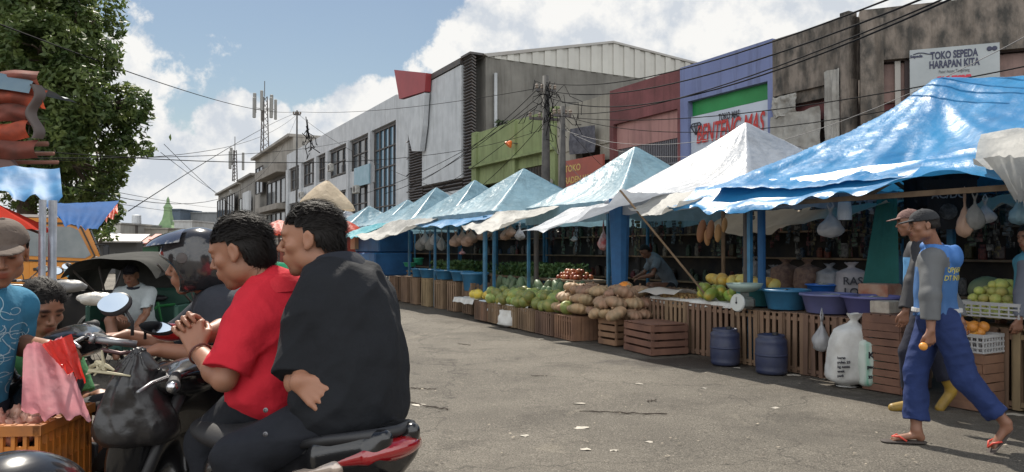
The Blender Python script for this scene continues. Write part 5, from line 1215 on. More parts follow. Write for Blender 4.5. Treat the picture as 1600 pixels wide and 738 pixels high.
def mound(X0, X1, Y0, Y1, z0, r, layers, vz=.75, jit=.25, flat=False, front=0.0):
    it = []
    for k in range(layers):
        ins = r * .9 * k; xs = np.arange(X0 + ins + front * k, X1 - ins * .3 + .001, r * 1.9); ys = np.arange(Y0 + ins, Y1 - ins + .001, r * 1.9)
        for x in xs:
            for y in ys: it.append((x + random.gauss(0, r * jit), y + random.gauss(0, r * jit) + (k % 2) * r * .5, z0 + k * r * vz * 1.25 + (x - X0) * front * .6, (random.gauss(0, .35), random.gauss(0, .35), random.random() * 6) if not flat else (random.gauss(0, .28), random.gauss(0, .28), random.random() * 6), random.uniform(.78, 1.18)))
    return it
pk = pumpkin_mesh(.135).build('pumpkin', PM, smooth=True)
it = mound(6.30, 7.1, fY(985, 6.5) + .02, fY(880, 6.5) + .1, .40, .125, 3, vz=.90, jit=.28, flat=True)
heap(pk, it, 'brown ribbed pumpkin in the heap before the blue cloth pillar', 'pumpkin', 'pumpkins heaped on the crates')
for (px, X, z, l) in ((976, 6.95, .80, 'upper'), (985, 6.75, .70, 'lower')):
    o = empty('cut_pumpkin', PX(px, X, z)); o.rotation_euler = (.4, -.5, .3); tag(o, '%s cut pumpkin half showing orange flesh beside the heap' % l, 'pumpkin', 'cut pumpkins'); c = MB(); c.ell((0, 0, 0), (.13, .13, .09), 24, 8, fn=lambda q, a, t: 1 + .05 * abs(math.sin(a * 4))); part(o, 'rind', c, PM, smooth=True); c = MB(); c.lathe([(.118, .035), (.10, .06), (.04, .095), (0, .10)], n=20); part(o, 'flesh', c, OR, smooth=True)
def ellip(name, r, m, n=16): c = MB(); c.ell((0, 0, 0), r, n, 9, fn=lambda q, a, t: 1 + .04 * math.cos(t)); return c.build(name, m, smooth=True)
ml = ellip('melon', (.10, .105, .15), GY); it = [(x, y, z + .02, (1.4 + random.gauss(0, .3), random.gauss(0, .4), TH + random.gauss(-.6, .5)), s_) for (x, y, z, r_, s_) in mound(6.38, 7.0, fY(897, 6.5) + .05, 13.0, .44, .115, 2, jit=.38)]
heap(ml, it, 'mottled green and tan papaya in the long heap left of the pumpkins', 'papaya', 'papayas heaped left of the pumpkins')
ym = ellip('melon', (.10, .10, .13), YL); it = [(6.4 + random.random() * .3, 13.1 + k * .17, .45 + (k % 2) * .04, (1.4, random.random(), random.random() * 6), random.uniform(.8, 1)) for k in range(7)]
heap(ym, it, 'yellow melon on the white cloth at the left end of the fruit stall', 'melon', 'yellow melons at the left end')
gd = ellip('gourd', (.08, .08, .17), DG); it = mound(7.1, 7.8, 11.0, 14.0, .55, .12, 2, jit=.4)
heap(gd, it, 'dark green gourd heaped in the shade behind the papayas', 'gourd', 'gourds behind the papayas')
mgo = ellip('mango', (.062, .075, .105), MG_); it = [(6.9 + random.random() * .35, fY(px, 7.0) + random.gauss(0, .04), .78 + random.random() * .08, (1.3 + random.gauss(0, .4), random.gauss(0, .5), random.random() * 6), random.uniform(.9, 1.25)) for px in np.linspace(1082, 1140, 14)]
heap(mgo, it, 'green and yellow mango on the white cloth beside the scale', 'mango', 'mangoes on the white cloth')
ym2 = ellip('melon', (.085, .085, .12), mat('melon_gold', (.62, .38, .05), .45, (.50, .42, .14), ns=4, objvar=.25)); it = [(7.7 + random.random() * .25, fY(px, 7.8) + random.gauss(0, .03), .92 + random.random() * .07, (random.gauss(1.4, .3), random.random(), random.random() * 6), random.uniform(.8, 1.2)) for px in np.linspace(1105, 1212, 20)]
heap(ym2, it, 'golden melon in the row behind the mangoes and scale', 'melon', 'golden melons behind the mangoes')
gv = ellip('guava', (.052, .052, .048), GU, 14); Ya, Yb = fY(1592, 7.1), fY(1506, 7.1); it = mound(6.95, 7.5, Ya, Yb, .82, .052, 5, vz=.95, jit=.15, front=.02)
heap(gv, it[:230], 'green yellow guava in the heap at the right end of the market', 'guava', 'guavas heaped in the crate')
pt = ellip('taro', (.035, .035, .05), mat('taro_skin', (.10, .065, .04), .9, objvar=.3), 10); it = mound(7.3, 8.1, fY(1090, 7.6), fY(1010, 7.6), .72, .05, 3, jit=.3)
heap(pt, it[:160], 'small brown root in the dark heap in front of the sitting vendor', 'root', 'roots heaped before the vendor')
pn = ellip('nut', (.028, .028, .03), mat('nut_skin', (.34, .22, .10), .8, objvar=.25), 8); it = mound(7.0, 7.4, fY(1098, 7.3), fY(1058, 7.3), .72, .035, 3, jit=.3)
heap(pn, it[:110], 'pale brown snake fruit in the low heap left of the mangoes', 'fruit', 'snake fruits left of the mangoes')
tm = ellip('tomato', (.05, .05, .045), mat('tomato_skin', (.34, .09, .03), .4, objvar=.2), 12); it = mound(7.7, 8.05, fY(905, 7.8), fY(878, 7.8), .86, .06, 3, jit=.32)
heap(tm, it[:90], 'orange red tomato bag in the block behind the pumpkins', 'tomato', 'tomatoes stacked behind the pumpkins')
# tables carrying the inner goods
def table(label, X0, X1, Y0, Y1, h, m=M_wood):
    o = empty('stall_table', S((X0 + X1) / 2, (Y0 + Y1) / 2), TH); tag(o, label, 'table', 'tables inside the stalls'); w_, l_ = X1 - X0, Y1 - Y0; c = MB(); c.box((0, 0, h - .02), (w_, l_, .04)); part(o, 'table_top', c, m)
    for a in (-1, 1):
        for b_ in (-1, 1): c = MB(); c.box((a * (w_ / 2 - .05), b_ * (l_ / 2 - .05), (h - .04) / 2), (.05, .05, h - .041)); part(o, 'leg', c, m)
    c = MB(); n = max(4, int(l_ / .12))
    for k in range(n): c.box((-w_ / 2 + .012, -l_ / 2 + (k + .5) * l_ / n, (h - .1) / 2), (.014, l_ / n * .8, h - .12))
    part(o, 'front_slats', c, m)
table('table under the golden melons behind the scale', 7.55, 8.4, fY(1215, 7.6), fY(1100, 7.6), .82)
table('table in the shade with roots before the vendor', 7.2, 8.3, fY(1098, 7.3), fY(1000, 7.3), .68)
table('table under the tomatoes behind the pumpkins', 7.55, 8.3, fY(930, 7.7), fY(850, 7.7), .82)
table('vegetable table deep in the melon stall', 8.2, 9.2, 13.4, 16.4, .78)
table('vegetable table in the far basin stall', 7.4, 8.6, 16.6, 20.2, .8)
table('table with sacks behind the basins', 7.8, 8.8, 4.9, 7.0, .72)
table('counter under the guava heap', 6.95, 7.9, 1.0, 3.55, .74)
# leafy heaps
VG = mat('leafy_greens', (.035, .085, .02), .6, (.08, .13, .03), ns=6)
for (X0, X1, Y0, Y1, z, n, lab) in ((8.2, 9.2, 13.4, 16.3, .8, 2600, 'heap of leafy greens on the table deep in the melon stall'), (7.4, 8.5, 16.8, 18.4, .82, 1500, 'heap of leafy greens at the far basin stall')):
    rg = np.random.RandomState(n); p = np.stack([rg.rand(n) * (X1 - X0), rg.rand(n) * (Y1 - Y0), rg.rand(n) ** 1.5 * .28], 1); d = rg.randn(n, 3); d /= np.linalg.norm(d, axis=1)[:, None]; t = np.cross(d, rg.randn(n, 3)); t /= np.linalg.norm(t, axis=1)[:, None]
    q = np.stack([p - d * .06, p + t * .03, p + d * .06, p - t * .03], 1).reshape(-1, 3); o = link_mesh('leafy_vegetables', fast_mesh('leafy', q, np.arange(n * 4).reshape(n, 4)), VG, loc=S(X0, Y0, z), rz=TH); tag(o, lab, 'vegetables', kind='stuff')
# sacks on the inner table
def isack(px, X, z, w, h, m, lab, sd, nm='sack', tied=True): return place(nm, sack_mesh(w, w * .8, h, sd, tied), m, X, fY(px, X), z, random.random(), lab, 'sack', 'sacks on the inner table', smooth=True)
NET = mat('net_sack_brown', (.16, .10, .07), .8, (.09, .05, .04), ns=20, bump=.6, bs=40); CLR = mat('plastic_bag_clear', (.32, .32, .34), .35, (.2, .2, .2), ns=6, transl=.25, bump=.5, bs=14)
isack(1228, 8.0, .72, .42, .55, NET, 'brown net sack of onions, left of the three on the inner table', 11); isack(1262, 8.0, .72, .40, .55, NET, 'brown net sack of onions, middle of the three on the inner table', 12); isack(1296, 8.1, .72, .40, .5, CLR, 'cloudy plastic sack right of the onion sacks', 13)
s_ = isack(1330, 7.9, .72, .36, .52, mat('rice_bag_grey', (.30, .28, .29), .6, (.22, .2, .21), ns=4), 'grey rice bag with bold dark letters behind the basins', 14)
s_.rotation_euler = (0, 0, TH * 0 - .25)
sack_text(s_, 'RAS', .13, -.13, -.175, .26, 0); sack_text(s_, 'LOG', .13, -.12, -.178, .13, 0)
isack(1176, 8.1, .85, .30, .45, CLR, 'cloudy plastic sack behind the pair of posts', 15); isack(1368, 8.3, .72, .36, .4, NET, 'brown net sack at the right end of the inner table', 16); isack(1210, 8.5, .72, .4, .45, CLR, 'plump plastic sack behind the golden melons', 17)
place('carton', MB().box((0, 0, .14), (.3, .34, .28), bev=.01), mat('carton_red', (.28, .10, .06), .8, (.4, .3, .22), ns=3), 7.5, fY(1374, 7.5), .74, .1, 'faded red carton beside the teal curtain', 'box')
place('carton', MB().box((0, 0, .06), (.26, .20, .12), bev=.005), mat('carton_white', (.45, .40, .33), .8, (.3, .26, .22), ns=12), 6.9, fY(1384, 6.9), .76, .1, 'small tray of pale goods on the red wooden box', 'box')
# hanging bags
def bag_mesh(r, h, seed, handles=True):
    m_ = MB()
    def f(u, v):
        a = u * 6.283
        if v < .3: k = math.sqrt(max(0.0, 1 - (1 - v / .3) ** 2)) * .98 + .02
        elif v < .62: k = 1 - .45 * ((v - .3) / .32) ** 1.5
        else: k = .55 - .43 * min(1, (v - .62) / .2)
        rr = r * k * (1 + .42 * fn1(math.cos(a) * 2 + seed, math.sin(a) * 2, v * 5, 1.7) + .10 * math.sin(a * 7 + seed + v * 3) * (v + .2))
        return Vector((rr * math.cos(a), rr * .75 * math.sin(a), v * h - h))
    m_.grid(f, 22, 16)
    if handles: m_.tube([(.0, 0, -h * .06), (.03, 0, .03), (0, 0, .09)], [.016, .008, .005], 6); m_.tube([(.0, 0, -h * .06), (-.03, 0, .03), (0, 0, .09)], [.016, .008, .005], 6)
    return m_
WB = mat('plastic_bag_white', (.55, .55, .56), .35, (.42, .42, .43), ns=6, transl=.35, bump=.6, bs=16); PB = mat('plastic_bag_peach', (.50, .33, .24), .5, transl=.3, bump=.5, bs=14); RB = mat('plastic_bag_red_white', (.55, .12, .12), .4, (.6, .5, .5), ns=12, transl=.3, bump=.5, bs=14)
bg = {}
def hang_bag(px, X, py, r, h, m, label, group='bags hanging in the stalls', sd=0):
    z = fz(px, py, X) + h; key = (m.name, sd % 2)
    if key not in bg: bg[key] = bag_mesh(.12, .28, sd).build('plastic_bag', m, smooth=True); o = bg[key]
    else: o = bg[key].copy(); COL.objects.link(o)
    o.location = PX(px, X, z); o.scale = (r / .12, r / .12, h / .28); o.rotation_euler = (0, 0, sd * 1.3); return tag(o, label, 'bag', group)
for i, px in enumerate((657, 664, 672, 680, 690)): hang_bag(px, 7.2, 392 - (i % 2) * 8, .15, .42, WB if i % 2 else T_grey, 'pale bag hanging in the left cluster over the far blue basins', sd=i)
for i, px in enumerate((712, 722, 730, 736)): hang_bag(px, 7.2, 386 - (i % 2) * 5, .16, .36, PB, 'peach bag hanging in the middle cluster over the far basins', sd=i)
for i, px in enumerate((754, 762, 790, 798, 812)): hang_bag(px, 7.4, 376 - (i % 2) * 5, .13, .3, PB if i < 4 else WB, 'peach bag hanging at the left of the melon stall', sd=i)
hang_bag(722, 7.4, 398, .08, .12, RB, 'small pink basket hanging over the far basins')
hang_bag(943, 7.2, 392, .13, .40, RB, 'red and white bag hanging beside the blue cloth pillar', sd=1)
hang_bag(897, 7.6, 378, .08, .14, WB, 'small white bag hanging over the tomatoes', sd=1)
hang_bag(1298, 7.3, 372, .14, .34, WB, 'white plastic bag hanging before the dark back wall', sd=2)
o = hang_bag(1283, 6.74, 550, .12, .36, WB, 'crumpled white plastic bag hanging on the crates left of the sacks', sd=3)
hang_bag(1508, 6.9, 372, .09, .36, PB, 'pink cloth bag hanging left of the guava stall post', sd=1); hang_bag(1524, 6.9, 360, .08, .30, T_grey, 'grey cloth bag hanging right beside the pink one', sd=2); hang_bag(1594, 6.8, 352, .1, .26, T_teal, 'teal bag hanging at the right edge of the picture', sd=1); hang_bag(1540, 7.4, 350, .09, .22, WB, 'small white bag hanging over the guava heap', sd=4)
sq = ellip('squash', (.05, .05, .13), mat('squash_skin', (.33, .17, .07), .6, objvar=.2)); it = [(7.3, fY(px, 7.3), fz(px, py, 7.3), (random.gauss(0, .1), random.gauss(0, .1), 0), s_) for px, py, s_ in ((1096, 362, 1.3), (1110, 360, 1.1), (1105, 372, .9), (1122, 365, 1.0), (1132, 352, .8))]
heap(sq, it, 'long brown squash hanging in a row from the stall roof', 'squash', 'squashes hanging from the roof')
# strings of sachets and dark garments hanging along the back
SA = [mat('sachet%d' % i, c, .5, (.01, .01, .01), ns=25, thr=(.45, .55)) for i, c in enumerate([(.05, .08, .10), (.12, .03, .03), (.12, .12, .11), (.05, .10, .06), (.10, .08, .03)])]
sp = {}
for k in range(110):
    Y = random.uniform(3.9, 16.5) if k < 64 else random.uniform(4.2, 7.6); X = random.uniform(8.9, 10.0) if k < 64 else random.uniform(8.5, 8.9); i = k % 5; L_ = random.uniform(.35, .75)
    if i not in sp:
        c = MB()
        for j in range(9): c.box((random.gauss(0, .006), random.gauss(0, .005), -.07 * j - .035), (.055, .008, .062), rz=random.gauss(0, .4), bev=.003)
        c.bar((0, 0, .1), (0, 0, -.62), .004); sp[i] = c.build('sachet_string', SA[i]); o = sp[i]
    else: o = sp[i].copy(); COL.objects.link(o)
    o.location = S(X, Y, 2.02); o.scale = (1.4, 1.4, L_ / .6); o.rotation_euler = (0, 0, random.random() * 6); tag(o, 'string of small sachets hanging in the dark back of the stalls', 'sachets', 'strings of sachets in the stalls')
# black garments with pale print at the right (upper right dark area)
for (px, X, z, w_, h_, words) in ((1482, 8.0, 1.62, .40, .55, ('AC/DC',)), (1462, 8.3, 1.9, .36, .4, ()), (1440, 8.3, 1.85, .36, .45, ()), (1500, 8.35, 1.8, .34, .5, ())):
    o = empty('hanging_shirt', PX(px, X, z), TH - .9); tag(o, 'black printed shirt hanging %s' % {1482: 'behind the capped man with pale letters across it', 1462: 'in the dark, just left of the lettered black shirt', 1440: 'in the dark, farthest left of the black shirts', 1500: 'in the dark, just right of the lettered black shirt'}[px], 'shirt', 'black shirts hanging for sale')
    c = MB(); c.grid(lambda u, v: Vector(((u - .5) * w_ * (1.35 if v > .75 else 1), .02 * math.sin(u * 12), v * h_)), 12, 8); part(o, 'cloth', c, mat('shirt_black', (.012, .012, .014), .9))
    if words: text_obj('lettering', words[0], mat('print_grey', (.20, .22, .24), .8), o, .11, Matrix.Translation((-w_ * .4, -.03, h_ * .62)) @ Matrix.Rotation(R(90), 4, 'X'), bold=.002, fit=w_ * .8)
    c = MB(); c.ell((0, -.02, h_ * .35), (w_ * .22, .008, .09), 12, 6); part(o, 'print', c, mat('print_dim', (.08, .085, .09), .9, (.02, .02, .02), ns=20))
# hanging lamp box
o = place('lantern', MB().lathe([(.02, .24), (.07, .20), (.08, .10), (.08, 0), (0, 0)], n=16), mat('lantern_white', (.5, .53, .56), .4), 7.4, fY(1320, 7.4), 1.74, 0, 'pale square hanging lantern under the blue tarpaulin', 'lantern')
# plastic baskets at the right stall
def basket_mesh(w, d, h):
    c = MB(); n = 7
    for s_ in (-1, 1):
        for k in range(n + 1):
            c.box((-w / 2 + w * k / n, s_ * d / 2, h / 2), (.012, .01, h)); c.box((s_ * w / 2, -d / 2 + d * k / n, h / 2), (.01, .012, h))
        for z in (.01, h * .33, h * .66, h): c.box((0, s_ * (d / 2 + .001), z), (w + .02, .012, .03 if z == h else .014)); c.box((s_ * (w / 2 + .001), 0, z), (.012, d + .02, .03 if z == h else .014))
    c.box((0, 0, .005), (w, d, .01)); return c
BK = mat('basket_white', (.42, .42, .42), .5)
place('plastic_basket', basket_mesh(.30, .34, .15), BK, 6.72, fY(1522, 6.75), .50, 0, 'white slotted plastic basket on the box below the guavas', 'basket'); place('plastic_basket', basket_mesh(.34, .55, .12), BK, 6.95, fY(1560, 7.0), .80, 0, 'low white basket holding the front of the guava heap', 'basket')
place('wooden_box', crate_mesh(.3, .34, .49, False, .05, 71), W2, 6.72, fY(1522, 6.75), 0, 0, 'dark red box under the white slotted basket', 'crate')
lm = ellip('lime', (.05, .05, .05), mat('orange_skin', (.6, .25, .04), .45, objvar=.2), 12); it = [(6.72 + random.gauss(0, .06), fY(px, 6.75), .66 + (j % 2) * .05, (0, 0, 0), 1) for j, px in enumerate(np.linspace(1506, 1530, 8))]
heap(lm, it, 'orange in the white slotted basket', 'orange', 'oranges in the white basket')
wm = ellip('watermelon', (.14, .14, .17), DG); heap(wm, [(7.5, fY(1540, 7.5), 1.0, (1.5, 0, .5), 1)], 'big dark watermelon behind the guava heap', 'watermelon', None)

# ================================================================ FAR END OF THE STALL ROW
def umbrella(name, label, loc, r, zt, drop, m, n=8, pole_h=None, group=None, ragged=0.06, seed=0, tilt=(0, 0)):
    o = empty(name, loc); tag(o, label, 'umbrella', group); c = MB()
    def f(u, v):
        a = u * 6.283; k = abs(((u * n) % 1) - .5) * 2; rr = r * v * (.94 + .06 * k); z = zt - drop * (v ** 1.3) - .10 * drop * (1 - k) * v + .04 * fn1(math.cos(a) * 2, math.sin(a) * 2, v * 3 + seed, 1.5)
        if v > .93: z -= .06 * drop
        return Vector((rr * math.cos(a) , rr * math.sin(a), z + tilt[0] * rr * math.cos(a) + tilt[1] * rr * math.sin(a)))
    c.grid(f, n * 8, 14); part(o, 'canopy', c, m, smooth=True); c = MB(); c.tube([(0, 0, 0), (0, 0, zt)], .025, 8); part(o, 'pole', c, M_steel)
    c = MB()
    for k in range(n): a = k / n * 6.283; c.bar((0, 0, zt - .05), (r * .95 * math.cos(a), r * .95 * math.sin(a), zt - drop - .05 + tilt[0] * r * .95 * math.cos(a) + tilt[1] * r * .95 * math.sin(a)), .012)
    part(o, 'ribs', c, M_steel); return o
p = P(511, 390, 19); umbrella('market_umbrella', 'tattered beige umbrella rising behind the two riders', (p.x, p.y, 0), .72, 3.18, .62, T_beige, n=4, seed=4, tilt=(-.12, 0))
p = P(541, 390, 24); umbrella('market_umbrella', 'faded red umbrella below the beige one', (p.x, p.y, 0), .75, 2.35, .5, T_red, n=8, seed=5)
p = P(436, 390, 20); umbrella('market_umbrella', 'orange red umbrella seen between the two riders\' heads', (p.x, p.y, 0), .75, 2.2, .35, T_red, n=8, seed=6)
p = P(427, 390, 9); o = empty('bucket', (p.x, p.y, 0)); tag(o, 'shiny green tub glimpsed between the two riders', 'tub'); c = MB(); c.lathe([(.2, .75), (.26, .8), (.27, 1.05), (.23, 1.22), (0, 1.26)], n=20); part(o, 'tub', c, mat('green_shiny', (.02, .22, .10), .25), smooth=True); c = MB(); c.box((0, 0, .37), (.4, .4, .74)); part(o, 'stand', c, M_kio)
o = empty('food_cart', PX(594, 7.4, 0), TH); tag(o, 'blue tarpaulin covered vendor cart at the far end of the stalls', 'cart')
c = MB(); c.box((0, 0, .95), (1.2, 2.6, .7), bev=.04); part(o, 'body', c, mat('cart_blue', (.03, .13, .32), .6, (.02, .08, .2), ns=2, bump=.3, bs=5)); c = MB(); c.box((.1, 0, 1.65), (1.1, 2.5, .68), bev=.04); part(o, 'cover', c, mat('cart_cover', (.02, .09, .22), .6, (.015, .06, .15), ns=2, bump=.4, bs=5)); c = MB(); c.box((-.45, 1.1, 1.66), (.25, .5, .5)); part(o, 'carton', c, mat('carton_tan', (.45, .3, .18), .8))
for a in (-1, 1): c = MB(); c.lathe([(.28, -.03), (.3, 0), (.28, .03)], (a * .6, 0, .3), axis=(1, 0, 0), n=20); part(o, 'wheel', c, mat('rubber', (.02, .02, .02), .8))
for i, (px, X, w_, l_, h_, c_) in enumerate(((548, 7.6, 1.4, 2.2, 1.9, (.30, .05, .03)), (520, 7.6, 1.2, 2.5, 1.5, (.10, .07, .06)), (440, 7.0, 1.2, 3.0, 1.6, (.25, .06, .04)), (470, 8.0, 1.5, 3.0, 1.9, (.06, .10, .14)))):
    o = empty('stall_booth', PX(px, X, 0), TH); tag(o, ('red fronted booth beside the blue cart', 'low brown booth behind the black shirt rider', 'reddish booth seen between the riders', 'dark bluish booth deep behind the riders')[i], 'booth'); c = MB(); c.box((0, 0, h_ / 2), (w_, l_, h_), bev=.03); part(o, 'body', c, mat('booth%d' % i, c_, .7, tuple(x * .5 for x in c_), ns=2)); c = MB(); c.box((-.1, 0, h_ + .1), (w_ + .6, l_ + .3, .06), rot=Matrix.Rotation(-.12, 3, 'Y')); part(o, 'roof', c, M_tin)
    for k in range(4): c = MB(); c.box((-w_ / 2 - .02, -l_ / 2 + (k + .5) * l_ / 4, h_ * .62), (.05, l_ / 4 * .8, h_ * .25)); part(o, 'panel', c, PK[(i * 3 + k) % 7])
# far left side of the street: low red and green booths and parked traffic silhouettes
for i, (px, d, w_, h_, c_) in enumerate(((196, 62, 4, 2.0, (.30, .06, .05)), (212, 58, 3.5, 1.9, (.06, .16, .09)), (224, 66, 4, 2.1, (.28, .08, .05)), (300, 60, 5, 2.2, (.2, .2, .2)), (176, 45, 3, 1.9, (.1, .1, .1)))):
    p = P(px, 390, d); o = empty('stall_booth', (p.x, p.y, 0), .3); tag(o, ('small red booth left of the green one far down the street', 'small green booth far down the street', 'red booth right of the green one far down the street', 'grey booth far down the street below the grey block', 'dark booth beyond the orange truck')[i], 'booth')
    c = MB(); c.box((0, 0, h_ / 2), (w_, 2, h_)); part(o, 'body', c, mat('fb%d' % i, c_, .7)); c = MB(); c.box((0, -.4, h_ + .2), (w_ + .8, 3.2, .08), rot=Matrix.Rotation(.15, 3, 'X')); part(o, 'roof', c, mat('fbr%d' % (i % 2), ((.45, .42, .4), (.35, .08, .05))[i % 2], .6))
for i, (px, d) in enumerate(((186, 50), (236, 62), (268, 56))):
    p = P(px, 390, d); umbrella('market_umbrella', ('blue white umbrella beyond the truck cab', 'faded red umbrella below the green spire', 'pale umbrella behind the helmet')[i], (p.x, p.y, 0), 1.6, 2.5, .6, (tarp('tarp_pale', (.35, .45, .6)), T_red, T_white)[i], seed=i)
# ================================================================ PEOPLE
SK = dict(rough=.5, vcol=True, bump=.12, bs=180, bdist=.002, spec=.45, subs=.08)
SK1 = mat('skin_brown', (.27, .125, .074), **SK); SK2 = mat('skin_tan', (.30, .142, .085), **SK); SK3 = mat('skin_dark', (.20, .095, .058), **SK)
HAIR = mat('hair_black', (.010, .008, .007), .62, spec=.22)
def cloth(name, c, c2=None, bs=24, bump=.55, rough=.85, **k): return mat(name, c, rough, c2 or tuple(x * .72 for x in c), ns=5, bump=bump, bs=bs, bdist=.010, spec=.25, **k)
C_blk = cloth('shirt_navy_black', (.013, .0145, .018)); C_red = cloth('polo_red', (.56, .022, .038), (.48, .016, .03)); C_jean = cloth('trousers_black', (.016, .018, .024))

# black shirt pillion
HB = Head((-.628, 2.30, 1.430), (-.99, -.02, -.10), (0, 0, 1), .93)
JB = dict(pelvis=(-.465, 2.15, .95), neck=(-.545, 2.28, 1.315), shL=(-.585, 2.15, 1.195), shR=(-.475, 2.34, 1.205), hw=.168, elL=(-.600, 2.07, 1.03), wrL=(-.56, 2.27, 1.0), elR=(-.575, 2.21, 1.10), wrR=(-.578, 2.004, 1.042),
          hipL=(-.52, 2.09, .92), hipR=(-.41, 2.26, .92), kneeL=(-.735, 2.00, .84), kneeR=(-.76, 2.62, .82), ankL=(-.70, 2.0, .42), ankR=(-.66, 2.58, .42), bend=.045)
pB = person(JB, 'young man in a black polo shirt riding pillion, seen from behind with arms folded', H=HB, skin=SK2, stubble=1.0, h=.0042, legr=.85,
            hair=dict(mt=HAIR, top=.014, side=.006, back=.005, n=5200, low=-.030, messy=.15, seed=3, length=.034, front_z=.052),
            hands=(dict(w=JB['wrR'], d=(.74, -.17, -.50), n=(-.1, .95, -.3), s=(.3, .1, .9), curl=(.22, .35, .3), thumb=.3, sc=.84, spread=.03), dict(w=JB['wrL'], d=(.3, .9, -.1), n=(-.8, .3, 0), s=(0, 0, 1), sc=.95)),
            top=dict(mat=C_blk, sleeve=.86, inf=.016, loose=.024, collar=True, hem=-.10, folds=[dict(amp=.016, sc=6, dirv=(.35, -.2, 1)), dict(amp=.008, sc=14, dirv=(.8, .3, .7), seed=3)], w=1.06),
            pants=dict(mat=C_jean, inf=.008, thigh=.078, waist=.09, folds=[dict(amp=.010, sc=9, dirv=(1, 0, .2))]))
m_ = MB(); org = V(pB.location)
for (px, py) in ((417, 640), (417, 677), (500, 689)):
    p = P(px, py, 1.945 if px < 450 else 2.01); m_ = MB(); m_.lathe([(.003, 0), (.0065, .001), (.0065, .003), (.004, .004), (.003, .002), (0, .002)], p - Vector(org), n=16, axis=(0, -1, .1)); part(pB, 'rivet', m_, mat('rivet_steel', (.16, .16, .17), .4, metal=1.0))

# red shirt rider
HA = Head((-.885, 2.40, 1.392), (-.95, .06, -.30), (-.25, 0, 1), .96)
JA = dict(pelvis=(-.755, 2.40, .95), neck=(-.785, 2.42, 1.262), shL=(-.822, 2.29, 1.160), shR=(-.715, 2.55, 1.17), elL=(-.865, 2.22, 1.01), wrL=(-1.01, 2.37, 1.075), hw=.155, elR=(-1.0, 2.63, 1.12), wrR=(-1.06, 2.47, 1.105),
          hipL=(-.82, 2.34, .92), hipR=(-.72, 2.52, .92), kneeL=(-.99, 2.42, .77), kneeR=(-1.12, 2.86, .82), ankL=(-.95, 2.40, .38), ankR=(-1.05, 2.8, .40), bend=.02)
def red_arm_gap(v): return v
pA = person(JA, 'man in a bright red polo shirt on the motorbike, hands clasped before him', H=HA, skin=SK1, stubble=.9, h=.0042, legr=.85, fat=.94,
            hair=dict(mt=HAIR, top=.012, side=.007, back=.006, n=6500, low=-.070, messy=.20, seed=5, length=.036, front_z=.046),
            hands=(dict(w=JA['wrL'], d=(-.35, .25, .75), n=(-.1, .9, -.2), s=(.8, .0, .3), curl=(1.15, 1.35, .8), thumb=.8, sc=.98), dict(w=JA['wrR'], d=(-.20, -.45, .50), n=(.6, -.4, -.5), s=(.2, .4, .8), curl=(.8, 1.0, .6), thumb=.6, sc=.95)),
            top=dict(mat=C_red, sleeve=.80, inf=.016, loose=.024, collar=True, hem=-.13, folds=[dict(amp=.014, sc=7, dirv=(.3, 0, 1), seed=5), dict(amp=.008, sc=15, dirv=(.7, .2, .7), seed=8)]),
            pants=dict(mat=C_jean, inf=.006, thigh=.076, waist=.09, folds=[dict(amp=.010, sc=9, dirv=(1, 0, .2), seed=2)]))
m_ = MB(); c_ = V(JA['wrL']) + (V(JA['elL']) - V(JA['wrL'])) * .12 - V(pA.location); ax = nrm(V(JA['elL']) - V(JA['wrL'])); x_, y_, z_ = frame(ax)
m_.tube([Vector(c_) + (x_ * math.cos(a) + y_ * math.sin(a)) * .034 for a in np.linspace(0, 2 * math.pi, 25)[:-1]], .0035, 6, closed=True); part(pA, 'bracelet', m_, mat('bracelet', (.10, .03, .02), .4))

def collar(root, J, m, r0=.078, r1=.106, lift=.046):
    sd, fr, up = torso_axes(J); c0 = V(J['neck']) - V(root.location); m_ = MB()
    def f(u, v):
        a = R(-205 + 230 * u + 0) if False else R(90 + 28 + (360 - 56) * u); q = sd * math.cos(a) + fr * math.sin(a); fwd = math.sin(a)
        k = [0, .45, 1][0] if v == 0 else v; r = r0 + (r1 - r0) * k + .004 * math.sin(v * 3.1); return Vector(c0 + q * r - fr * .012 + up * (lift * (1 - k) + .004 - .030 * max(0, fwd) - .012 * k))
    m_.grid(f, 40, 5); m_.grid(lambda u, v: Vector(f(u, 0)) * (1 - v) + (Vector(f(u, 0)) - Vector(up) * .035) * v, 40, 2)
    return part(root, 'collar', m_, m, smooth=True)
collar(pB, JB, cloth('collar_black', (.022, .025, .034))); collar(pA, JA, cloth('collar_red', (.60, .03, .045)), r0=.076, r1=.104)
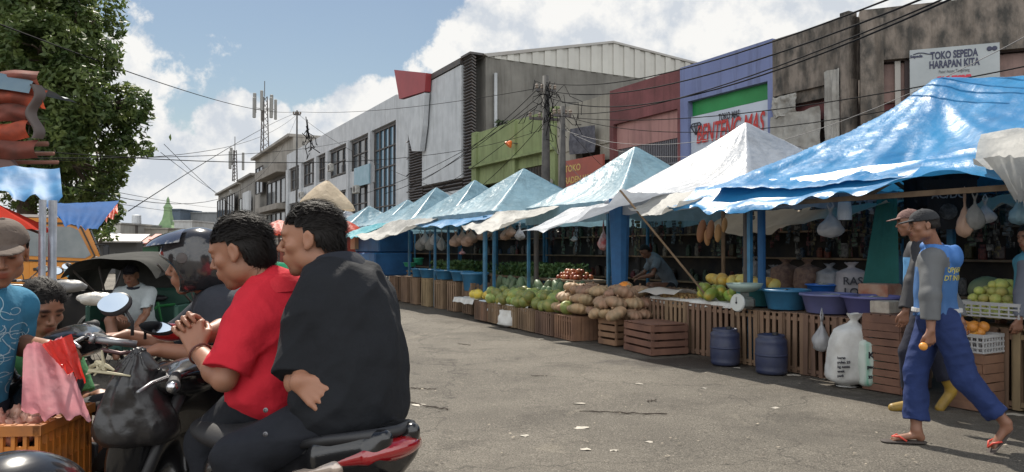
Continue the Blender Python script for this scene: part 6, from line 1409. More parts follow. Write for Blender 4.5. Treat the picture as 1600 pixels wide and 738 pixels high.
# helmet rider
HC = Head((-1.295, 3.0, 1.335), (-.96, -.22, -.12), (0, 0, 1), .96)
JC = dict(pelvis=(-1.12, 3.14, .90), neck=(-1.22, 3.06, 1.20), shL=(-1.15, 2.90, 1.155), shR=(-1.27, 3.22, 1.155), elL=(-1.06, 2.78, .985), wrL=(-1.285, 2.685, 1.035), elR=(-1.50, 3.2, .98), wrR=(-1.62, 3.10, 1.04),
          hipL=(-1.13, 3.03, .88), hipR=(-1.17, 3.25, .88), kneeL=(-1.46, 2.86, .74), kneeR=(-1.5, 3.18, .74), ankL=(-1.36, 2.84, .34), ankR=(-1.4, 3.16, .34), bend=.03)
pC = person(JC, 'rider in a dark jacket and glossy black helmet with its visor raised', H=HC, skin=SK1, h=.0052,
            hands=(dict(w=JC['wrL'], d=(-.97, -.10, -.02), n=(0, .1, -1), s=(0, -1, 0), curl=(.9, 1.1, .8), thumb=.7, sc=.95), dict(w=JC['wrR'], d=(-.8, -.3, 0), n=(0, 0, -1), s=(0, -1, 0), curl=(.9, 1.1, .8), sc=.95)),
            top=dict(mat=cloth('jacket_charcoal', (.035, .040, .050), (.025, .028, .036)), sleeve=.78, inf=.035, loose=.035, collar=True, hem=-.1, name='jacket', folds=[dict(amp=.012, sc=7, dirv=(.3, 0, 1), seed=9)], w=1.12, h=.0055),
            pants=dict(mat=C_jean, inf=.02))
hv = Vol(HC.c - .22, HC.c + .22, .0045); s_ = HC.s
hv.ell(HC.p(0, -.015, .03), V(.118, .142, .125), HC.A, .004); hv.ell(HC.p(0, -.015, -.03), V(.108, .130, .110), HC.A, .03); hv.ell(HC.p(0, -.012, .0), V(.098, .118, .118), HC.A, .004, 'sub')
hv.ell(HC.p(0, .13, -.035), V(.13, .115, .085), HC.A, .012, 'sub'); hv.cut(HC.p(0, 0, -.105), -HC.A[2])
vol_obj(hv, 'helmet', mat('helmet_black', (.010, .010, .012), .16, (.03, .03, .032), ns=5, coat=.6), pC, pC.location)
m_ = MB()
def vis(u, v):
    az = R(-82 + 164 * u); el = R(22 + 44 * v); r = .158 - .012 * v; y = r * math.cos(el) * math.cos(az) * 1.12; x = r * math.cos(el) * math.sin(az) * .88; z = r * math.sin(el)
    return Vector(HC.p(x, y - .005 + .03 * (1 - v) * math.cos(az), z + .022 + .020 * (1 - v)) - V(pC.location))
m_.grid(vis, 28, 10); part(pC, 'visor', m_, mat('visor_tinted', (.035, .025, .025), .10, spec=.8, trans=.35, coat=1), smooth=True)
m_ = MB(); m_.lathe([(.022, 0), (.020, .008), (0, .01)], Vector(HC.p(-.118, .02, .035) - V(pC.location)), n=14, axis=tuple(-HC.A[0])); part(pC, 'visor_hinge', m_, M_steel)

# man at the left edge in a blue shirt
HD = Head((-1.80, 2.60, 1.388), (.52, -.78, -.30), (0, 0, 1), .95)
JD = dict(pelvis=(-1.96, 2.62, .80), neck=(-1.90, 2.64, 1.25), shL=(-1.885, 2.80, 1.185), shR=(-1.945, 2.47, 1.185), elL=(-1.93, 2.86, 1.03), wrL=(-1.70, 2.70, 1.045), elR=(-2.0, 2.40, .95), wrR=(-1.85, 2.45, .90),
          hipL=(-1.95, 2.72, .77), hipR=(-1.96, 2.51, .77), kneeL=(-1.85, 2.75, .42), kneeR=(-1.68, 2.50, .52), ankL=(-1.95, 2.8, .08), ankR=(-1.76, 2.5, .10), toeL=(-1.8, 2.8, .03), toeR=(-1.60, 2.5, .03))
pD = person(JD, 'young vendor at the left edge in a blue patterned polo and greyish brown cap', H=HD, skin=SK1, h=.0052, feet=True, stubble=.3,
            hands=(dict(w=JD['wrL'], d=(.85, -.25, -.15), n=(.1, .2, -1), s=(.1, -1, 0), curl=(.35, .5, .3), thumb=.5), dict(w=JD['wrR'], d=(.8, .2, -.3), n=(0, 0, -1), s=(0, 1, 0))),
            cap=dict(mt=cloth('cap_beige', (.11, .085, .07), (.08, .06, .05)), brim=.75),
            hair=dict(mt=HAIR, top=.004, side=.006, back=.008, n=0, low=-.03, messy=.2, seed=8, length=.02),
            top=dict(mat=cloth('polo_blue', (.045, .20, .33), (.03, .15, .26)), sleeve=.75, inf=.012, loose=.022, collar=True, hem=-.06, folds=[dict(amp=.010, sc=7, seed=12)]),
            pants=dict(mat=cloth('shorts_navy', (.02, .022, .035)), length=.45, inf=.02, name='shorts'))
from mathutils.bvhtree import BVHTree
def project_on(root, target, verts, faces, ray, name, m, off=.003, org=None):
    me = target.data; dg = BVHTree.FromPolygons([v.co for v in me.vertices], [p.vertices[:] for p in me.polygons]); o0 = Vector(root.location); ray = Vector(ray).normalized(); out = []; okv = []
    for p in verts:
        h = dg.ray_cast(Vector(p) - o0 - ray * .5, ray); okv.append(h[0] is not None); out.append((h[0] if h[0] is not None else Vector(p) - o0) - ray * off)
    fs = [f for f in faces if all(okv[i] for i in f)]
    me2 = bpy.data.meshes.new(name); me2.from_pydata(out, [], fs); me2.update(); return link_mesh(name, me2, m, root)
def text_on(root, target, s, c, ray, up, size, m, fit=None, bold=.002, name='lettering', off=.003):
    t = text_obj('tmp', s, None, None, size, Matrix.Identity(4), bold=bold, depth=0, fit=fit, align='CENTER'); ray = Vector(ray).normalized(); up = Vector(up).normalized(); rt = ray.cross(up).normalized(); up = rt.cross(ray)
    import bmesh
    bm = bmesh.new(); bm.from_mesh(t.data); bmesh.ops.subdivide_edges(bm, edges=[e for e in bm.edges if e.calc_length() > size * .5], cuts=2); bm.to_mesh(t.data); bm.free()
    vs = [Vector(c) + rt * v.co.x + up * v.co.y for v in t.data.vertices]; fs = [p.vertices[:] for p in t.data.polygons]; bpy.data.objects.remove(t)
    return project_on(root, target, vs, fs, ray, name, m, off)
# white line pattern printed on the polo (curling strokes)
rg = random.Random(4); vs, fs = [], []
ry = nrm((-.5, .85, 0)); rt = nrm(np.cross(ry, (0, 0, 1))); cc = V(JD['neck']) * .55 + V(JD['pelvis']) * .45 + rt * .02
for k in range(80):
    x, z, a = rg.uniform(-.10, .12), rg.uniform(-.15, .14), rg.uniform(0, 6.3)
    cv = rg.uniform(-42, 42)
    for j in range(12):
        a += cv * .012; nx, nz = x + math.cos(a) * .006, z + math.sin(a) * .006; px_, pz_ = -math.sin(a) * .0012, math.cos(a) * .0012; b = len(vs)
        for (xx, zz) in ((x - px_, z - pz_), (nx - px_, nz - pz_), (nx + px_, nz + pz_), (x + px_, z + pz_)): vs.append(cc + rt * xx + V(0, 0, zz))
        fs.append((b, b + 1, b + 2, b + 3)); x, z = nx, nz
project_on(pD, JD['_shirt'], vs, fs, ry, 'print', mat('print_pale_blue', (.35, .5, .58), .8))

# sitting person behind the pink sheet
HE = Head((-1.945, 3.05, 1.15), (.80, -.50, -.35), (0, 0, 1), .95)
JE = dict(pelvis=(-2.15, 3.15, .52), neck=(-2.03, 3.08, .985), shL=(-1.96, 3.22, .93), shR=(-2.08, 2.93, .93), elL=(-1.85, 3.2, .72), wrL=(-1.70, 3.05, .80), elR=(-1.98, 2.85, .70), wrR=(-1.78, 2.82, .78),
          hipL=(-2.1, 3.24, .5), hipR=(-2.15, 3.05, .5), kneeL=(-1.75, 3.3, .52), kneeR=(-1.75, 2.98, .50), ankL=(-1.72, 3.3, .1), ankR=(-1.72, 3.0, .1), toeL=(-1.6, 3.3, .03), toeR=(-1.6, 3.0, .03))
pE = person(JE, 'dark haired person in a green shirt sitting behind the pink plastic sheet', H=HE, skin=SK1, h=.007, feet=True, hands=(dict(w=JE['wrL'], d=(.8, -.4, 0), n=(0, 0, -1), s=(0, 1, 0)), dict(w=JE['wrR'], d=(.8, .1, 0), n=(0, 0, -1), s=(0, 1, 0))),
            hair=dict(mt=HAIR, top=.016, side=.010, back=.012, n=3500, low=-.07, messy=.32, seed=11, length=.035), top=dict(mat=cloth('shirt_green', (.10, .30, .12)), sleeve=.75, collar=True), pants=dict(mat=cloth('shorts_grey', (.05, .05, .055)), length=.8, name='shorts'))
o = empty('stool', (-2.15, 3.15, 0)); tag(o, 'low red plastic stool under the sitting person', 'stool'); c = MB(); c.box((0, 0, .375), (.32, .32, .03), bev=.01); part(o, 'seat', c, mat('plastic_red', (.5, .04, .03), .4))
for a in (-1, 1):
    for b_ in (-1, 1): c = MB(); c.bar((a * .15, b_ * .15, 0), (a * .12, b_ * .12, .36), .03); part(o, 'leg', c, mat('plastic_red', (.5, .04, .03), .4))

# pedicab driver
_d = V(-1.03, 2.0, -.075)
HF = Head(V(-3.10, 5.98, 1.19) + _d, (.25, -.95, -.12), (0, 0, 1), .95)
JF = dict(pelvis=(-3.10, 6.25, .60), neck=(-3.09, 6.06, 1.055), shL=(-2.945, 6.08, 1.0), shR=(-3.245, 6.05, 1.0), elL=(-2.93, 5.98, .78), wrL=(-2.97, 5.80, .64), elR=(-3.30, 5.93, .80), wrR=(-3.12, 5.78, .78),
          hipL=(-3.0, 6.2, .57), hipR=(-3.2, 6.2, .57), kneeL=(-2.92, 5.82, .62), kneeR=(-3.22, 5.8, .72), ankL=(-2.92, 5.72, .25), ankR=(-3.1, 5.7, .35))
JF = {k: tuple(V(v) + _d) for k, v in JF.items()}
pF = person(JF, 'pedicab driver in a pale grey polo and cap lounging in his passenger seat', H=HF, skin=SK3, h=.010, hands=(dict(w=JF['wrL'], d=(-.1, -.3, -.9), n=(0, 1, 0), s=(1, 0, 0)), dict(w=JF['wrR'], d=(.6, -.3, -.2), n=(0, 0, -1), s=(0, -1, 0))),
            cap=dict(mt=cloth('cap_black', (.02, .02, .025)), h=.007, brim=.8), top=dict(mat=cloth('polo_pale', (.50, .56, .58)), sleeve=.8, collar=True, loose=.03), pants=dict(mat=cloth('trousers_green', (.03, .07, .06))))
c = MB(); nk = V(JF['neck']) - V(pF.location); c.tube([Vector(nk + V(.075 * math.cos(a), .07 * math.sin(a) - .005, .015 + .02 * math.sin(a))) for a in np.linspace(0, 6.283, 17)[:-1]], .018, 6, closed=True); part(pF, 'collar', c, cloth('collar_navy', (.02, .025, .04)))

# front walker
HG = Head((2.985, 5.34, 1.572), (-.96, .20, -.14), (0, 0, 1), .95)
JG = dict(pelvis=(3.10, 5.38, .90), neck=(3.10, 5.38, 1.375), shL=(2.99, 5.25, 1.325), shR=(3.215, 5.51, 1.325), elL=(2.93, 5.15, 1.075), wrL=(2.895, 5.10, .84), elR=(3.30, 5.60, 1.08), wrR=(3.35, 5.50, .86),
          hipL=(3.10, 5.29, .88), hipR=(3.12, 5.48, .88), kneeL=(3.20, 5.21, .49), kneeR=(2.96, 5.42, .50), ankL=(3.42, 5.12, .20), ankR=(2.92, 5.34, .095), toeL=(3.345, 5.13, .045), toeR=(2.78, 5.37, .03))
JKT = mat('jacket_two_tone', (1, 1, 1), .7, vcol=True, bump=.3, bs=120, bdist=.003)
def jk(v):
    c = np.tile(V(.03, .10, .25), (len(v), 1)); c *= (1 + .25 * vnoise(v[:, 0], v[:, 1], v[:, 2], 9))[:, None]
    for q in 'LR':
        sh, el, wr_ = V(JG['sh' + q]), V(JG['el' + q]), V(JG['wr' + q])
        def dist(a, b, ext=0): ba = b - a; t = np.clip(((v - a) @ ba) / (ba @ ba), -ext, 1); return np.linalg.norm(v - a - t[:, None] * ba, axis=1)
        d = np.minimum(dist(sh + V(0, 0, .01), el), dist(el, wr_)); c[d < .083] = V(.085, .09, .095)
    sd, fr, up = torso_axes(JG); yk = ((v - V(JG['neck'])) @ up > -.10) & ((v - V(JG['neck'])) @ up < .03); hood = (((v - V(JG['neck'])) @ up > -.03) & (np.abs((v - V(JG['neck'])) @ sd) < .125)) | (((v - V(JG['neck'])) @ fr < -.105) & ((v - V(JG['neck'])) @ up > -.14) & (np.abs((v - V(JG['neck'])) @ sd) < .12))
    c[yk & ~hood] = V(.085, .09, .095); c[hood] = V(.035, .13, .36); return c
pG = person(JG, 'walking man in a blue and grey hooded jacket, dark cap and rolled blue trousers', H=HG, skin=SK3, h=.0065, feet=True,
            hands=(dict(w=JG['wrL'], d=(-.02, .02, -1), n=(-.2, .9, 0), s=(-1, 0, 0), curl=(.7, .9, .6), thumb=.5), dict(w=JG['wrR'], d=(0, 0, -1), n=(0, -1, 0), s=(-1, 0, 0), curl=(1.1, 1.2, .8), thumb=.7)),
            cap=dict(mt=cloth('cap_charcoal', (.03, .032, .036)), h=.0055, brim=.85, tilt=.01), hair=dict(mt=HAIR, top=.003, side=.006, back=.008, n=0, low=-.03, messy=.15, seed=8, length=.015, h=.006),
            top=dict(mat=JKT, sleeve=1.95, inf=.026, loose=.026, hood=True, hem=.02, name='jacket', colfn=jk, folds=[dict(amp=.011, sc=8, dirv=(0, 0, 1), seed=21)], w=1.05),
            pants=dict(mat=cloth('trousers_blue', (.018, .034, .115), (.013, .025, .085)), inf=.017, cuff=.052, length=1.80, roll=True, waist=.12, folds=[dict(amp=.014, sc=8, dirv=(.2, 0, 1), seed=22), dict(amp=.006, sc=17, dirv=(1, 0, .3), seed=2)]))
YLW = mat('print_yellow', (.40, .36, .10), .7); bk = (-.30, .55, 0); sd, fr, up = torso_axes(JG)
cb = V(JG['neck']) * .70 + V(JG['pelvis']) * .30 + sd * .045
text_on(pG, JG['_shirt'], 'OPJEMA', cb + V(.0, 0, .005), fr, up, .050, YLW, fit=.20, bold=.0012); text_on(pG, JG['_shirt'], 'DT INDRM', cb - V(0, 0, .052), fr, up, .050, YLW, fit=.23, bold=.0012)
c = MB(); sd2 = V(JG['pelvis']) - V(pG.location); c.lathe([(.168, .045), (.172, .05), (.170, .075)], tuple(sd2), n=30, sx=1, sy=.82); part(pG, 'shirt_hem', c, cloth('tee_white', (.5, .5, .5)))
SAN = mat('sandal_sole', (.05, .04, .035), .8); STR = mat('sandal_strap', (.5, .05, .03), .5)
def sandal(J, q, root):
    an, toe = V(J['ank' + q]), V(J['toe' + q]); d = nrm(toe - an + V(0, 0, .06)); heel = an - V(0, 0, .085) - d * .03; o0 = V(root.location); tip = toe + d * .05 - V(0, 0, .02)
    lo_, hi_ = np.minimum(heel, tip) - .08, np.maximum(heel, tip) + .08; v = Vol(lo_, hi_, .005); up_ = nrm(np.cross(np.cross(d, (0, 0, 1)), d)); v.cone(heel, tip, .042, .048, .01, flat=(up_, 4.2)); o = vol_obj(v, 'sandal', SAN, root, o0)
    s_ = nrm(np.cross(d, (0, 0, 1))); m0 = heel + (tip - heel) * .72 + up_ * .012; c = MB()
    for k in (-1, 1): c.tube([Vector(m0 + d * .03 + up_ * .022 - o0), Vector(m0 + s_ * k * .030 - d * .01 + up_ * .030 - o0), Vector(m0 + s_ * k * .046 - d * .055 - o0)], .007, 6)
    c.build('strap', STR, o, smooth=True)
for q in 'LR': sandal(JG, q, pG)
o = P(1441, 541, 5.07); c = MB(); c.ell((0, 0, 0), (.028, .028, .028), 14, 9); tag(c.build('orange', mat('orange_skin', (.6, .25, .04), .45, objvar=.2), loc=o, smooth=True), 'small orange held in the front walker\'s near hand', 'orange')
wb = bag_mesh(.085, .30, 3).build('plastic_bag', WB, smooth=True); wb.location = (3.36, 5.50, .80); wb.rotation_euler = (0, .06, .4); tag(wb, 'white plastic bag carried in the front walker\'s far hand', 'bag')

# second walker
HH = Head((3.44, 6.38, 1.630), (-.96, .22, -.12), (0, 0, 1), .95)
JH = dict(pelvis=(3.53, 6.42, .93), neck=(3.50, 6.42, 1.44), shL=(3.43, 6.24, 1.385), shR=(3.58, 6.58, 1.385), elL=(3.32, 6.20, 1.12), wrL=(3.215, 6.14, .885), elR=(3.66, 6.64, 1.12), wrR=(3.60, 6.66, .88),
          hipL=(3.52, 6.33, .9), hipR=(3.55, 6.52, .9), kneeL=(3.36, 6.34, .52), kneeR=(3.66, 6.48, .50), ankL=(3.43, 6.44, .10), ankR=(3.78, 6.46, .20), toeL=(3.30, 6.46, .03), toeR=(3.70, 6.47, .04))
JH = {k: tuple(V(v) + V(.06, 0, 0)) for k, v in JH.items()}
def jk2(v):
    c = np.tile(V(.018, .018, .022), (len(v), 1)); sd, fr, up = torso_axes(JH); c[((v - V(JH['neck'])) @ fr > .05) & (np.abs((v - V(JH['neck'])) @ sd) < .2) & ((v - V(JH['neck'])) @ up < -.1)] = V(.07, .22, .42); return c
pH = person(JH, 'second walking man in a black and blue jacket and reddish brown cap, wearing yellow boots', H=HH, skin=SK3, h=.008, feet=True,
            hands=(dict(w=JH['wrL'], d=(-.15, 0, -1), n=(0, 1, 0), s=(-1, 0, 0), curl=(.4, .5, .4)), dict(w=JH['wrR'], d=(-.1, 0, -1), n=(0, -1, 0), s=(-1, 0, 0))),
            cap=dict(mt=cloth('cap_brown', (.17, .10, .09), (.13, .08, .07)), h=.006, brim=1.0), hair=dict(mt=HAIR, top=.003, side=.006, back=.008, n=0, low=-.03, messy=.15, seed=8, length=.015, h=.007),
            top=dict(mat=mat('jacket_black_blue', (1, 1, 1), .7, vcol=True, bump=.3, bs=120, bdist=.003), sleeve=1.92, inf=.03, loose=.026, collar=True, hem=0, name='jacket', colfn=jk2, folds=[dict(amp=.012, sc=8, seed=31)]),
            pants=dict(mat=cloth('trousers_dark', (.022, .024, .04)), inf=.03, length=1.75))
YB = mat('boot_yellow', (.34, .21, .03), .5, (.22, .14, .03), ns=9)
for q in 'LR':
    an, toe = V(JH['ank' + q]), V(JH['toe' + q]); kn = V(JH['knee' + q]); v = Vol(np.minimum(an, toe) - .16, np.maximum(an, toe) + .30, .007); d = nrm(toe - an)
    v.cone(an + (kn - an) * .42, an, .066, .050, .02, capb=False); v.cone(an - V(0, 0, .05), toe + d * .03, .044, .040, .03); v.cut(an + (kn - an) * .40, kn - an); vol_obj(v, 'boot', YB, pH, pH.location)

# person cut by the right edge
HI = Head((4.60, 6.55, 1.50), (-.95, -.2, -.1), (0, 0, 1), .95)
JI = dict(pelvis=(4.66, 6.6, .88), neck=(4.64, 6.58, 1.33), shL=(4.52, 6.44, 1.28), shR=(4.70, 6.76, 1.28), elL=(4.40, 6.36, 1.03), wrL=(4.33, 6.30, .80), elR=(4.75, 6.85, 1.0), wrR=(4.6, 6.9, .8),
          hipL=(4.62, 6.5, .86), hipR=(4.68, 6.7, .86), kneeL=(4.55, 6.46, .46), kneeR=(4.7, 6.72, .46), ankL=(4.6, 6.5, .09), ankR=(4.8, 6.7, .09), toeL=(4.48, 6.48, .03), toeR=(4.67, 6.7, .03))
def jk3(v):
    c = np.tile(V(.06, .22, .30), (len(v), 1)); sh, el, w_ = V(JI['shL']), V(JI['elL']), V(JI['wrL'])
    def dist(a, b): ba = b - a; t = np.clip(((v - a) @ ba) / (ba @ ba), 0, 1); return np.linalg.norm(v - a - t[:, None] * ba, axis=1)
    c[np.minimum(dist(sh, el), dist(el, w_)) < .085] = V(.11, .12, .15); return c
person(JI, 'person in a teal shirt with grey sleeves, half cut off at the right edge', H=HI, skin=SK3, h=.010, feet=True, hands=(dict(w=JI['wrL'], d=(-.1, 0, -1), n=(0, 1, 0), s=(-1, 0, 0)), dict(w=JI['wrR'], d=(-.1, 0, -1), n=(0, 1, 0), s=(-1, 0, 0))),
       hair=dict(mt=HAIR, top=.02, side=.01, back=.012, n=900, h=.008), top=dict(mat=mat('shirt_teal_grey', (1, 1, 1), .8, vcol=True), sleeve=1.9, inf=.025, hem=-.02, colfn=jk3), pants=dict(mat=cloth('trousers_dark2', (.03, .03, .035))))
# sitting vendor deep in the stall
HJ = Head((2.42, 13.4, 1.36), (-.75, -.35, -.5), (-.5, 0, 1), .95)
JJ = dict(pelvis=(2.92, 13.6, .75), neck=(2.53, 13.45, 1.25), shL=(2.62, 13.30, 1.18), shR=(2.60, 13.62, 1.20), elL=(2.50, 13.1, .95), wrL=(2.28, 13.1, .90), elR=(2.45, 13.7, .95), wrR=(2.25, 13.55, .88),
          hipL=(2.9, 13.5, .72), hipR=(2.9, 13.7, .72), kneeL=(2.55, 13.35, .74), kneeR=(2.55, 13.7, .74), ankL=(2.6, 13.3, .35), ankR=(2.6, 13.7, .35), bend=.06)
person(JJ, 'vendor in a grey t-shirt bending over his goods under the silver tent', H=HJ, skin=SK3, h=.014, hair=dict(mt=HAIR, n=300, h=.012, top=.02), hands=(dict(w=JJ['wrL'], d=(-.8, 0, -.3), n=(0, 0, -1), s=(0, 1, 0)),),
       top=dict(mat=cloth('tee_grey_blue', (.16, .19, .22)), sleeve=.7, inf=.025, loose=.03, hem=-.05), pants=dict(mat=cloth('trousers_dark2', (.03, .03, .035))))
# ================================================================ MOTORBIKES
M_gloss = mat('fairing_black', (.010, .010, .011), .22, coat=.5, bump=.03, bs=8); M_plast = mat('plastic_black', (.02, .02, .022), .5); M_seat = mat('seat_vinyl', (.018, .018, .020), .6, bump=.3, bs=200, bdist=.002)
M_chr = mat('chrome', (.6, .6, .62), .25, metal=1.0); M_rub = mat('rubber', (.02, .02, .02), .8); M_mir = mat('mirror_glass', (.42, .48, .55), .05, metal=1.0); M_tail = mat('tail_lens_red', (.28, .006, .01), .12, coat=1, spec=.8)
M_alu = mat('grey_metal', (.25, .25, .26), .4, metal=.8)
def motorbike(label, org, head, steer=0.0, sc=1.0, bar_z=1.02, L=1.16, mirrors=True, h=.006, panel=M_gloss, grips=True, group=None, rack=False):
    """local frame: x forward, y left, origin on the ground below the tail"""
    o = empty('motorbike', org, math.atan2(head[1], head[0])); o.scale = (sc,) * 3; tag(o, label, 'motorbike', group)
    v = Vol((-.2, -.32, .2), (1.45, .32, 1.1), h)
    for s_ in (-1, 1):
        v.cone((-.02, s_ * .055, .80), (.55, s_ * .115, .60), .045, .08, .05); v.cone((-.06, s_ * .05, .845), (.12, s_ * .09, .78), .020, .05, .04); v.cone((.5, s_ * .10, .55), (.85, s_ * .06, .42), .07, .05, .05)
    v.cone((.0, 0, .76), (.7, 0, .62), .06, .09, .05); body = vol_obj(v, 'rear_fairing', panel, o, (0, 0, 0))
    v = Vol((.7, -.32, .2), (1.45, .32, 1.0), h); v.ell((1.05, 0, .64), (.085, .235, .30), np.stack([nrm((1, 0, .28)), V(0, 1, 0), nrm((-.28, 0, 1))]), .01); v.ell((.955, 0, .60), (.060, .16, .26), np.stack([nrm((1, 0, .28)), V(0, 1, 0), nrm((-.28, 0, 1))]), .03, 'sub'); v.cone((1.06, 0, .55), (1.12, 0, .88), .08, .05, .04)
    vol_obj(v, 'leg_shield', panel, o, (0, 0, 0))
    v = Vol((-.1, -.2, .6), (.95, .2, 1.0), h); v.ell((.62, 0, .745), (.26, .125, .055), None, .03); v.ell((.26, 0, .775), (.28, .115, .045), None, .05); vol_obj(v, 'seat', M_seat, o, (0, 0, 0))
    # grab rail and tail light
    c = MB(); c.tube([(.26, .115, .785), (.08, .115, .83), (-.03, .075, .850), (-.055, 0, .852), (-.03, -.075, .850), (.08, -.115, .83), (.26, -.115, .785)], [.012, .014, .015, .015, .015, .014, .012], 8); part(o, 'grab_rail', c, M_plast, smooth=True)
    v = Vol((-.22, -.18, .66), (.2, .18, .9), .004); v.ell((-.035, 0, .800), (.058, .092, .032), np.stack([nrm((1, 0, -.35)), V(0, 1, 0), nrm((.35, 0, 1))]), .01); v.cone((-.03, .085, .80), (.05, .112, .775), .022, .010, .02); v.cone((-.03, -.085, .80), (.05, -.112, .775), .022, .010, .02); vol_obj(v, 'tail_light', M_tail, o, (0, 0, 0))
    for s_ in (-1, 1):
        v = Vol((-.02, -.22, .66), (.34, .22, .86), .005); v.cone((.05, s_ * .112, .765), (.22, s_ * .135, .715), .020, .012, .01, flat=((0, 1, 0), .8)); vol_obj(v, 'indicator', mat('clear_lens', (.55, .45, .38), .12, coat=1, metal=.4), o, (0, 0, 0))
    c = MB(); c.box((-.12, 0, .60), (.01, .2, .22), rot=Matrix.Rotation(.35, 3, 'Y')); c.bar((0, 0, .7), (-.14, 0, .55), .08, .02); part(o, 'mudguard', c, M_plast)
    for x, nm in ((.20, 'wheel'), (1.38, 'wheel')):
        c = MB(); c.tube([(x + .27 * math.cos(a), 0, .30 + .27 * math.sin(a)) for a in np.linspace(0, 6.283, 41)[:-1]], .042, 10, closed=True); w_ = part(o, nm, c, M_rub, smooth=True)
        c = MB(); c.lathe([(.235, -.02), (.235, .02)], (x, 0, .30), axis=(0, 1, 0), n=32); c.lathe([(.04, -.05), (.04, .05)], (x, 0, .30), axis=(0, 1, 0), n=16)
        for k in range(6): a = k * 1.047; c.bar((x, 0, .30), (x + .235 * math.cos(a), 0, .30 + .235 * math.sin(a)), .018)
        c.build('rim', M_alu, w_)
    c = MB(); c.box((.62, 0, .36), (.42, .22, .26), bev=.06); c.tube([(.7, -.12, .3), (.4, -.16, .26), (.0, -.16, .34)], [.03, .03, .05], 10); part(o, 'engine', c, M_alu)
    # steering assembly, rotated about the steering axis
    RS = Matrix.Rotation(steer, 3, 'Z'); piv = Vector((L, 0, 0)); T = lambda x, y, z: piv + RS @ Vector((x, y, z))
    c = MB()
    for s_ in (-1, 1): c.tube([T(0, s_ * .07, .86), T(.22, s_ * .09, .30)], .02, 8)
    part(o, 'fork', c, M_plast, smooth=True)
    v = Vol((L - .3, -.3, .8), (L + .35, .3, bar_z + .12), h); v.ell(T(.02, 0, bar_z - .035), (.12, .13, .060), np.stack([V(RS @ Vector((1, 0, 0))), V(RS @ Vector((0, 1, 0))), V(0, 0, 1)]), .02); v.ell(T(-.01, 0, bar_z - .0), (.06, .20, .030), np.stack([V(RS @ Vector((1, 0, 0))), V(RS @ Vector((0, 1, 0))), V(0, 0, 1)]), .03); vol_obj(v, 'handlebar_cowl', panel, o, (0, 0, 0))
    v = Vol((L - .1, -.3, .8), (L + .4, .3, bar_z + .1), h); v.ell(T(.09, 0, bar_z - .05), (.055, .085, .05), None, .01); vol_obj(v, 'headlight', mat('headlight_glass', (.5, .52, .55), .06, coat=1, metal=.4), o, (0, 0, 0))
    c = MB(); c.tube([T(-.07, .36, bar_z + .0), T(-.02, .20, bar_z + .01), T(0, 0, bar_z - .02), T(-.02, -.20, bar_z + .01), T(-.07, -.36, bar_z)], .011, 8); part(o, 'handlebar', c, M_chr, smooth=True)
    for s_ in (-1, 1):
        c = MB(); c.tube([T(-.035, s_ * .235, bar_z + .008), T(-.065, s_ * .34, bar_z + .0), T(-.067, s_ * .345, bar_z), T(-.072, s_ * .36, bar_z)], [.017, .018, .021, .021], 12); part(o, 'grip', c, mat('grip_rubber', (.03, .03, .032), .7, bump=.5, bs=300, bdist=.003), smooth=True)
        c = MB(); c.tube([T(-.07, s_ * .36, bar_z), T(-.076, s_ * .378, bar_z)], .016, 10); part(o, 'bar_end', c, M_chr, smooth=True)
        c = MB(); c.tube([T(.0, s_ * .19, bar_z + .0), T(.035, s_ * .24, bar_z - .01), T(.02, s_ * .38, bar_z - .012)], [.008, .007, .006], 6); part(o, 'lever', c, M_alu, smooth=True)
        if mirrors:
            c = MB(); c.tube([T(.0, s_ * .17, bar_z + .01), T(.02, s_ * .19, bar_z + .07), T(.02, s_ * .27, bar_z + .15)], .006, 7); mo = part(o, 'mirror', c, M_plast, smooth=True)
            ctr = T(.02, s_ * .31, bar_z + .175); fw = (RS @ Vector((-1, -s_ * .12, .02))).normalized(); x_, y_, z_ = frame(fw); Mx = Matrix((x_, y_, z_)).transposed()
            c = MB(); c.ell(ctr - fw * .008, (.064, .042, .022), 24, 10, rot=Mx); c.build('mirror_shell', M_plast, mo, smooth=True)
            c = MB(); n = 24; c.add([ctr + fw * .0155 + Mx @ Vector((.054 * math.cos(6.283 * k / n), .034 * math.sin(6.283 * k / n), 0)) for k in range(n)], [tuple(range(n))]); c.build('mirror_glass', M_mir, mo)
    return o
hb = Vector((-.80, .60)).normalized()
motorbike('black and red motorbike with a red tail light carrying the two young men', (-.345, 1.975, .072), hb, steer=R(42), sc=1.0, L=.96, bar_z=.92, mirrors=False)
hb2 = Vector((-.93, -.36)).normalized()
b2 = motorbike('dark motorbike under the helmet rider with a black bag on its front', (-.90, 3.22, .04), hb2, steer=R(12), L=.86, bar_z=1.03, mirrors=False, h=.008)
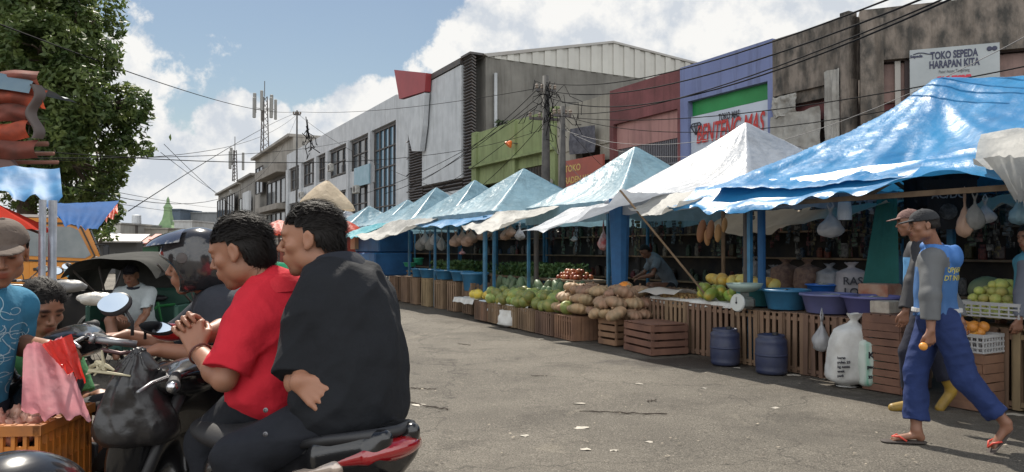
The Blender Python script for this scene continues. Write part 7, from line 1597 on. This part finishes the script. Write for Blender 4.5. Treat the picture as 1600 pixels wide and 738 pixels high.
# its mirrors stand where the photo shows them
for (px, py, d, lx, lab, tl) in ((180, 473, 2.60, .30, 'oval rear mirror with a bright sky reflection over the handlebar', -.3), (240, 512, 2.75, .10, 'second rear mirror catching the sun beside the hand', .35)):
    pass
def loc2(o, w): return Matrix.Rotation(-o.rotation_euler.z, 3, 'Z') @ (Vector(w) - o.location)
for (px, py, d, bx, by, rx, rz, rot) in ((180, 474, 2.62, 208, 524, .052, .040, .25), (246, 512, 2.75, 228, 530, .060, .024, -.1)):
    c_ = P(px, py, d); b_ = P(bx, by, d + .03); m_ = MB(); m_.tube([loc2(b2, b_), loc2(b2, b_ + Vector((0, 0, .05))), loc2(b2, c_ + Vector((rx * .7, .01, -rz * .7)))], .006, 7); mo = part(b2, 'mirror', m_, M_plast, smooth=True)
    fw = Vector((.05, -1, .42)).normalized(); x_ = Vector((1, 0, 0)); x_ = (x_ - fw * x_.dot(fw)).normalized(); y_ = fw.cross(x_); Mx = Matrix((x_, y_, fw)).transposed() @ Matrix.Rotation(rot, 3, 'Z')
    q = MB(); q.ell(c_ - fw * .010, (rx * 1.1, rz * 1.12, .02), 24, 10, rot=Mx); q.v = [tuple(loc2(b2, v)) for v in q.v]; q.build('mirror_shell', M_plast, mo, smooth=True)
    q = MB(); n = 28; q.add([c_ + fw * .0125 + Mx @ Vector((rx * .92 * math.cos(6.283 * k / n) * (1 + .12 * math.cos(12.566 * k / n)), rz * .9 * math.sin(6.283 * k / n), 0)) for k in range(n)], [tuple(range(n))]); q.v = [tuple(loc2(b2, v)) for v in q.v]; q.build('mirror_glass', M_mir, mo)
m_ = MB(); m_.ell((0, 0, 0), (.075, .05, .035), 20, 10); m_.v = [tuple(loc2(b2, Vector(v) + P(268, 519, 2.85))) for v in m_.v]; part(b2, 'red_cowl', m_, mat('fairing_red', (.45, .02, .02), .25, coat=.5), smooth=True)
m_ = MB(); m_.tube([loc2(b2, P(215, 538, 2.62)), loc2(b2, P(150, 530, 2.56))], .013, 10); m_.tube([loc2(b2, P(150, 530, 2.56)), loc2(b2, P(142, 529, 2.555))], .017, 10); part(b2, 'brake_grip', m_, M_alu, smooth=True)
m_ = MB(); m_.tube([loc2(b2, P(222, 548, 2.60)), loc2(b2, P(190, 552, 2.56)), loc2(b2, P(160, 546, 2.54))], .007, 8); part(b2, 'brake_lever', m_, mat('lever_dark', (.08, .04, .04), .4, metal=.4), smooth=True)
# black carrier bag on its handlebar
p0 = P(219, 550, 2.46); lo_, hi_ = V(p0) - V(.25, .16, .40), V(p0) + V(.25, .16, .06); v = Vol(lo_, hi_, .0042)
v.cone(V(p0) + V(0, 0, .0), V(p0) + V(-.005, 0, -.10), .030, .085, .03); v.ell(V(p0) + V(-.012, 0, -.205), (.124, .085, .11), None, .05); v.ell(V(p0) + V(-.015, 0, -.25), (.134, .09, .08), None, .04); v.cone(V(p0) + V(-.02, 0, -.05), V(p0) + V(-.085, 0, -.26), .035, .05, .05); v.cone(V(p0) + V(.01, 0, -.05), V(p0) + V(.075, 0, -.27), .03, .05, .05)
v.cut(V(p0) + V(0, 0, -.318), (0.08, 0, -1), .05)
def bf(X, Y, Z):
    dx, dz = X - p0[0], Z - p0[2]; a = np.arctan2(dx, -dz + .02); r = np.sqrt(dx * dx + dz * dz)
    return .010 * np.abs(np.sin(a * 9 + 5 * vnoise(X, Y, Z, 8))) * np.clip(1.3 - r * 3.2, .1, 1) + .012 * vnoise(X, Y, Z, 14) + .006 * vnoise(X, Y, Z, 35)
v.disp(bf); bo = vol_obj(v, 'carrier_bag', mat('bag_black_plastic', (.016, .015, .016), .33, bump=.5, bs=30, bdist=.006, spec=.6), None, p0); bo.location = p0; tag(bo, 'bulging black plastic carrier bag hanging from the helmet rider\'s handlebar', 'bag')
m_ = MB()
for k in range(9):
    a = random.gauss(0, .5); m_.tube([(-.09 + random.gauss(0, .01), -.02, -.02), (-.09 + .03 * math.cos(a * 3), -.03, -.03 - .02 * k / 9), (-.07 + random.gauss(0, .035), -.03, -.045 + random.gauss(0, .022))], [.004, .008, .003], 5)
tag(m_.build('flower_garland', mat('pale_petals', (.40, .36, .24), .7), loc=P(205, 553, 2.42)), 'small withered pale flowers tucked at the top of the black bag', 'flowers')
# piece of a parked motorbike at the bottom left corner
o = empty('parked_motorbike', (-1.02, 1.50, 0), 1.2); tag(o, 'dark motorbike fairing just showing at the bottom left corner', 'motorbike')
v = Vol((-.3, -.2, .6), (.3, .2, 1.05), .006); v.ell((0, 0, .88), (.16, .12, .10), None, .02); v.cone((0, 0, .88), (-.05, 0, .62), .09, .1, .05); vol_obj(v, 'fairing', M_gloss, o, (0, 0, 0)); c = MB(); c.tube([(0, 0, .62), (.1, 0, .35)], .05, 8); c.tube([(.12 + .27 * math.cos(a), 0, .30 + .27 * math.sin(a)) for a in np.linspace(0, 6.283, 33)[:-1]], .042, 8, closed=True); part(o, 'front_wheel', c, M_rub, smooth=True)
for i, s_ in enumerate((-.14, .14)): pass

# ---- row of motorbikes and bicycles parked at the left
g_ = 'motorbikes parked beyond the left stall'
pk1 = motorbike('parked dark motorbike with a plastic wrapped seat beside the truck', (-4.05, 5.9, 0), (-.5, .85), sc=1.0, h=.012, group=g_)
for (x, y, a, l) in ((-4.7, 6.5, 2.0, 'parked dark motorbike half hidden behind the steel poles'), (-3.5, 8.4, 1.2, 'parked dark motorbike behind the pedicab hood'), (-5.6, 7.8, 1.7, 'parked dark motorbike next to the truck wheel')):
    q = copy_tree(pk1); q.location = (x, y, 0); q.rotation_euler.z = a; q['label'] = l
m_ = MB(); m_.ell((0, 0, 0), (.15, .09, .05), 20, 10, fn=lambda q, a, t: 1 + .12 * math.sin(a * 5 + t * 3)); tag(m_.build('seat_cover', mat('crumpled_plastic', (.50, .48, .44), .35, bump=.8, bs=30), loc=P(152, 467, 5.9), smooth=True), 'crumpled pale plastic wrapped over the seat of the parked motorbike', 'cover')
m_ = MB(); m_.ell((0, 0, 0), (.15, .09, .05), 20, 10, fn=lambda q, a, t: 1 + .1 * math.sin(a * 4 + t * 3)); tag(m_.build('seat_cover', mat('grey_vinyl', (.20, .20, .20), .5), loc=P(107, 447, 6.1), smooth=True), 'grey saddle of the motorbike parked right of the steel poles', 'cover')
def bicycle_wheel(c, x, z, r, n=16, y=0.0):
    c.tube([(x + r * math.cos(a), y, z + r * math.sin(a)) for a in np.linspace(0, 6.283, 37)[:-1]], .022, 6, closed=True)
    for k in range(n): a = k * 6.283 / n; c.tube([(x, y, z), (x + r * math.cos(a), y, z + r * math.sin(a))], .003, 3)
# ---- pedicab
o = empty('pedicab', (-4.13, 8.15, -.0), 0); tag(o, 'black hooded pedicab with its driver resting in the passenger seat', 'pedicab'); M_hood = mat('hood_vinyl', (.025, .026, .024), .85, (.055, .054, .05), ns=3, bump=.5, bs=9, spec=.12)
c = MB(); c.box((0, .15, .36), (.95, .62, .10)); c.box((0, .42, .68), (.95, .10, .55), bev=.03); c.box((-.48, .15, .60), (.05, .62, .40), bev=.02); c.box((.48, .15, .60), (.05, .62, .40), bev=.02); part(o, 'seat_box', c, mat('pedicab_green', (.02, .07, .05), .6))
m_ = MB(); m_.grid(lambda u, v: Vector(((u - .5) * .98, -.62 + 1.25 * v, 1.27 + .07 * math.sin(v * 2.6) + .03 * math.sin(u * 3.14) + .02 * fn1(u * 5, v * 5, 1, 1) - (.16 * ((abs(u - .5) * 2) ** 6)))), 24, 18); hd = part(o, 'hood', m_, M_hood, smooth=True)
m_ = MB(); m_.grid(lambda u, v: Vector(((u - .5) * 1.15, .60 - .02 * v, .75 + .62 * v)), 12, 8); part(o, 'hood_back', m_, M_hood, smooth=True)
c = MB()
for s_ in (-1, 1): c = MB(); c.tube([(s_ * .50, .3, .75), (s_ * .47, -.55, 1.25)], .012, 6); c.tube([(s_ * .50, .3, .75), (s_ * .47, .0, 1.32)], .012, 6); c.tube([(s_ * .50, .3, .75), (s_ * .47, .6, 1.26)], .012, 6); part(o, 'hood_frame', c, M_steel)
for x in (-.58, .58): c = MB(); c.tube([(x, .1 + .33 * math.cos(a), .34 + .33 * math.sin(a)) for a in np.linspace(0, 6.283, 37)[:-1]], .022, 6, closed=True); [c.tube([(x, .1, .34), (x, .1 + .33 * math.cos(k * .393), .34 + .33 * math.sin(k * .393))], .003, 3) for k in range(16)]; part(o, 'wheel', c, M_rub)
c = MB(); c.tube([(0, .5, .35), (0, 1.3, .35), (0, 1.1, .95)], .02, 8); c.tube([(0, .5, .35), (0, 1.1, .75)], .02, 8); part(o, 'rear_frame', c, M_steel)
# second hood just behind and left
o = empty('pedicab', (-4.95, 9.4, 0), .1); tag(o, 'second pedicab with a long dark canopy behind the driver\'s one', 'pedicab')
m_ = MB(); m_.grid(lambda u, v: Vector(((u - .5) * 1.1, -.5 + 1.1 * v, 1.20 + .10 * math.sin(v * 3.1) - .14 * (1 - u) ** 6 - .30 * max(0, .12 - u) * 8 + .02 * fn1(u * 7, v * 4, 2, 1))), 30, 12); part(o, 'hood', m_, M_hood, smooth=True)
c = MB(); c.box((-.2, .1, .62), (1.0, .6, .5), bev=.05); part(o, 'seat_box', c, M_kio); c = MB()
for s_ in (-1, 1): c.tube([(s_ * .5, 0, .8), (s_ * .5, -.4, 1.24)], .012, 6); bicycle_wheel(c, s_ * .6, .34, .33, y=0)
part(o, 'frame', c, M_steel)
# bicycles' clutter between the pedicab and the helmet
bc = None
for k, (px, d, a) in enumerate(((262, 8.5, .4), (285, 9.2, 1.0), (250, 9.8, 2.2), (272, 10.5, .1))):
    p = P(px, 390, d)
    if bc is None:
        o = bc = empty('bicycle', (p.x, p.y, 0), a); c = MB(); c.tube([(-.5, 0, .34), (-.1, 0, .75), (.4, 0, .80), (.55, 0, .34)], .018, 6); c.tube([(-.1, 0, .80), (.0, 0, .3), (.4, 0, .75)], .018, 6); c.tube([(.4, 0, .78), (.36, 0, .98)], .015, 6); part(o, 'frame', c, mat('bike_green', (.03, .20, .06), .5))
        for x in (-.5, .55): c = MB(); bicycle_wheel(c, x, .34, .32); part(o, 'wheel', c, M_rub)
        c = MB(); c.tube([(.28, .28, .98), (.36, .1, 1.0), (.36, -.1, 1.0), (.28, -.28, .98)], .012, 6); part(o, 'handlebar', c, M_chr); c = MB(); c.ell((-.12, 0, .84), (.13, .08, .04), 14, 8); part(o, 'saddle', c, M_seat)
    else: o = copy_tree(bc); o.location = (p.x, p.y, 0); o.rotation_euler.z = a
    tag(o, 'old bicycle parked in the clutter behind the helmet rider', 'bicycle', 'bicycles behind the helmet rider')

# ---- orange truck
o = empty('truck', (-8.85, 14.4, 0), R(31)); o.scale = (.86, .9, 1.075); tag(o, 'orange light truck with its cab door and window behind the left stall', 'truck'); OG = mat('truck_orange', (.62, .24, .025), .35, (.55, .20, .02), ns=2, coat=.3)
# cab drawn as a side profile (x to the right = front of the truck), extruded in depth; the side with the door faces the camera
prof = [(-.95, .55), (.78, .55), (.86, .9), (.82, 1.15), (.55, 1.72), (.40, 1.83), (.15, 1.87), (-.95, 1.87)]
c = MB(); c.prism([(x, 0, z) for x, z in prof], (0, 1.6, 0)); part(o, 'cab', c, OG)
c = MB(); c.prism([(-.80, -.02, 1.20), (.50, -.02, 1.14), (.62, -.02, 1.20), (.36, -.02, 1.66), (.2, -.02, 1.72), (-.80, -.02, 1.72)], (0, .015, 0)); part(o, 'side_window', c, mat('truck_glass', (.16, .19, .20), .15, (.25, .27, .27), ns=2))
c = MB()
for a_, b_ in (((-.86, 1.12), (.56, 1.07)), ((.56, 1.07), (.70, 1.18)), ((.70, 1.18), (.42, 1.71)), ((.42, 1.71), (.2, 1.78)), ((.2, 1.78), (-.86, 1.78)), ((-.86, 1.78), (-.86, 1.12))): c.bar((a_[0], -.02, a_[1]), (b_[0], -.02, b_[1]), .035, .03)
part(o, 'window_frame', c, mat('truck_trim', (.04, .03, .02), .5))
c = MB(); c.box((-.12, -.012, .86), (.9, .02, .44), bev=.01); d_ = part(o, 'door', c, OG); c = MB(); c.box((-.42, -.035, .95), (.16, .03, .05), bev=.01); c.build('handle', M_plast, d_)
c = MB(); c.add([(.17 + .09 * x, -.031, .90 + .11 * z) for x, z in ((-.9, 1), (.9, 1), (.9, -.2), (.5, -.8), (0, -1), (-.5, -.8), (-.9, -.2))], [tuple(range(7))]); part(o, 'emblem', c, mat('emblem_teal', (.08, .25, .30), .5, (.4, .5, .5), ns=14, thr=(.45, .55)))
c = MB(); c.prism([(.60, .1, 1.66), (.80, .1, 1.24), (.83, .1, 1.25), (.63, .1, 1.67)], (0, 1.4, 0)); part(o, 'windscreen', c, M_pane); c = MB(); c.box((.92, -.12, 1.22), (.14, .10, .34), bev=.03); c.tube([(.70, 0, 1.4), (.92, -.1, 1.38)], .012, 6); part(o, 'door_mirror', c, M_plast)
c = MB(); c.box((-.4, .8, 1.91), (1.1, 1.4, .05)); part(o, 'roof_cover', c, mat('roof_cover_pale', (.5, .48, .46), .6))
c = MB(); c.box((-2.6, .8, .85), (3.2, 1.7, .5)); c.box((-2.6, .0, 1.35), (3.2, .06, .5)); c.box((-2.6, 1.6, 1.35), (3.2, .06, .5)); part(o, 'cargo_bed', c, mat('truck_bed', (.45, .18, .03), .6))
for x in (.35, -3.2): c = MB(); c.lathe([(.18, -.02), (.34, -.0), (.36, .04), (.36, .2), (.34, .24)], (x, -.0, .37), axis=(0, 1, 0), n=28); part(o, 'wheel', c, M_rub)
# ---- left foreground stall: poles, umbrella, tarpaulins
for px, d, l in ((66, 3.55, 'left'), (82, 3.6, 'right')):
    p = P(px, 390, d); c = MB(); c.tube([(0, 0, 0), (0, 0, 1.64)], .016 if l == 'left' else .019, 10); tag(c.build('steel_pole', mat('galvanised', (.30, .32, .36), .4, (.2, .21, .23), ns=12, metal=.5), loc=(p.x, p.y, 0), smooth=True), '%s steel pole of the pair under the red umbrella' % l, 'pole', 'steel poles of the left stall')
umbrella('market_umbrella', 'large orange red umbrella at the left edge over the young vendor', (-2.88, 3.5, 0), .60, 1.77, .22, mat('umbrella_red', (.55, .035, .015), .9, (.42, .03, .015), ns=2, transl=.4, spec=.08), n=8, seed=2, tilt=(-.06, 0))
drape('tarpaulin', 'bright blue rumpled tarpaulin above the red umbrella at the left', [P(-60, 262, 4.0), P(92, 262, 4.1), P(98, 312, 3.7), P(-60, 290, 3.6)], mat('tarp_blue_worn', (.05, .24, .48), .6, (.03, .15, .34), ns=3, bump=.6, bs=6, transl=.25, spec=.3, streak=.3), .02, seed=31, amp=.025)
drape('tarpaulin', 'darker blue tarpaulin sloping over the truck cab', [P(70, 318, 5.6), P(185, 312, 5.9), P(152, 358, 5.2), P(84, 336, 5.0)], mat('tarp_blue_deep', (.02, .12, .36), .8, (.015, .08, .25), ns=2, bump=.5, bs=6, transl=.3, spec=.15), .03, seed=32, amp=.03)
drape('tarpaulin', 'small red end of the tarpaulin beyond the truck cab', [P(160, 322, 6.2), P(184, 320, 6.3), P(184, 334, 6.1), P(150, 350, 6.0)], T_red, .01, seed=33, amp=.04)
# high awning of red striped sheet at the upper left
o = empty('rolled_awning', P(-10, 168, 5.0)); tag(o, 'red and brown folded awning with a dark blue top sheet high at the left edge', 'awning')
L0 = Vector(o.location)
for k in range(5):
    z = .20 - .098 * k; xr = .34 + .05 * math.sin(k * 1.7); m_ = MB(); m_.grid(lambda u, v, k=k, xr=xr, z=z: Vector((-.7 + (xr + .7) * u + .02 * fn1(v * 3, k, 0, 1), -.05 - .05 * math.sin(v * 3.1) - .05 * fn1(u * 5, v * 2 + k, 0, 1.3) - .012 * k, z - .125 * v + .05 * fn1(u * 4, k * 3.1, 0, 1.2) - .05 * u * (k - 2) / 3)), 30, 8); part(o, 'fold', m_, mat('awning_red' if k % 2 else 'awning_brown', (.50, .09, .04) if k % 2 else (.22, .06, .04), .75, (.20, .05, .03) if k % 2 else (.10, .04, .03), ns=6, transl=.3, bump=.5, bs=12), smooth=True)
m_ = MB(); m_.grid(lambda u, v: Vector((-.7 + 1.02 * u, -.1 + .5 * v, .34 - .18 * u ** 1.5 - .05 * v + .02 * fn1(u * 6, v * 6, 4, 1))), 20, 10); part(o, 'top_sheet', m_, mat('tarp_slate', (.06, .12, .18), .5, (.10, .16, .20), ns=3, bump=.5, bs=8), smooth=True)
m_ = MB(); m_.grid(lambda u, v: Vector((-.7 + 1.02 * u, -.1 - .04 * v, .34 - .18 * u ** 1.5 - (.19 - .1 * u) * v)), 20, 8); part(o, 'front_sheet', m_, mat('tarp_slate', (.06, .12, .18)), smooth=True)
m_ = MB(); m_.grid(lambda u, v: Vector((.30 + .08 * u + .03 * math.sin(v * 9), -.1 - .05 * math.sin(u * 3.1), .13 - .36 * v)), 6, 14); part(o, 'end_fold', m_, mat('awning_grey', (.07, .055, .05), .6), smooth=True)
for (a, b_, r_) in (((-.8, 0, -.26), (.36, 0, -.245), .018), ((-.8, .1, -.31), (.34, .1, -.30), .014), ((-.8, .05, -.37), (.40, .05, -.365), .014)): m_ = MB(); m_.tube([a, b_], r_, 7); part(o, 'batten', m_, mat('batten_brown', (.20, .09, .06), .7), smooth=True)
m_ = MB(); m_.box((.12, -.05, -.40), (.10, .05, .42), rot=Matrix.Rotation(-.75, 3, 'Y')); part(o, 'hanging_rag', m_, mat('rag_brown', (.14, .09, .08), .8))
# pink and red plastic sheet
def sheet(label, pts, m, seed, amp, nu=26, nv=26, name='plastic_sheet'): return drape(name, label, pts, m, .02, nu, nv, amp, seed, .02, cat='sheet')
PKM = mat('plastic_pink', (.90, .30, .36), .25, (.85, .42, .45), ns=3, transl=.55, bump=.4, bs=12, bdist=.02, alpha=.8); RDM = mat('plastic_red_sheet', (.75, .05, .035), .25, (.6, .03, .02), ns=3, transl=.45, bump=.4, bs=12, bdist=.02)
sheet('sheet of thin pink plastic held up beside the blue shirted vendor', [P(38, 540, 2.52), P(100, 528, 2.58), P(148, 648, 2.5), P(34, 640, 2.42)], PKM, 41, .03)
sheet('glossy red plastic sheet on top of the pink one', [P(66, 538, 2.50), P(112, 520, 2.6), P(138, 592, 2.56), P(96, 566, 2.5)], RDM, 42, .02)
# orange crate with meat
o = empty('plastic_crate', P(36, 640, 2.62) * 1, .08); o.location.z = .46; tag(o, 'worn orange plastic crate holding meat at the bottom left', 'crate'); OC = mat('crate_orange', (.50, .17, .025), .5, (.22, .085, .03), ns=6, thr=(.40, .68)); c = MB(); w_, d_, h_ = .30, .34, .36
for s_ in (-1, 1):
    c.box((0, s_ * d_ / 2, .10), (w_, .012, .20)); c.box((s_ * w_ / 2, 0, .10), (.012, d_, .20)); c.box((0, s_ * (d_ / 2 + .004), h_ - .02), (w_ + .03, .026, .035)); c.box((s_ * (w_ / 2 + .004), 0, h_ - .02), (.026, d_ + .034, .033)); c.box((0, s_ * d_ / 2, h_ - .09), (w_, .010, .03)); c.box((s_ * w_ / 2, 0, h_ - .09), (.010, d_, .03))
    for k in range(9): c.box((-w_ / 2 + w_ * k / 8, s_ * (d_ / 2 + .002), h_ / 2), (.012, .016, h_)); c.box((s_ * (w_ / 2 + .002), -d_ / 2 + d_ * k / 8, h_ / 2), (.016, .012, h_))
c.box((0, 0, .01), (w_, d_, .02)); part(o, 'crate_shell', c, OC)
co = MB(); w2 = tag(crate_mesh(.36, .44, .455, False, .1, 55).build('crate_stand', W2, loc=(o.location.x, o.location.y, 0), rz=.08), 'brown wooden crate standing under the orange plastic crate', 'crate')
mt = MB(); mt.ell((0, 0, 0), (.035, .022, .02), 12, 8, fn=lambda q, a, t: 1 + .2 * math.sin(a * 3 + t * 4)); mo = mt.build('meat_piece', mat('raw_meat', (.38, .14, .10), .35, (.50, .32, .24), ns=9), smooth=True); first = True
for k in range(60):
    q = mo if first else mo.copy()
    if not first: COL.objects.link(q)
    first = False; q.location = o.location + Vector((random.uniform(-.12, .12), random.uniform(-.14, .14), .29 + random.random() * .07)); q.rotation_euler = (random.random() * 3, random.random() * 3, random.random() * 3); tag(q, 'piece of pale raw meat in the orange crate', 'meat', 'meat pieces in the orange crate')

# ================================================================ LITTER ON THE ROAD
def gp(px, py): d = 1610 / (py - 390); return P(px, 390, d).xy
lit = [(905, 629, .05, 'flat white paper scrap in the middle of the road'), (908, 668, .055, 'larger white paper scrap nearer the camera'), (820, 682, .03, 'small pale stub of litter near the bottom'), (998, 598, .04, 'thin white scrap right of the middle of the road'), (915, 704, .05, 'torn cream scrap at the bottom middle'), (845, 529, .05, 'pale scrap of paper before the low crates'), (655, 632, .06, 'white scrap beside the motorbike tail'), (1012, 690, .03, 'small brown leaf scrap at the bottom right'), (1290, 590, .06, 'pale husk under the white sack'), (1240, 585, .07, 'heap of shredded husk by the drum'),
       (1420, 640, .05, 'crumpled scrap near the yellow boot'), (1580, 645, .08, 'crumpled off white plastic at the right edge'), (1210, 635, .04, 'tan scrap in the right middle of the road'), (1100, 605, .03, 'small white scrap right of the stain'), (1150, 574, .05, 'pale husk beside the left drum'), (960, 705, .03, 'thin curl of paper at the bottom')]
PAP = mat('paper_scrap', (.46, .43, .37), .8, (.4, .36, .3), ns=30)
for i, (px, py, r, l) in enumerate(lit):
    x, y = gp(px, py); n = 9; m_ = MB(); rr = [r * random.uniform(.5, 1.1) for _ in range(n)]; m_.add([(0, 0, .009)] + [(rr[k] * 1.2 * math.cos(6.283 * k / n), rr[k] * .8 * math.sin(6.283 * k / n), -.004 + .012 * random.random()) for k in range(n)], [(0, k + 1, (k + 1) % n + 1) for k in range(n)])
    tag(m_.build('litter_scrap', PAP, loc=(x, y, gh(x, y) + .002)), l, 'litter', 'scraps of litter on the road')
tw = [((642, 630), (700, 640), .010, 'long dark twig lying beside the motorbike tail'), ((905, 642), (1042, 647), .009, 'long thin dark twig across the middle of the road'), ((640, 606), (682, 608), .008, 'short dark twig left of the long one'), ((715, 537), (735, 539), .008, 'small stick far left on the road'), ((930, 534), (900, 530), .01, 'dark stick before the low crates'), ((830, 587), (855, 586), .006, 'faint thin stick in the middle distance'), ((1010, 626), (1025, 624), .008, 'bit of twig right of the long one')]
for a, b_, r, l in tw:
    pa, pb = gp(*a), gp(*b_); n = 13; pts = [Vector((pa.x + (pb.x - pa.x) * k / n, pa.y + (pb.y - pa.y) * k / n + random.gauss(0, .015), 0)) for k in range(n + 1)]; [setattr(q, 'z', gh(q.x, q.y) + r * .9 + .006 * random.random()) for q in pts]; o0 = pts[0].copy(); m_ = MB(); m_.tube([p - o0 for p in pts], [r * (.35 + .4 * random.random()) for _ in pts], 5); tag(m_.build('twig', mat('twig_dark', (.06, .045, .035), .9), loc=o0), l, 'twig', 'twigs on the road')
# wet dark stain with scraps
rg = random.Random(9); m_ = MB()
for k in range(650):
    px = rg.uniform(640, 1590); py = 495 + (rg.random() ** .7) * 235
    if rg.random() < .55: px = rg.uniform(1050, 1590); py = 565 + (px - 1050) * .09 + rg.gauss(0, 9)
    x, y = gp(px, max(py, 470)); X_, Y_ = inv(x, y)
    if X_ > 6.3 or X_ < 1: continue
    s_ = rg.uniform(.004, .012); a = rg.random() * 6.28
    m_.add([(x + s_ * 1.4 * math.cos(a + q), y + s_ * math.sin(a + q), gh(x, y) + .012 + .008 * rg.random()) for q in (0, 1.7, 3.2, 4.6)], [(0, 1, 2, 3)])
tag(m_.build('road_debris', mat('debris', (.30, .26, .20), .9, (.08, .065, .05), ns=3, thr=(.45, .55))), 'scattered chips, husks and leaf bits over the road before the stalls', 'debris', kind='stuff')
